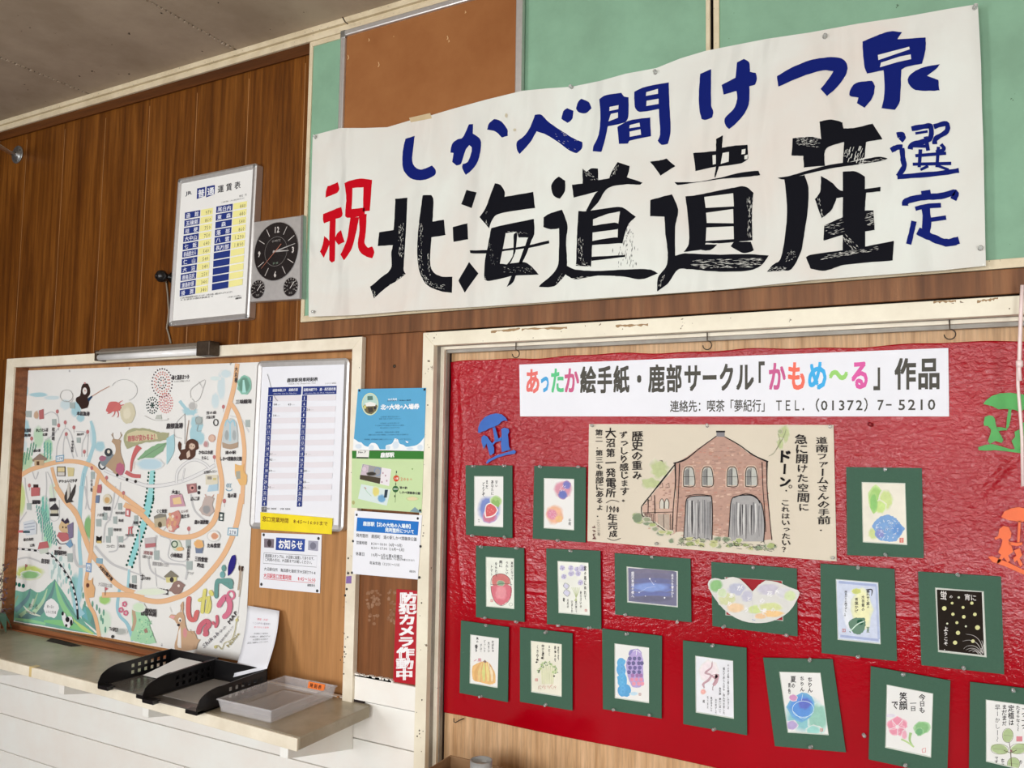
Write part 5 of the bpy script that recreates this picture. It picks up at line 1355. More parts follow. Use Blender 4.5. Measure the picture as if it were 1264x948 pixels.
ts = ({1:[('08',28),('43',98)],3:[('34',28)],10:[('31',22)],11:[('42',22)],13:[('20',22)],16:[('30',22)]}, {2:[('26',24)],10:[('31',22)],13:[('20',22)],15:[('05',22)],16:[('30',22)]})
hrs = ['5','6','7','8','9','10','11','12','13','14','15','16','17','18','19','20','21','22','23','0']
for col, (xt, xb, wd) in enumerate(((122,92,135),(289,264,140))):
    for i, h in enumerate(hrs):
        t = i/20; x = xt+(xb-xt)*t; y = 272+(810-272)*t-col*3+(6 if col else 0)*t; dh = 27.0
        f.poly([(x,y),(x+24,y-.6),(x+22.6,y+dh-1.6),(x-1.4,y+dh-1)], NAVY)
        if i % 2 == 0: f.poly([(x+26,y-.6),(x+26+wd,y-3),(x+24+wd,y+dh-3),(x+24,y+dh-1)], C(222,218,222))
        w_ = 14 if len(h) == 2 else 8
        f.text(h, (x+12-w_/2,y+3),(x+12+w_/2,y+3),(x+11-w_/2,y+dh-3),C(230,232,240),.02)
        for tt, off in ts[col].get(i, []):
            f.text(tt, (x+off,y+7),(x+off+18,y+6.5),(x+off-.5,y+dh-6),DK,.01); f.text('—', (x+off+19,y+10),(x+off+34,y+9.6),(x+off+19,y+20),DK)
f.rect(92,812,116,836,C(50,46,50)); f.text('凡例', (94,814),(114,813),(94,834),C(220,220,220)); f.text('無印　普通列車　　　全列車　普通列車', (120,816),(232,818),(120,826),DK)
f.line([(120,165),(128,190),(138,230)], 2, C(120,116,120)); f.line([(150,262),(158,280),(170,296)], 2, C(120,116,120))
f.build('printed_text', sheet)
# yellow notice strip over the lower rail
m = MB(); ys = quadpts(TC, [(84,838),(436,868),(432,946),(84,922)], .0155); m.hexa([ys[1], ys[0], ys[3], ys[2]], (0, .0012, 0))
y_ = m.build('notice_strip', plain('yellow_plastic', C(238,214,30), .45)); tag(y_, 'yellow notice strip with office hours across the foot of the timetable', 'notice')
f = Ink(.0155, TC); f.text('窓口営業時間　8:45～16:00まで', (94,856),(414,884),(93,884),C(110,66,20),.015,br=(412,906)); f.build('printed_text', y_)

# paper notice on the plywood
def sheet4(name, crop, pts, Y, mat, label, cat, group=None, th=.0008):
    q = quadpts(crop, pts, Y); m = MB(); m.hexa([q[1], q[0], q[3], q[2]], (0, th, 0)); o = m.build(name, mat); return tag(o, label, cat, group)
NC = (300, 640, 3.078)
no = sheet4('paper_notice', NC, [(70,54),(299,62),(292,284),(62,262)], .042, M['paper_cool'], 'white paper notice with a blue heading below the timetable', 'notice')
f = Ink(.042, NC)
f.poly([(126,72),(236,78),(233,126),(124,120)], C(44,72,150)); f.text('お知らせ', (134,78),(228,83),(133,116),C(236,238,244),.03)
f.poly([(80,76),(118,78),(117,112),(80,110)], C(120,110,120)); f.ell(100,94,8,14,C(60,50,56)); f.poly([(248,84),(286,86),(285,124),(247,120)], C(160,160,176)); f.ell(266,104,12,14,C(120,120,136))
f.line([(80,130),(281,142),(279,185),(76,170),(80,130)], 1.5, C(120,120,126), False)
f.text('鹿部駅スタンプは、大沼駅に設置してあります。', (84,134),(276,146),(84,148),DK,.01); f.text('ご利用の方は、大沼駅までお越しください。', (83,148),(268,161),(83,162),DK,.01)
f.text('大沼駅住所　亀田郡七飯町字大沼町770-8', (80,184),(276,200),(80,198),DK,.01); f.text('大沼駅窓口営業時間　　8:45～16:00', (78,206),(276,224),(78,226),C(200,40,60),.015); f.line([(78,229),(274,246)], 1.5, C(200,40,60), False); f.text('函館支社', (244,248),(274,250),(244,258),DK,.02)
f.build('printed_text', no)
for i, (x, y) in enumerate(((79,62),(287,76),(282,275),(70,250))):
    tack(300+x/3.078, 640+y/3.078, .042, 'black round tack at the %s corner of the blue-headed paper notice' % ('top left','top right','bottom right','bottom left')[i], 'black tacks on the paper notice', M['black_gloss'], .0055)
# tack left of it on the map edge
tack(300, 700, .042, 'small dark tack on the plywood at the right edge of the map', 'tacks on the plywood', M['black_gloss'], .004)
tack(322, 560+80, .042, 'small dark tack half hidden under the yellow notice strip', 'tacks on the plywood', M['black_gloss'], .004) if False else None

# ================================================================== POSTERS on the narrow panel
PC = (430, 470, 6.32)
YP = -.0235
po = sheet4('ticket_poster', PC, [(75,64),(606,55),(590,548),(36,540)], YP, plain('blue_poster', C(84,160,200), .5, .3, 0, .02), 'blue poster with white clouds and an oval picture between the windows', 'poster')
f = Ink(YP, PC)
f.poly([(36,540),(40,450),(60,462),(80,478),(100,480),(125,505),(155,515),(175,488),(205,486),(225,500),(245,535),(290,535),(300,500),(340,490),(360,450),(385,456),(400,490),(430,500),(450,515),(500,510),(540,498),(570,470),(592,440),(590,548)], C(232,236,238), True, .5)
for x, y, rx, ry in ((180,520,24,22),(370,500,30,36),(560,520,26,26),(80,512,30,22),(310,520,20,20),(480,530,30,14)): f.blob(x, y, rx, ry, C(206,218,226), C(230,234,236))
f.ell(170,182,65,87,C(226,220,150),24); f.ell(170,182,61,82,C(176,206,196),24)
for p_, c in (([(115,200),(140,180),(200,178),(228,195),(215,235),(180,262),(140,248)], C(110,100,70)), ([(130,175),(175,165),(215,178),(210,196),(140,200)], C(226,226,220)), ([(150,210),(190,206),(196,240),(160,250)], C(60,56,48)), ([(150,120),(188,118),(192,150),(148,152)], C(84,120,110))): f.poly(p_, c, True, 1)
f.ell(130,205,10,14,C(206,200,120)); f.ell(208,212,10,12,C(50,50,56))
f.text('JR北海道', (310,136),(380,134),(310,156),C(230,236,240),.01); f.text('わがまちご当地入場券', (305,152),(490,146),(304,162),C(30,70,96),.03)
x = 252
for ch, s_ in zip('北の大地の入場券', (1,.6,1,1,.6,1,1,1)):
    w_ = 42*s_; dy = (x-252)*.02; f.text(ch, (x,184-dy+(1-s_)*22),(x+w_,183-dy+(1-s_)*22),(x-1,184+44*s_-dy+(1-s_)*22),C(240,244,246),.04); x += w_
for i, (y, xa, xb, t) in enumerate(((282,250,400,'北海道の駅を巡る旅へ'),(298,240,410,'皆様のお越しをお待ちしております'),(332,248,400,'北海道の大地を感じる'),(350,208,438,'その土地ならではの風景を切り取りました入場券を'),(368,248,400,'旅の記念にいかがですか'),(402,210,398,'全駅共通、表面は各駅の風景'),(422,158,470,'裏面には北の大地の路線図、つなぎ合わせて楽しめる絵柄です'),(458,124,500,'発売期間、発売箇所等の詳細につきましては、ホームページをご覧ください。'))):
    f.text(t, (xa,y-6),(xb,y-8),(xa,y+6),C(40,90,120))
f.text('※1人1枚', (300,0),(300,0),(300,0),DK) if False else None
f.poly([(446,468),(470,476),(466,486),(452,482)], C(236,240,244))
f.build('printed_picture', po)
po2 = sheet4('station_poster', PC, [(28,546),(588,549),(572,1030),(24,990)], YP, plain('pale_green_poster', C(190,212,160), .5, .3, 0, .02), 'pale green station poster with two tickets, just under the blue poster', 'poster')
f = Ink(YP, PC)
f.poly([(28,546),(588,549),(587,612),(30,606)], C(48,118,42)); f.poly([(64,544),(164,544),(158,606),(62,604)], C(226,226,220)); f.poly([(64,594),(157,596),(157,608),(63,606)], C(40,60,40)); f.text('No.7', (76,546),(140,544),(76,568),DK,.02)
f.text('鹿部駅', (252,560),(358,558),(251,600),C(236,240,236),.05)
f.poly([(110,648),(335,690),(318,822),(86,768)], C(224,220,222)); f.poly([(112,650),(260,676),(246,805),(88,766)], C(150,150,150)); f.poly([(92,735),(150,740),(252,760),(246,805),(88,768)], C(70,60,44)); f.poly([(120,655),(160,662),(150,740),(96,732)], C(196,180,190)); f.ring(228,708,24,30,5,C(110,140,180)); f.blob(180,725,40,16,C(50,46,40),C(120,116,110)); f.blob(125,690,22,24,C(206,190,200),C(170,160,170))
for t_ in ((270,720),(290,740),(262,790),(300,780)): f.ell(t_[0],t_[1],6,8,C(180,150,160))
f.poly([(100,806),(330,850),(300,975),(75,920)], C(206,220,216)); f.blob(215,865,30,40,C(216,206,120),C(206,220,190)); f.blob(260,920,36,34,C(110,160,196),C(196,214,220)); f.poly([(285,850),(310,850),(300,912),(278,912)], C(40,56,70)); f.line([(120,830),(150,870),(180,900)], 4, C(160,196,170)); f.line([(128,830),(140,845)], 5, C(190,80,80))
f.line([(374,700),(366,950)], 3, C(70,110,60), False); f.ell(374,762,23,25,C(196,70,30)); f.text('入場', (358,752),(390,752),(358,772),C(236,220,210),.02); f.text('200', (405,748),(475,752),(404,782),C(206,60,30),.0); f.text('円', (480,762),(496,762),(480,778),C(206,60,30)); f.ell(368,845,24,26,C(44,96,50)); f.text('発売所', (352,838),(386,838),(352,852),C(220,230,220),.02)
for x, y in ((376,712),(370,806),(362,900)): f.ell(x, y, 4, 9, C(40,60,40))
f.text('道の駅', (400,822),(460,826),(400,842),DK,.03); f.text('しかべ間歇泉公園', (398,858),(562,868),(397,880),DK,.03); f.blob(500,920,50,18,C(214,200,160),C(178,206,140)); f.ell(500,688,5,6,C(120,160,90))
f.poly([(480,1020),(520,985),(550,1010),(565,1000),(572,1030)], C(120,150,160)); f.blob(40,950,14,18,C(170,170,110),C(200,210,160))
f.build('printed_picture', po2)
# white notice
no2 = sheet4('sales_notice', NC, [(424,-30),(680,-12),(664,232),(414,210)], YP-.0008, M['paper_cool'], 'white paper notice with a bright blue heading below the green poster', 'notice')
f = Ink(YP-.0008, NC)
f.poly([(434,-4),(668,12),(664,64),(430,48)], C(26,110,190)); f.text('鹿部駅【北の大地の入場券】', (456,10),(646,22),(456,28),C(226,236,244),.03); f.text('発売箇所について', (540,34),(650,42),(540,52),C(226,236,244),.03)
for t, x0, y0, x1, h in (('発売箇所　鹿部町　道の駅しかべ間歇泉公園',430,56,660,15),('営業時間　 8:30～18:00（4月～9月）',430,84,612,14),('　　　　　 8:30～17:00（10月～3月）',430,100,620,14),('休業日　　10月～3月の第4月曜日',428,126,606,15),('（祝日の場合は、その翌日が休業となります）',520,146,656,9),('　　　　　年末年始（12/31～1/3）',428,158,602,14),('函館支社',632,196,656,9)):
    f.text(t, (x0,y0),(x1,y0+(x1-x0)*.07),(x0,y0+h),DK,.012)
f.build('printed_text', no2)
dk = [('ticket_poster',PC,((86,76,'top left corner of the blue poster'),(594,68,'top right corner of the blue poster'))), ('station',PC,((560,1012,'lower right corner of the green poster'),)), ('sales',NC,((432,-14,'top left corner of the blue-headed sales notice'),(664,0,'top right corner of the blue-headed sales notice'),(418,86,'left edge of the blue-headed sales notice'),(674,106,'right edge of the blue-headed sales notice'),(670,224,'lower right corner of the blue-headed sales notice'),(399,208,'lower left corner of the blue-headed sales notice, left one'),(414,206,'lower left corner of the blue-headed sales notice, right one')))]
for _, cr, lst in dk:
    for x, y, t in lst: tack(cr[0]+x/cr[2], cr[1]+y/cr[2], YP-.0008, 'small black tack at the '+t, 'black tacks on the narrow panel', M['black_gloss'], .0042)
for x, y, t in ((394,268,'upper'),(388,292,'lower')): tack(300+x/3.078, 640+y/3.078, -.022, 'black tack on the white post below the purple sticker, %s one' % t, 'black tacks on the post', M['black_gloss'], .0042)
tack(310+229/3.95*1.0-5, 420+126/3.95, .0, 'x', 'x', M['black_gloss']) if False else None
p = P(487, 452, 0)
s = MB(); s.lathe((p.x, -.0002, p.z), (0, -1, 0), [(.006, 0), (.005, .002), (.001, .0035)], 10)
tag(s.build('nail_head', M['rust']), 'dark nail head in the brown wood above the blue poster', 'nail')
s4 = sheet4('purple_sticker', NC, [(392,220),(412,218),(411,247),(391,247)], -.0228, plain('purple_print', C(130,100,160), .6), 'tiny purple square sticker on the white post', 'sticker')
# red vertical sticker
st = sheet4('warning_sticker', NC, [(583,268),(662,275),(655,632),(570,620)], -.0028, plain('red_sticker_vinyl', C(172,12,32), .35), 'tall red sticker with thick white characters on the brown panel', 'sticker', th=.0026)
f = Ink(-.0028, NC); f.vtext('防犯カメラ作動中', 629, 280, 612, 614, 68, C(240,238,236), .045, asp=.62)
f.build('printed_text', st)
f = Ink(-.0004, NC)
WM = C(118,74,44)
for _ in range(64):
    x0, x1 = (468,526) if _ % 5 < 3 else (548,582)
    v_ = random.random(); x = x0+(x1-x0)*(.5+(random.random()-.5)*(1-.35*v_)); y = 272+v_*130
    f.blob(x, y, random.uniform(4,8), random.uniform(3,9), random.choice([C(140,102,74),C(150,114,88),C(132,92,64)]), WM if random.random() < .4 else C(134,96,68), 8, .35)
f.build('tape_residue', wf)
s = MB()
for i in range(26):
    u = i/25; p = P(300+(428+u*140)/3.078, 640+(590+u*22+random.uniform(-5,2))/3.078, -.004)
    s.box(p.x-.006, p.x+.006, -.0115, -.0008, .8915, .893+random.uniform(.001,.009)) if p.x < -1.56 else None
o = s.build('paint_crumbs', M['white_board'], wf); o['kind'] = 'stuff'

# ================================================================== RED SHEET
YR = .0545
tl, bl_, tr_ = P(556, 447, YR), P(551, 881, YR), P(1256, 418, YR)
X0, X1 = tl.x, XR-.9
xs_, zs2 = 220, 130
def edge_top(u): return tl.z+.004*sin(u*9)+.0025*sin(u*41)+.0015*sin(u*97)
def edge_bot(u): return bl_.z+.003*sin(u*6+1)+.0012*sin(u*33)
folds = [((1198,622),(1262,556),.0045,.010), ((652,717),(672,717),.002,.004), ((650,729),(672,732),.0022,.004), ((744,740),(760,738),.0018,.003), ((853,733),(880,738),.003,.004), ((853,738),(880,741),.002,.003),
         ((984,760),(1014,762),.0022,.004), ((1106,760),(1140,762),.002,.004), ((568,462),(573,560),.0035,.006), ((572,560),(566,640),.003,.005), ((562,640),(572,745),.003,.006), ((566,800),(576,866),.0022,.004), ((560,470),(562,620),.0025,.004), ((576,452),(600,458),.0022,.004)]
fw = []
for a, b2, h, w_ in folds:
    pa_, pb = P(*a, YR), P(*b2, YR); fw.append(((pa_.x, pa_.z), (pb.x, pb.z), h, w_))
rr = random.Random(3)
for _ in range(46):    # small trapped creases
    px_, py_ = rr.uniform(575, 1250), rr.choice([rr.uniform(430, 600), rr.uniform(600, 760)])
    l = rr.uniform(6, 24); pa_, pb = P(px_, py_, YR), P(px_+l, py_+rr.uniform(-2, 2), YR)
    fw.append(((pa_.x, pa_.z), (pb.x, pb.z), rr.uniform(.0006, .0016), rr.uniform(.002, .004)))
vs = []; fs = []
import bisect
# finer columns where the photograph looks closest
XS = [X0+(X1-X0)*i/460 for i in range(461)]
ZN = 300
for j in range(ZN+1):
    v = j/ZN
    for i, x in enumerate(XS):
        u = (x-X0)/(X1-X0)
        z = edge_top(u)*(1-v)+edge_bot(u)*v
        xx = x+(.003*sin(v*13)+.0015*sin(v*31)) if i == 0 else x
        vs.append([xx, YR, z])
for (ax, az), (bx, bz), h, w_ in fw:
    L2 = (bx-ax)**2+(bz-az)**2 or 1e-9
    i0 = max(0, int((min(ax, bx)-4*w_-X0)/(X1-X0)*460)); i1 = min(460, int((max(ax, bx)+4*w_-X0)/(X1-X0)*460)+1)
    for j in range(ZN+1):
        zr = vs[j*461][2]
        if zr > max(az, bz)+5*w_ or zr < min(az, bz)-5*w_: continue
        for i in range(i0, i1+1):
            q = vs[j*461+i]; t = max(0, min(1, ((q[0]-ax)*(bx-ax)+(q[2]-az)*(bz-az))/L2))
            d = math.hypot(q[0]-ax-(bx-ax)*t, q[2]-az-(bz-az)*t)
            q[1] -= h*math.exp(-(d/w_*1.3)**2)*sin(pi*(.15+.7*t))
for j in range(ZN):
    for i in range(460):
        a0 = j*461+i; fs.append((a0, a0+461, a0+462, a0+1))
mb = MB(); mb.add(vs, fs, True)
red = mb.build('red_sheet', M['vinyl'])
sd = red.modifiers.new('thick', 'SOLIDIFY'); sd.thickness = .0008; sd.offset = -1
tag(red, 'large glossy crinkled red vinyl sheet that backs the picture postcards', 'display sheet')

YM2 = .0488
# ------------------------------------------------ title strip
ti_ = sheet4('title_strip', (0,0,1), [(641,450),(1170.5,429.5),(1171.5,514),(642,514)], YM2, M['paper_cool'], 'long white title strip with large multicoloured and dark characters on the red sheet', 'sign', th=.003)
f = Ink(YM2, (0, 0, 1))
DG = C(72,70,62)
def tline(items, x0, x1, yt0, yt1, yb0, yb1, bold):
    """items: (text, colour, x start, x end); y of the top and foot edges run from x0 to x1"""
    for t, c, a, b2 in items:
        ua, ub = (a-x0)/(x1-x0), (b2-x0)/(x1-x0)
        f.text(t, (a, yt0+(yt1-yt0)*ua), (b2, yt0+(yt1-yt0)*ub), (a, yb0+(yb1-yb0)*ua), c, bold, br=(b2, yb0+(yb1-yb0)*ub), res=2)
tline([('あ', C(222,110,104), 648, 667), ('っ', C(70,160,214), 666, 679), ('た', C(90,190,130), 679, 697), ('か', C(196,90,130), 696, 715), ('絵', DG, 716, 736), ('手', DG, 737, 756), ('紙', DG, 757, 777), ('・', DG, 779, 799), ('鹿', DG, 800, 821), ('部', DG, 822, 842), ('サ', DG, 844, 866), ('ー', DG, 866, 886), ('ク', DG, 887, 907), ('ル', DG, 908, 931), ('「', DG, 924, 944),
       ('か', C(196,90,140), 948, 970), ('も', C(234,110,90), 971, 996), ('め', C(60,170,226), 996, 1022), ('〜', C(150,206,110), 1023, 1047), ('る', C(214,90,160), 1049, 1074), ('」', DG, 1078, 1100), ('作', DG, 1104, 1131), ('品', DG, 1132, 1161)], 648, 1161, 454, 440, 487, 481, .03)
tline([('連絡先：喫茶「夢紀行」', DG, 827, 951), ('ＴＥＬ．', DG, 956, 1000), ('（', DG, 996, 1012), ('01372', DG, 1012, 1066), ('）', DG, 1066, 1082), ('7', DG, 1082, 1092), ('−', DG, 1093, 1107), ('5210', DG, 1107, 1156)], 827, 1156, 494, 489.5, 509, 508, .012)
f.build('printed_text', ti_)

# ------------------------------------------------ large brush picture
AC = (720, 515, 3.95)
art = sheet4('brush_painting', AC, [(28,33),(1220,38),(1235,703),(20,604)], YM2, M['paper_cream'], 'wide cream sheet with an ink and wash painting of a brick building and handwriting', 'picture', th=.002)
f = Ink(YM2, AC, .00001)
CR = C(212,203,184); BR = C(174,130,108); BR2 = C(154,110,92); BR3 = C(196,158,136); IK = C(40,36,36); GN = C(156,170,96)
for x, y, rx, ry in ((370,250,50,50),(330,320,50,30),(980,80,34,44),(960,130,20,30)): f.blob(x, y, rx, ry, C(176,188,126), CR, jit=.3)
# side wing and front gable
f.poly([(285,440),(330,385),(400,300),(445,250),(450,400),(452,565),(428,572),(370,520),(300,480)], BR3, True, 2)
f.poly([(448,222),(500,195),(570,145),(640,100),(668,92),(700,98),(760,140),(830,190),(900,216),(896,300),(905,420),(918,560),(922,596),(860,600),(700,590),(560,560),(452,560),(450,400)], BR, True, 1.5)
f._l(); f.hold = True
rr = random.Random(5)
for _ in range(330):
    x = rr.uniform(455, 895); y = rr.uniform(120, 580)
    if y < 216 and abs(x-670) > (y-92)*1.6: continue
    l = rr.uniform(8, 26); h = rr.uniform(3, 9)
    f.poly([(x, y), (x+l, y-h*.2), (x+l, y+h), (x, y+h*.9)], rr.choice([BR2, BR3, C(188,140,112), C(168,112,84), C(182,118,96), C(206,170,146)]))
for _ in range(70):
    x = rr.uniform(300, 448); y = rr.uniform(300, 540)
    if y < 440-(x-285)*1.1+20: continue
    f.poly([(x, y), (x+12, y-1), (x+12, y+6), (x, y+6)], rr.choice([BR2, BR, C(196,160,130)]))
f.hold = False
f._l(); f.hold = True
for i in range(24):
    y = 130+i*19
    for x in range(470, 890, 24):
        if rr.random() < .5 and not (y < 216 and abs(x-670) > (y-92)*1.5): f.line([(x+rr.uniform(-6,6), y), (x+rr.uniform(8,18), y+rr.uniform(-2,2))], 1.2, C(120,76,62), False)
f.hold = False
# chimney, roof, edges
f.poly([(650,68),(690,68),(690,96),(650,94)], C(110,108,112)); f.rect(648,66,692,74,IK)
for pts, wd in (([(440,225),(500,205),(570,150),(650,92)], [6,7,4,4]), ([(690,95),(760,135),(830,185),(902,218)], [4,5,7,7]), ([(448,222),(450,320),(440,430),(434,560)], [9,5,4,5]), ([(470,225),(466,330),(462,420),(452,560)], [5,3,3,3]), ([(896,216),(896,330),(905,450),(920,600)], [8,4,4,4]), ([(872,218),(876,340),(884,450),(890,560)], [4,3,3,3]),
                ([(448,230),(400,290),(340,365),(284,436)], [6,7,6,4]), ([(284,436),(290,480),(340,510),(428,574)], [4,4,4,4]), ([(348,380),(350,470)], [4,4]), ([(290,466),(440,462)], [3,3]), ([(300,470),(360,540)], [2,2]), ([(318,400),(316,470)], [3,3])):
    f.line(pts, wd, IK, True, .2)
for x, y in ((300,410),(318,392),(372,330),(404,330)): f.line([(x,y),(x+14,y-10),(x+16,y+12),(x+2,y+14)], 2, IK, False)
for x in (384, 408): f.poly([(x-9,445),(x-10,415),(x,398),(x+9,412),(x+9,446)], C(200,196,180), True); f.line([(x-10,446),(x-10,414),(x,397),(x+10,414),(x+9,446)], 2.4, IK)
for i in range(5): f.line([(366+i*15,472),(366+i*15,520+i*8)], 2.4, IK, False)
f.poly([(364,472),(420,472),(422,555),(366,520)], C(170,150,130)); f.line([(392,472),(394,540)], 3, IK, False)
for i in range(8): f.line([(300+i*7,470),(302+i*7,496+i*4)], 2, IK, False)
# arched windows
for x0, x1 in ((490,540),(580,630),(702,750),(792,845)):
    f.poly([(x0-8,342),(x0-6,262),(x0+8,236),(x1-8,234),(x1+6,262),(x1+8,340)], C(200,170,146), True, 1)
    f.poly([(x0,334),(x0+2,268),(x0+12,246),(x1-12,246),(x1,268),(x1+2,332)], C(176,178,168), True)
    f.poly([(x0+6,330),(x0+6,262),(x0+20,250),(x0+26,270),(x0+22,330)], C(104,104,100), True)
    f.line([(x0,336),(x0+1,268),(x0+12,244),(x1-12,244),(x1,268),(x1+2,334),(x0,337)], 4, IK); f.line([((x0+x1)/2,246),((x0+x1)/2,334)], 3, IK, False); f.line([(x0,290),(x1,290)], 2, IK, False)
# the two big doors
d1 = [(490,590),(498,480),(505,400),(540,385),(610,384),(626,392),(630,480),(628,600)]
d2 = [(708,604),(715,500),(722,410),(745,386),(810,380),(845,395),(872,430),(884,520),(880,606)]
for d in (d1, d2): f.poly(d, C(150,148,146), True, 1)
f._l(); f.hold = True
for xa, xb, yt in ((505,625,400),(726,872,412)):
    for i in range(16):
        x = xa+(xb-xa)*(i+.5)/16; f.line([(x,yt+rr.uniform(0,20)),(x+rr.uniform(-4,4),500),(x,rr.uniform(560,600))], [rr.uniform(2,8),rr.uniform(3,10),2], rr.choice([C(86,86,88),C(120,120,120),C(180,180,176),C(200,200,196),C(66,64,66)]))
f.hold = False
for d in (d1, d2): f.line(d, 4.5, IK)
f.line([(500,385),(560,376),(620,382)], 3, IK); f.line([(735,392),(790,374),(840,386),(862,420)], 4, IK)
# grass along the foot
f._l(); f.hold = True
for _ in range(46):
    t = rr.random(); x = 250+t*690; y = (480+ (x-250)*.55 if x < 440 else 590+(x-440)*.08)+rr.uniform(-16, 22)
    f.blob(x, y, rr.uniform(12, 26), rr.uniform(8, 16), rr.choice([C(150,166,84),C(176,180,110),C(104,126,84),C(130,140,100)]), CR, 9, .3)
f.hold = False
f._l(); f.hold = True
for _ in range(54):
    x = rr.uniform(440, 920); y = 596+(x-440)*.06+rr.uniform(-14, 26); a = rr.uniform(-.8, .4); f.line([(x, y), (x+16*cos(a), y+12*sin(a)), (x+26*cos(a), y+4)], 2, C(60,64,56))
f.hold = False
f.blob(265,492,24,24,C(96,120,74),C(130,146,104)); f.blob(960,70,12,12,C(150,160,110),CR)
f.line([(905,190),(930,175),(945,150),(975,100),(990,60)], 2, C(110,120,80)); f.line([(940,160),(960,120),(950,80)], 2, C(120,120,80))
for t, x0, y0, x1, y1, w_ in (('道南ファームさんの手前．',1162,94,1176,560,62),('急に開けた空間に',1062,84,1076,462,62),('これはいったい？',985,400,990,660,46),('歴史の重み',265,68,262,306,52),('ずっしり感じます。',196,66,204,420,44),('大沼第一発電所(1908年完成)',134,54,148,602,50),('第二．第三も鹿部にあるよ．',78,58,82,490,40)):
    if '1908' in t:
        f.vtext('大沼第一発電所', 134, 52, 136, 392, 50, IK, .016, .12); f.text('1908', (110,424),(178,428),(108,466),IK,.016,wob=.1); f.vtext('年完成', 142, 470, 148, 588, 46, IK, .016, .12)
        f.line([(112,418),(140,404),(176,412)], 3, IK); f.line([(118,590),(150,600),(184,590)], 3, IK)
    else: f.vtext(t, x0, y0, x1, y1, w_, IK, .016, .12)
f.vtext('ドーン', 980, 160, 984, 345, 68, C(20,18,20), .035, .1); f.ring(1010,338,7,7,3,IK,12); f.ell(990,358,4,4,IK)
f.vtext('二〇二三年', 74, 498, 78, 580, 16, IK); f.scribble(52, 530, 54, 596, 18, C(90,50,50), 4)
pt = f.build('ink_and_wash', art, 'water')

# ------------------------------------------------ umbrella cut-outs
def cutout(pp, crop, Y, label, mat):
    r = None
    m = MB()
    for pts in pp:
        q = [P(crop[0]+x/crop[2], crop[1]+y/crop[2], Y) for x, y in pts]
        m.hexa(q if sum((q[i].x*q[(i+1) % len(q)].z-q[(i+1) % len(q)].x*q[i].z) for i in range(len(q))) > 0 else q[::-1], (0, .0012, 0))
    o = m.build('umbrella_cutout', mat); return tag(o, label, 'cut-out', 'umbrella cut-outs on the red sheet')
UC = (560, 500, 11.84)
sil = [(355,405),(358,330),(390,250),(450,180),(530,140),(620,120),(700,135),(770,190),(810,245),(760,238),(720,245),(680,285),(640,310),(612,315),(655,480),(690,480),(700,400),(695,350),(740,330),(800,345),(820,390),(800,420),(806,470),(800,560),(812,640),(850,680),(895,660),(912,690),(880,715),(780,735),(680,770),(590,800),(500,850),(470,852),(495,815),(540,780),(530,720),(505,640),(480,570),(440,640),(428,600),(405,540),(400,470),(440,440),(490,455),(530,500),(560,560),(610,625),(650,660),(690,640),(700,600),(705,530),(640,530),(575,570),(560,560),(620,505),(590,330),(560,330),(480,375),(420,390)]
umb_b = cutout([[(355,405),(358,330),(390,250),(450,180),(530,140),(620,120),(700,135),(760,185),(790,235),(745,225),(700,240),(660,285),(590,318),(510,345),(470,375),(410,390),(385,408)],
        [(568,330),(606,322),(650,480),(640,530),(600,520)], [(694,350),(740,330),(800,345),(812,390),(790,430),(800,500),(806,600),(830,650),(700,690),(690,560),(700,430)],
        [(405,470),(440,440),(490,460),(515,500),(560,560),(590,620),(590,700),(530,740),(500,640),(480,560),(440,640),(425,600),(405,540)], [(560,560),(600,520),(690,470),(690,520),(610,545),(570,590)],
        [(470,852),(500,800),(640,730),(780,690),(880,655),(912,680),(890,712),(780,728),(640,768),(540,820),(490,855)]], UC, YM2-.004, 'blue paper cut-out of two children under an umbrella, upper left of the red sheet', plain('blue_card', C(20,90,176), .5))
GC = (1184, 500, 15.8)
cutout([[(470,-20),(520,-90),(640,-180),(800,-230),(1000,-240),(1300,-200),(1600,-60),(1400,20),(1250,90),(1200,150),(1080,90),(900,75),(760,80),(640,20)],
        [(965,70),(1020,80),(1000,300),(960,450),(915,450),(930,260)], [(480,330),(500,230),(580,200),(660,215),(700,280),(710,370),(740,460),(820,600),(860,680),(830,740),(700,700),(600,760),(560,700),(610,560),(620,480),(560,410),(480,400)],
        [(740,430),(820,430),(940,460),(930,490),(800,500),(760,520)], [(380,880),(370,820),(500,780),(640,760),(800,800),(1000,860),(1300,860),(1500,900),(1300,950),(900,900),(700,880),(500,890)], [(1090,860),(1020,700),(1090,620),(1080,520),(1180,470),(1230,350),(1350,300),(1420,400),(1380,560),(1400,760),(1300,880)]],
       GC, YM2-.004, 'green paper cut-out of two children under an umbrella at the right edge', plain('green_card', C(62,158,66), .5))
OC = (1190, 350, 2.567)
cutout([[(118,740),(128,722),(150,712),(175,708),(200,715),(230,735),(228,750),(200,752),(175,756),(160,752),(140,750)], [(172,752),(180,752),(176,820),(168,820)],
        [(108,800),(112,778),(125,768),(142,772),(150,790),(148,806),(140,812),(150,830),(156,850),(140,862),(146,878),(138,884),(126,868),(112,884),(104,888),(106,878),(118,860),(108,852),(118,830),(122,812),(114,806),(100,812),(96,806)],
        [(142,818),(170,822),(184,820),(184,828),(168,832),(144,828)], [(76,866),(90,864),(140,884),(190,908),(230,926),(228,940),(180,918),(130,896),(90,882)], [(160,884),(156,870),(166,862),(158,846),(176,838),(184,860),(176,872),(186,890),(178,898),(168,876)], [(196,800),(212,780),(230,782),(238,800),(230,830),(236,880),(226,910),(206,902),(208,850),(196,826)]],
       OC, YM2-.004, 'orange paper cut-out of two children under an umbrella at the lower right edge', plain('orange_card', C(232,100,34), .5))

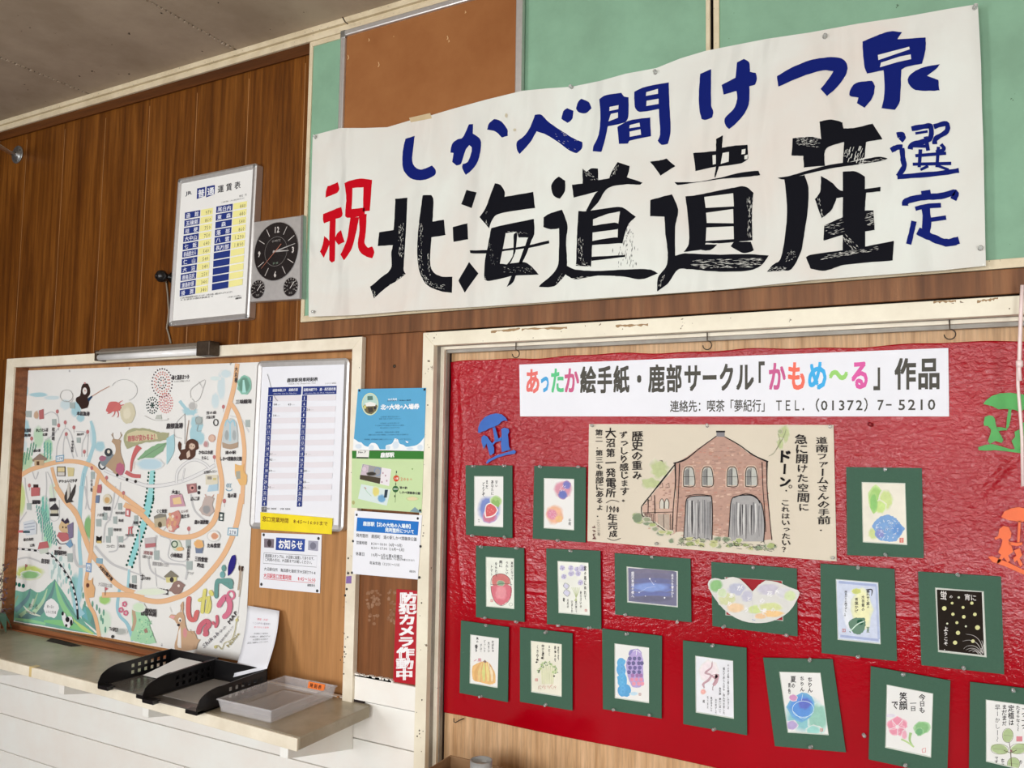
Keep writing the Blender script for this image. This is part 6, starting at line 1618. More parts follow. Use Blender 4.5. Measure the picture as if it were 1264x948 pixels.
# ------------------------------------------------ matted postcards
def mat_card(crop, outer, opening, label, draw, cardcol=None, pins=(), pl='', rot=0, desc=''):
    Yf = YM2-.0035
    qo = quadpts(crop, outer, Yf); qi = quadpts(crop, opening, Yf)
    cen = (qo[0]+qo[2])/2
    r = empty('matted_postcard', (cen.x, YM2, min(p.z for p in qo)), label, 'postcard', 'matted picture postcards on the red sheet')
    m = MB(); dy = Vector((0, .0035, 0))
    ci = (qi[0]+qi[1]+qi[2]+qi[3])/4
    qb = [p+(ci-p).normalized()*.0028+Vector((0, .0030, 0)) for p in qi]     # bevelled foot of the opening
    vs = list(qo)+list(qi)+[p+dy for p in qo]
    fs = []
    for i in range(4):
        j = (i+1) % 4
        fs += [(i, 4+i, 4+j, j), (i, j, 8+j, 8+i)]
    fs.append((8, 9, 10, 11))
    m.add(vs, fs); m.build('mat_board', M['mat_green'], r)
    m = MB(); m.add(list(qi)+qb, [(i, 4+i, 4+(i+1) % 4, (i+1) % 4) for i in range(4)]); m.build('bevel', M['mat_core'], r)
    m = MB(); qq = [p+Vector((0, .0001, 0)) for p in qb]; m.add(qq, [(3, 2, 1, 0)])
    cm = M['paper'] if cardcol is None else plain('card_stock', cardcol, .75)
    card = m.build('card', cm, r)
    if draw:
        f = Ink(qb[0].y, crop, .00001); draw(f); f.build('artwork', card, 'water')
    npn = len(pins)
    ys_ = sorted(p[1] for p in pins)
    midy = sum(p[1] for p in outer)/4; midx = sum(p[0] for p in outer)/4
    tops = [p for p in pins if p[1] < midy]; bots = [p for p in pins if p[1] >= midy]
    for grp, vn in ((tops, 'top'), (bots, 'bottom')):
        for x, y in grp:
            hn_ = '' if len(grp) == 1 else (' left' if x < midx else ' right')
            pin(crop[0]+x/crop[2], crop[1]+y/crop[2], Yf-.0001, 'clear pushpin at the %s%s edge of the green mat with %s' % (vn, hn_, desc), 'clear pushpins holding the green mats', M['clear'], .0045)
    return r
PK = C(226,226,222)
def seal(f, x, y, s, c=C(196,60,56)):
    f.ring(x, y, s, s, s*.35, c, 4, pi/4, 2*pi+pi/4); f.line([(x-s*.4,y-s*.3),(x+s*.4,y-s*.2)], s*.22, c, False); f.line([(x,y-s*.5),(x-s*.1,y+s*.5)], s*.22, c, False)
def v(f, t, x, y0, y1, w_, c=IK, b=.016, wob=.12): f.vtext(t, x, y0, x, y1, w_, c, b, wob)
C1 = (565, 565, 7.435)
def a1(f):
    f.blob(290,470,110,130,C(96,120,190),PK,jit=.1); f.blob(350,400,56,56,C(150,190,96),C(200,214,180)); f.blob(290,540,70,60,C(190,90,120),C(170,150,200))
    f.poly([(248,480),(262,430),(300,412),(345,440),(372,480),(345,525),(300,548),(256,552),(246,520)], C(240,226,220), True); f.poly([(256,480),(268,438),(300,422),(340,446),(360,482),(338,516),(300,536),(262,540)], C(206,44,50), True)
    f.poly([(310,415),(325,380),(345,400),(370,385),(385,420),(375,460),(345,440)], C(120,170,60), True, 2)
    for x, y in ((285,460),(310,475),(295,500),(325,490),(275,490)): f.ell(x, y, 4, 5, C(232,140,120))
    v(f,'甘い', 355, 205, 275, 26); v(f,'あなたに', 318, 205, 345, 28); v(f,'まだ', 268, 200, 290, 24); v(f,'どうぞ', 236, 220, 360, 26); f.scribble(195,560,195,600,16,IK,2)
mat_card(C1, [(72,70),(500,72),(500,738),(75,708)], [(150,168),(418,170),(416,640),(150,625)], 'green matted postcard of a red strawberry on a blue wash, top left of the rows', a1, None, ((155,80),(438,75),(140,712),(435,732)), desc='the strawberry card')
def a2(f):
    f.blob(965,290,92,90,C(206,130,150),PK); f.blob(1000,250,40,40,C(96,96,180),C(190,130,160)); f.blob(965,340,46,44,C(70,90,176),C(190,140,170)); f.blob(890,520,92,96,C(230,170,130),PK); f.blob(865,520,50,54,C(214,120,150),C(226,165,140)); f.blob(930,560,36,36,C(230,180,110),C(226,165,140))
    f._l(); f.hold = True
    for i in range(12): a = i*.9; f.line([(965+18*cos(a),280+14*sin(a)),(965+30*cos(a+.4),280+30*sin(a))], 4, C(236,226,236), False); f.line([(870+16*cos(a),520+16*sin(a)),(870+30*cos(a),520+34*sin(a+.3))], 3, C(240,210,220), False)
    f.hold = False; v(f,'千花', 1028, 560, 620, 26); f.ring(870,220,14,12,1.5,C(200,210,190))
mat_card(C1, [(702,75),(1175,88),(1172,778),(688,742)], [(790,186),(1068,194),(1067,666),(788,647)], 'green matted postcard with a pink and blue blossom above an orange one', a2, None, ((765,85),(1115,85),(925,758)), desc='the two round blossoms')
C2 = (580, 665, 7.022)
def a3(f):
    f.poly([(190,370),(200,320),(240,308),(290,308),(340,340),(350,390),(280,410),(200,405)], C(196,90,84), True, 2); f.poly([(182,410),(240,405),(340,402),(362,430),(356,500),(320,550),(270,580),(220,545),(190,480)], C(206,80,100), True, 2); f.blob(270,470,56,70,C(222,130,140),C(206,80,100))
    f.line([(182,400),(190,340),(240,306),(300,310),(345,350),(358,420),(352,510),(310,565),(262,578),(215,540),(188,470),(182,408)], 3.4, C(70,40,44)); f.blob(268,385,36,26,C(110,150,110),C(190,170,150)); f.line([(180,395),(230,400),(268,388),(330,392),(368,398)], 3, C(60,70,60))
    v(f,'真赤になって', 365, 198, 360, 22); v(f,'うれしい', 322, 195, 310, 24); v(f,'風に', 268, 185, 250, 34, b=.02); v(f,'ゆられて', 228, 200, 330, 22); v(f,'トマト', 188, 225, 325, 20); seal(f,190,536,13); f.ring(355,570,15,14,2.5,C(110,120,110),10)
mat_card(C2, [(52,60),(468,82),(472,722),(52,680)], [(137,157),(382,170),(384,610),(140,588)], 'green matted postcard of a big crimson tomato with handwriting above it', a3, C(224,228,216), ((105,72),(412,85),(137,684),(410,722)), desc='the crimson tomato')
def a4(f):
    rr = random.Random(9)
    for _ in range(11):
        x, y = rr.uniform(800, 980), rr.uniform(240, 400); f.blob(x, y, 26, 26, C(186,180,214), C(224,224,226))
        for k_ in range(5): a = k_*1.26+rr.random(); f.line([(x, y), (x+18*cos(a), y+18*sin(a)), (x+22*cos(a+.3), y+14*sin(a+.3))], 2, C(86,80,110))
    for x, y, l in ((835,410,26),(840,470,30)): f.poly([(x-l,y),(x-8,y-l),(x+l,y-4),(x+6,y+l)], C(200,200,220), True); f.line([(x-l,y),(x-8,y-l),(x+l,y-4),(x+6,y+l),(x-l,y)], 2.4, C(60,64,70))
    for i in range(7): f.line([(880+i*12,420),(905+i*6,470),(930-i*4,540)], 2.2, C(176,190,120))
    v(f,'紫の雨にぬれて', 1000, 235, 530, 20); v(f,'あじさいの', 962, 450, 600, 18); v(f,'花が咲いて', 922, 540, 640, 15); v(f,'いました', 886, 530, 640, 15); v(f,'六月の', 850, 520, 600, 15); v(f,'朝', 815, 510, 545, 16); seal(f,1006,620,11)
mat_card(C2, [(662,85),(1130,105),(1138,785),(668,740)], [(758,192),(1027,207),(1040,667),(768,643)], 'green matted postcard of pale violet flowers filled with tiny handwriting', a4, C(226,228,218), ((880,108),(775,752),(1045,770)), desc='the pale violet flowers')
C3 = (560, 760, 7.58)
def a5(f):
    f.poly([(175,480),(210,450),(280,425),(330,440),(370,500),(392,560),(388,630),(340,645),(260,625),(190,605),(172,560)], C(226,176,96), True, 2)
    for x, w_, c in ((205,26,C(214,160,70)),(240,30,C(222,190,110)),(280,34,C(206,206,110)),(320,32,C(226,206,120)),(355,26,C(236,214,170))): f.line([(x+(290-x)*.5,440),(x,530),(x+4,615)], [6,w_,14], c); f.line([(x+(290-x)*.5+8,440),(x+18,530),(x+14,620)], 2.4, C(190,130,60))
    f.poly([(275,430),(292,412),(310,432),(296,442)], C(120,80,60)); f.line([(340,500),(335,450),(345,480)], 3, C(160,110,60))
    v(f,'秋の', 222, 198, 256, 22); v(f,'香り', 212, 270, 345, 26, b=.03); v(f,'ほくほく', 256, 262, 340, 18); v(f,'どっしり', 290, 225, 345, 18); v(f,'大きい', 328, 240, 345, 18); v(f,'かぼちゃ', 366, 230, 345, 24, b=.02); f.text('風', (225,395),(262,398),(224,430),C(196,90,110),.02); f.line([(190,425),(215,410)], 5, C(196,90,110), False)
mat_card(C3, [(68,45),(515,108),(505,810),(55,722)], [(155,175),(422,210),(410,677),(148,632)], 'green matted postcard of a yellow pumpkin, lowest at the left', a5, None, ((310,90),(262,752)), desc='the yellow pumpkin')
def a6(f):
    for i in range(7): f.line([(820+i*22,460),(826+i*18,540),(830+i*16,640)], [14,16,12], C(214,216,176)); f.line([(828+i*20,480),(832+i*17,560),(834+i*16,640)], 1.8, C(176,180,120))
    rr = random.Random(4); f._l(); f.hold = True
    for _ in range(70):
        a = rr.uniform(pi, 2*pi); x, y = 875+100*cos(a)*rr.uniform(.5,1), 540+120*sin(a)*rr.uniform(.5,1); f.ell(x, y, rr.uniform(4,12), rr.uniform(4,10), rr.choice([C(130,160,90),C(90,120,80),C(160,186,110),C(190,206,150)]), 6, rr.random()*3)
    for _ in range(30): x = rr.uniform(790, 960); f.line([(x, rr.uniform(640,690)), (x+rr.uniform(-12,12), rr.uniform(650,690))], 2.6, rr.choice([C(190,130,90),C(200,110,90),C(150,90,70)]), False)
    f.hold = False
    v(f,'くきやか', 785, 270, 440, 26, b=.01); v(f,'伸びる青菜', 835, 270, 410, 24, b=.01); v(f,'まだこ', 895, 275, 375, 20); v(f,'朝つみを', 950, 280, 430, 18); v(f,'初々', 980, 285, 420, 14); seal(f,775,600,15)
    f._l(); f.hold = True
    for x, y in ((838,352),(826,395),(782,410),(775,435),(952,340),(940,565),(800,515)): f.ell(x, y, 9, 8, IK, 7)
    f.hold = False
mat_card(C3, [(620,108),(1110,165),(1110,888),(620,805)], [(720,233),(1010,265),(1010,760),(725,715)], 'green matted postcard of pale leafy greens, right of the pumpkin card', a6, C(226,224,206), ((868,150),(865,828)), desc='the pale leafy greens')
C4 = (735, 670, 4.862)
def a7(f):
    f.poly([(196,150),(487,176),(488,380),(199,350)], C(84,84,120))
    for i, c in enumerate((C(96,90,120),C(84,80,116),C(70,78,136),C(74,96,170),C(84,112,190),C(70,86,156),C(66,66,104))):
        y = 175+i*27; f.blob(342, y, 140, 20, c, C(84,84,120), 18, .08)
    f.blob(330,268,110,30,C(110,140,206),C(80,94,160)); f._l(); f.hold = True
    for x, y, s_ in ((326,216,5),(262,298,4),(415,330,5),(350,250,2),(300,320,3),(360,230,2)): f.ell(x, y, s_, s_, C(230,230,240))
    f.hold = False; f.line([(326,216),(350,252)], 2, C(214,214,236), False); f.line([(262,298),(310,270),(360,262)], 1.6, C(190,200,230), False)
    v(f,'銀河鉄道の夜へ', 224, 172, 332, 17, C(230,230,240), .02); v(f,'星まつり雪あかり', 462, 186, 330, 16, C(230,230,240), .02)
mat_card(C4, [(115,62),(570,97),(575,478),(118,430)], [(187,142),(495,170),(495,388),(190,358)], 'wide green matted postcard of a dark blue night sky with white writing', a7, C(206,208,206), ((340,88),(183,430),(492,470)), desc='the night sky')
r8 = mat_card(C4, [(695,115),(1208,155),(1213,562),(702,500)], [(775,205),(1122,228),(1127,470),(780,435)], 'wide green matted frame behind the fan-shaped card, showing red in its middle', None, C(150,8,28), ((948,148),(775,500),(1150,555)), desc='the fan-shaped card')
fan = [(674,250),(680,230),(694,217),(715,212),(735,214),(755,221),(775,220),(800,208),(825,205),(850,210),(868,218),(880,228),(897,244),(915,262),(942,292),(962,272),(980,255),(1000,238),(1020,226),(1055,229),(1090,236),(1125,249),(1160,265),(1190,276),(1215,285),(1226,300),(1218,326),(1205,350),(1186,384),(1160,415),(1132,437),(1100,455),(1066,469),(1030,478),(995,482),(960,482),(920,478),(880,468),(838,449),(800,425),(768,397),(740,365),(718,336),(700,310),(684,280)]
q = [P(C4[0]+x/C4[2], C4[1]+y/C4[2], YM2-.006) for x, y in fan]
m = MB(); m.hexa(q[::-1], (0, .0012, 0)); fo = m.build('fan_card', plain('fan_paper', C(212,212,206), .7)); tag(fo, 'white fan-shaped card with pale green, grey and orange washes over a green mat', 'card')
f = Ink(YM2-.006, C4)
for x, y, rx, ry, c in ((722,258,44,44,C(120,180,100)),(850,280,60,44,C(176,180,200)),(910,320,40,40,C(186,186,204)),(1040,280,80,40,C(190,186,200)),(1130,300,50,36,C(206,206,210)),(790,340,60,44,C(200,206,150)),(840,390,60,34,C(230,196,150)),(960,400,50,30,C(196,214,130)),(1050,385,80,30,C(206,214,140)),(1060,425,80,24,C(232,190,120)),(1170,320,40,36,C(200,216,160)),(990,440,40,20,C(230,190,140)),(760,300,30,30,C(196,214,170))):
    f.blob(x, y, rx, ry, c, C(212,212,206))
for t, x, y in (('あ',800,300),('り',790,350),('が',850,255),('と',905,320),('う',890,385),('花',1030,290),('火',1075,275),('の',985,330),('夏',1000,390),('下',990,400),('の',1050,385)): f.text(t, (x,y),(x+32,y),(x,y+32),C(238,238,238),.015,wob=.2)
f.line([(942,292),(944,480)], 2, C(196,196,196), False); f.line([(940,460),(960,466)], 3, C(110,130,190), False); f.build('artwork', fo, 'water')
C5 = (735, 770, 6.32)
def a9(f):
    for x, y, rx, ry, c in ((310,230,50,36,C(120,110,180)),(200,300,34,34,C(50,160,214)),(200,360,36,50,C(40,150,210)),(210,440,40,60,C(40,160,214)),(225,520,52,50,C(30,150,210)),(300,545,36,16,C(180,214,230))): f.blob(x, y, rx, ry, c, PK if rx == 36 and ry == 16 else c)
    f.poly([(240,300),(265,250),(310,195),(345,205),(370,270),(372,340),(378,470),(340,496),(290,490),(262,440),(245,380)], C(170,150,206), True, 2)
    f._l(); f.hold = True
    rows = ((272,(268,304,342),C(70,60,130)),(308,(262,296,338,362),C(62,50,124)),(344,(270,308,345),C(80,60,140)),(378,(262,300,342),C(64,54,130)),(404,(290,326,355),C(150,90,160)),(436,(285,320,356),C(220,130,160)),(468,(300,338,366),C(226,140,160)))
    for y, xs2, c in rows:
        for x in xs2: f.poly([(x-15,y-8),(x-4,y-17),(x+11,y-13),(x+16,y+2),(x+6,y+15),(x-10,y+13)], c, True, 1)
    for y in range(290, 560, 30): f.ring(205+(8 if y > 450 else 0), y, 14, 13, 2, C(96,190,226), 12)
    f.hold = False
    f.line([(290,215),(320,205),(350,225)], 4, C(236,236,240)); f.line([(322,206),(318,245)], 4, C(236,236,240), False); seal(f,347,550,11,C(160,90,80))
mat_card(C5, [(52,38),(518,95),(515,740),(58,665)], [(148,152),(418,185),(418,620),(150,580)], 'green matted postcard of purple grapes beside a bright blue shape', a9, None, ((252,78),(145,668),(425,712)), desc='the purple grapes')
def a10(f):
    f.blob(880,370,80,90,C(232,220,224),PK)
    for pts, wd, c in (([(910,300),(905,340),(860,380),(900,400),(880,440),(840,470),(850,500)], [8,12,18,12,20,16,10], C(190,150,160)), ([(905,400),(930,420),(950,400),(940,450),(920,480)], [10,20,30,30,24], C(186,140,150)), ([(920,480),(912,520)], [6,3], C(150,120,130))): f.line(pts, wd, c)
    for pts in ([(912,290),(900,350),(850,385),(905,405),(885,440),(830,475)], [(905,400),(960,395),(940,440),(915,490),(920,520)], [(850,470),(845,520)]): f.line(pts, 2.4, C(130,80,90))
    f.blob(840,530,24,24,C(236,170,160),PK); f.ring(840,530,14,12,2,C(206,110,100),10)
    v(f,'そよそよ吹く風に竹林が、かさこそ', 1036, 315, 670, 16); v(f,'揺れて赤とんぼも、飛んできました', 1002, 340, 706, 16); v(f,'金木犀　静かに咲いて', 972, 495, 700, 18, b=.01); v(f,'虫の声がして', 940, 585, 705, 14); v(f,'秋が来ました', 905, 570, 685, 14); v(f,'待っていました', 876, 565, 660, 12); v(f,'桃', 845, 590, 620, 18)
mat_card(C5, [(683,130),(1178,188),(1182,870),(685,782)], [(778,248),(1074,288),(1080,742),(782,692)], 'green matted postcard of thin mauve twigs with columns of small writing', a10, C(224,226,230), ((918,165),(933,820)), desc='the mauve twigs')
C6 = (1005, 570, 7.9)
def a11(f):
    cc_ = C(226,222,206)
    f.blob(600,350,80,120,C(150,200,90),C(200,220,150)); f.blob(700,370,80,110,C(196,216,130),cc_); f.blob(640,440,70,70,C(190,220,120),cc_); f.blob(580,400,40,100,C(120,190,80),C(170,206,110)); f.blob(575,700,56,60,C(196,210,130),cc_)
    f.poly([(565,630),(600,570),(660,530),(720,518),(790,545),(840,600),(884,650),(850,710),(790,775),(700,775),(630,760),(600,690)], C(96,150,206), True, 4); f.blob(810,660,60,70,C(60,130,200),C(96,150,206)); f.blob(640,700,50,50,C(110,120,190),C(96,150,206))
    rr = random.Random(2); f._l(); f.hold = True
    for i in range(80):
        x, y = rr.uniform(600, 830), rr.uniform(545, 760)
        if ((x-715)/115)**2+((y-655)/105)**2 > 1: continue
        a = rr.random()*3; f.line([(x-9*cos(a),y-9*sin(a)),(x+9*cos(a),y+9*sin(a))], 4, C(226,234,240), False)
        if i % 3 == 0: f.ell(x, y, 4, 4, C(70,70,140), 6)
    f.hold = False; f.rect(832,742,872,788,C(206,80,60)); f.line([(840,755),(866,757)], 4, C(236,200,180), False); f.line([(852,746),(850,784)], 3, C(236,200,180), False); f.line([(840,772),(866,774)], 3, C(236,200,180), False)
mat_card(C6, [(312,52),(1050,62),(1068,940),(322,910)], [(462,197),(888,207),(908,813),(473,785)], 'green matted postcard of a blue hydrangea under a pale green leaf, highest at the right', a11, C(226,222,206), ((690,75),(700,912)), desc='the blue hydrangea')
C7 = (1005, 690, 5.267)
def a12(f):
    bg = C(196,206,226)
    f.poly([(147,140),(411,160),(426,546),(159,517)], bg); f.line([(160,150),(405,172)], 16, C(150,166,206), False); f.line([(170,500),(420,528)], 16, C(150,166,206), False); f.line([(404,176),(420,520)], 14, C(160,176,210), False); f.blob(240,340,60,150,C(222,228,236),bg)
    f.blob(310,330,70,150,C(232,232,176),C(216,222,200)); f.blob(275,210,34,20,C(190,200,90),C(226,230,180))
    for i in range(6): f.line([(250+i*10,215),(255+i*9,196)], 3, C(200,200,70), False)
    f.poly([(226,410),(240,395),(285,380),(330,385),(334,430),(320,470),(290,490),(250,475),(230,445)], C(50,110,76), True, 3); f.blob(300,410,24,20,C(30,84,60),C(50,110,76)); f.line([(235,470),(280,425),(325,405)], 7, C(200,226,206)); f.line([(230,470),(236,478)], 5, C(40,90,60), False)
    v(f,'暮れゆく夏よ', 350, 200, 320, 22); v(f,'水芭蕉の', 318, 235, 340, 22); v(f,'青葉かげ', 275, 250, 350, 24); v(f,'雨あがりの風すずし', 206, 205, 345, 17); v(f,'七月', 200, 350, 372, 12); seal(f,193,464,13,C(176,80,76)); v(f,'夏', 350, 440, 480, 20, C(80,110,70)); f.line([(335,200),(375,200),(372,240)], [3,8,3], IK)
mat_card(C7, [(40,30),(522,65),(538,665),(48,612)], [(140,130),(417,152),(433,555),(152,525)], 'green matted postcard with a lavender border and a dark green leaf', a12, C(214,220,230), ((285,52),(290,635)), desc='the lavender-bordered card')
def a13(f):
    f.poly([(797,198),(1090,216),(1106,626),(812,592)], C(30,22,14))
    f._l(); f.hold = True
    for x, y, s_ in ((940,250,8),(897,287,9),(1025,287,11),(968,315,10),(846,321,15),(902,359,11),(1045,360,12),(973,376,12),(865,420,7),(928,414,10),(986,438,7),(1062,446,16),(935,480,14),(916,544,14),(1032,534,12)): f.ell(x, y, s_, s_*.95, C(206,206,130) if s_ > 8 else C(200,206,170), 12)
    f.hold = False
    for pts in ([(1100,610),(1080,540),(1040,500),(985,488)], [(1095,610),(1060,550),(1010,528),(965,535)], [(1098,615),(1050,570),(1000,565),(970,585)], [(1090,620),(1040,590),(1005,600)], [(1100,600),(1098,560),(1090,530)], [(1085,620),(1060,590),(1020,580),(985,592)], [(1104,560),(1085,590),(1080,618)], [(1070,618),(1050,600),(1030,604)]): f.line(pts, [4,3.4,2.5,1.2][:len(pts)], C(176,172,166))
    f.text('蛍', (820,206),(862,210),(820,262),C(214,210,204),.015,wob=.1); f.text('の', (878,232),(902,234),(878,256),C(214,210,204),.015); f.text('宵に', (976,224),(1056,232),(976,268),C(214,210,204),.012); v(f,'ようこそ．', 856, 440, 596, 34, C(220,216,210), .02)
mat_card(C7, [(675,82),(1215,115),(1235,750),(697,690)], [(785,185),(1103,210),(1122,640),(805,605)], 'green matted black postcard of yellow firefly dots and white grass', a13, C(206,208,200), ((937,105),(970,705)), desc='the firefly dots')
C8 = (930, 800, 3.784)
def a14(f):
    f.blob(240,310,100,90,C(120,190,196),PK); f.blob(300,330,50,80,C(130,190,170),C(206,224,220)); f.blob(225,275,64,66,C(40,130,214),C(90,170,206)); f.blob(240,260,34,30,C(50,80,190),C(40,130,214)); f.blob(186,232,22,18,C(200,130,180),PK); f.blob(180,360,30,24,C(170,150,200),PK); f.blob(280,385,40,26,C(140,206,196),PK)
    f.ring(232,285,50,38,2.5,C(200,226,240),28); f.line([(185,295),(230,330),(280,300)], 2, C(200,226,240)); f.line([(225,245),(230,215)], 2, C(200,226,240), False)
    v(f,'ちりん', 265, 135, 208, 24); v(f,'ちりん', 228, 130, 205, 24); v(f,'夏の', 186, 130, 190, 24); v(f,'青色', 168, 160, 215, 15); seal(f,318,382,8)
mat_card(C8, [(45,45),(370,52),(432,487),(100,458)], [(120,110),(313,115),(352,407),(160,395)], 'tilted green matted postcard of a round blue wind chime', a14, None, ((265,52),(272,460)), desc='the blue wind chime')
def a15(f):
    for k_ in range(5):
        a = k_*2*pi/5-.3; f.blob(672+24*cos(a), 365+22*sin(a), 26, 26, C(226,130,156), C(236,190,200))
    for k_ in range(5): a = k_*2*pi/5+.3; f.line([(672,367),(672+40*cos(a),367+36*sin(a))], 3, C(240,224,228), False)
    f.blob(672,368,10,10,C(236,226,224),C(230,170,190)); f.blob(705,405,14,24,C(232,160,180),PK); f.blob(788,372,40,32,C(110,176,100),C(180,214,170)); f.blob(775,390,20,20,C(80,160,90),C(150,200,140)); f.line([(735,395),(730,430),(748,462)], [14,10,4], C(150,190,110)); f.line([(690,425),(720,440),(750,462)], 8, C(176,206,130)); f.blob(640,315,30,10,C(220,214,224),PK)
    v(f,'今日も', 788, 215, 305, 30); v(f,'一日', 746, 245, 295, 28); v(f,'笑顔', 700, 205, 288, 36); v(f,'で', 660, 245, 285, 30); f.line([(788,472),(804,466),(804,486),(790,488),(788,474)], 3, C(206,90,90), False)
mat_card(C8, [(548,85),(920,152),(905,598),(538,520)], [(622,170),(840,212),(830,512),(615,465)], 'green matted postcard of a pink morning glory and a small green leaf', a15, None, ((703,123),(712,545)), desc='the pink morning glory')
def a16(f):
    lc = C(160,184,120)
    for cx, cy, rx, ry, ro in ((1188,408,26,34,.2),(1150,472,42,24,.25),(1240,470,42,24,-.3),(1215,540,30,30,.6)):
        f.blob(cx, cy, rx, ry, lc, C(200,214,170), rot=ro, jit=.05, mid=.85); f.ring(cx, cy, rx*.98, ry*.98, 2, C(96,90,70), 20); f.line([(cx-rx*.7,cy-2),(cx+rx*.7,cy+2)], 1.6, C(110,110,80), False)
    f.line([(1202,490),(1204,530),(1210,600)], 4, C(90,80,60), False); f.line([(1202,490),(1195,440)], 3, C(90,80,60), False); f.line([(1202,490),(1170,478)], 3, C(90,80,60), False); f.line([(1202,490),(1230,476)], 3, C(90,80,60), False); f.ell(1204,480,6,6,C(120,60,60))
    f.rect(1228,412,1256,436,C(206,110,120)); v(f,'早ーかしー〜', 1140, 262, 440, 26, b=.006); v(f,'まだまだ', 1172, 262, 364, 24); v(f,'定植は', 1204, 266, 364, 28); v(f,'たまらなく〜', 1236, 268, 388, 20); v(f,'一つ一つ', 1262, 270, 380, 18); v(f,'です', 1135, 505, 540, 18); v(f,'ちろ', 1165, 515, 560, 20); v(f,'り', 1250, 520, 545, 18)
mat_card(C8, [(1012,158),(1420,206),(1425,690),(1006,612)], [(1085,240),(1330,272),(1334,590),(1086,530)], 'green matted postcard of green oval leaves, cut by the lower right corner', a16, None, ((1213,195),), desc='the oval leaves')

# loose pins on the sheet and the picture
pin(1075.5, 524.5, YR-.001, 'dark red pushpin on the bare red sheet above the hydrangea card', 'pushpins left in the red sheet', plain('dark_red_plastic', C(130,14,26), .3), .0055)
pin(1066, 907, YR-.001, 'clear reddish pushpin on the red sheet between the two lowest right cards', 'pushpins left in the red sheet', M['clear'], .0045)
for x, y, t in ((45,42,'top left corner'),(605,44,'top edge above the chimney'),(1203,46,'top right corner'),(360,615,'bottom edge under the wing'),(1218,685,'lower right corner')):
    pin(AC[0]+x/AC[2], AC[1]+y/AC[2], YM2-.0001, 'clear pushpin on the cream brush painting, '+t, 'clear pushpins holding the brush painting', M['clear'], .0045)

# ------------------------------------------------ white cord at the right edge
r = empty('hanging_cord', P(1259, 470, -.05), 'white plastic-covered cord hanging down at the right edge', 'cord')
pw = plain('white_plastic_cord', C(236,214,210), .35)
pts = [P(x, y, -.05) for x, y in ((1262,352),(1260.5,380),(1259,420),(1258,455),(1259,470))]
MB().tube(pts, .0042, 10).build('cord', pw, r)
p = P(1258.5, 449, -.052); MB().lathe(p, (0, 0, 1), [(.0045, -.008), (.007, -.006), (.007, .006), (.0045, .008)], 12).build('knot', pw, r)
pts = [P(x, y, -.048) for x, y in ((1256.5,448),(1256.5,475),(1259,505),(1261.5,540),(1262.5,600))]
MB().tube(pts, .0035, 10).build('cord', pw, r)

# ------------------------------------------------ dried flowers and a green leaf at the far left on the shelf
r = empty('dried_bouquet', (P(-14, 780, -.10).x, -.10, ZS), 'muted dried flowers over dull green leaves at the left end of the shelf', 'plant')
gl = plain('dull_green_leaf', C(66,100,84), .45); df = plain('dried_flower', C(104,84,92), .8, var=.3, scale=60); dt = plain('dried_stem', C(110,96,70), .8)
base = Vector((P(-14, 780, -.10).x, -.10, ZS+.0005))
MB().lathe(base, (0, 0, 1), [(.03, 0), (.038, .01), (.042, .05), (.034, .08), (.03, .085)], 20).build('pot', plain('grey_green_pot', C(80,96,88), .4), r)
rr = random.Random(11)
for (x, y) in ((4,715),(2,740),(6,700),(-6,690),(-12,720),(3,728),(-4,706),(7,752)):
    e = P(x, y, -.10+rr.uniform(-.03, .03)); top = base+Vector((0, 0, .08))
    MB().tube([top, (top+e)/2+Vector((0, 0, .02)), e], .0015, 5).build('stem', dt, r)
    m = MB()
    for _ in range(14):
        c = e+Vector((rr.gauss(0, .008), rr.gauss(0, .008), rr.gauss(0, .008))); d = Vector((rr.gauss(0, 1), rr.gauss(0, 1), rr.gauss(0, 1))).normalized()*.010; s_ = d.cross(Vector((0, 0, 1))).normalized()*.005
        m.add([c-d, c+s_, c+d, c-s_], [(0, 1, 2, 3)])
    o = m.build('flower_head', df, r); o['kind'] = 'stuff'
for a_, l, hz in ((-.55, .085, .02), (.2, .07, .035), (-1.2, .08, .01), (.9, .06, .02), (2.5, .07, .03)):
    m = MB(); d = Vector((cos(a_), sin(a_), 0)); s_ = Vector((-d.y, d.x, 0)); top = base+Vector((0, 0, .06))+d*.025
    vs = []; n = 8
    for i in range(n+1):
        t = i/n; w_ = .022*sin(pi*min(1, t*.92+.08)); c = top+d*l*t+Vector((0, 0, hz*sin(pi*t)*1.2-.05*t*t)); vs += [c+s_*w_+Vector((0, 0, .004)), c, c-s_*w_+Vector((0, 0, .004))]
    fs = []
    for i in range(n): fs += [(3*i, 3*i+1, 3*i+4, 3*i+3), (3*i+1, 3*i+2, 3*i+5, 3*i+4)]
    m.add(vs, fs, True); m.build('leaf', gl, r)

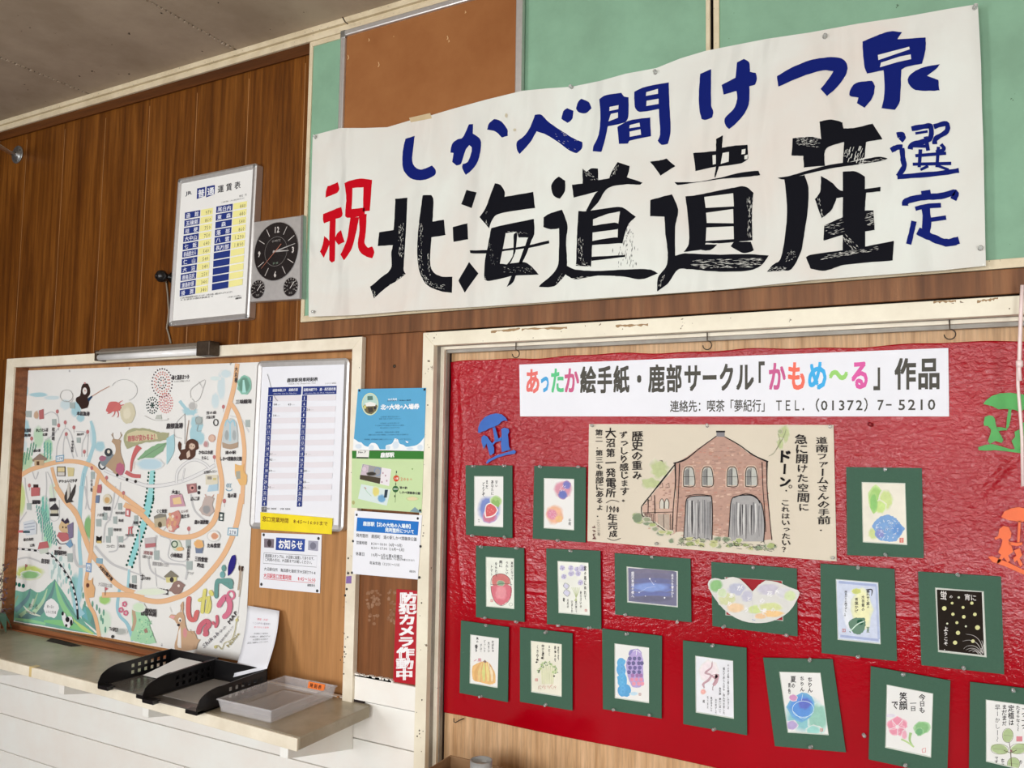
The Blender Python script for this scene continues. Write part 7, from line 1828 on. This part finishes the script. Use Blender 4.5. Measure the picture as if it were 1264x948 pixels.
# ------------------------------------------------ cardboard box and a jar, on an added wooden support that is out of view
YBX = -.16
c1 = P(556, 932, -.10); zt = c1.z
xa = P(523, 948, -.28).x; 
r = empty('bench', (-.95, -.2, 0), 'plain wooden bench against the wall below the picture', 'bench')  # added only to hold up the box, what really carries it is unseen
MB().box(-1.5, -.4, -.36, -.04, zt-.15, zt-.12).build('seat', M['ply_pale'], r)
for x in (-1.46, -.48):
    for y in (-.34, -.10): MB().box(x, x+.04, y, y+.04, .0005, zt-.15).build('leg', M['ply_pale'], r)
cb = wood('corrugated_card', C(128,96,66), C(146,112,80), C(160,126,92), .85, .3, .2, True, cath=.1)
r = empty('cardboard_box', (-1.1, -.2, zt-.12), 'open brown cardboard box at the bottom edge below the red sheet', 'box')
bl1, bl2, br1 = P(556, 932, -.06), P(526, 946, -.30), P(636, 941, -.06)
X0b, X1b, Y0b, Y1b = c1.x, c1.x+.25, -.30, -.10
zb_ = zt-.119
for x0, x1, y0, y1 in ((X0b, X0b+.004, Y0b, Y1b), (X1b-.004, X1b, Y0b, Y1b), (X0b+.004, X1b-.004, Y1b-.004, Y1b), (X0b+.004, X1b-.004, Y0b, Y0b+.004)):
    MB().box(x0, x1, y0, y1, zb_, zt).build('side', cb, r)
MB().box(X0b, X1b, Y0b, Y1b, zb_-.0008, zb_+.003).build('bottom', cb, r)
gj = P(594, 945, -.2)
r = empty('glass_jar', (gj.x, -.2, zb_+.0035), 'clear glass jar rim standing in the cardboard box', 'jar')
hgt = P(594, 938, -.2).z-zb_-.0035
MB().lathe((gj.x, -.2, zb_+.0035), (0, 0, 1), [(.028, 0), (.034, .006), (.034, hgt*.75), (.030, hgt*.85), (.030, hgt), (.027, hgt), (.027, hgt*.85), (.031, hgt*.72), (.031, .01), (.001, .008)], 28).build('glass', M['clear'], r)
MB().lathe((gj.x, -.2, zb_+.0035+hgt*.8), (0, 0, 1), [(.031, 0), (.0335, .002), (.0335, .005), (.031, .007)], 28).build('rim_ring', M['steel'], r)
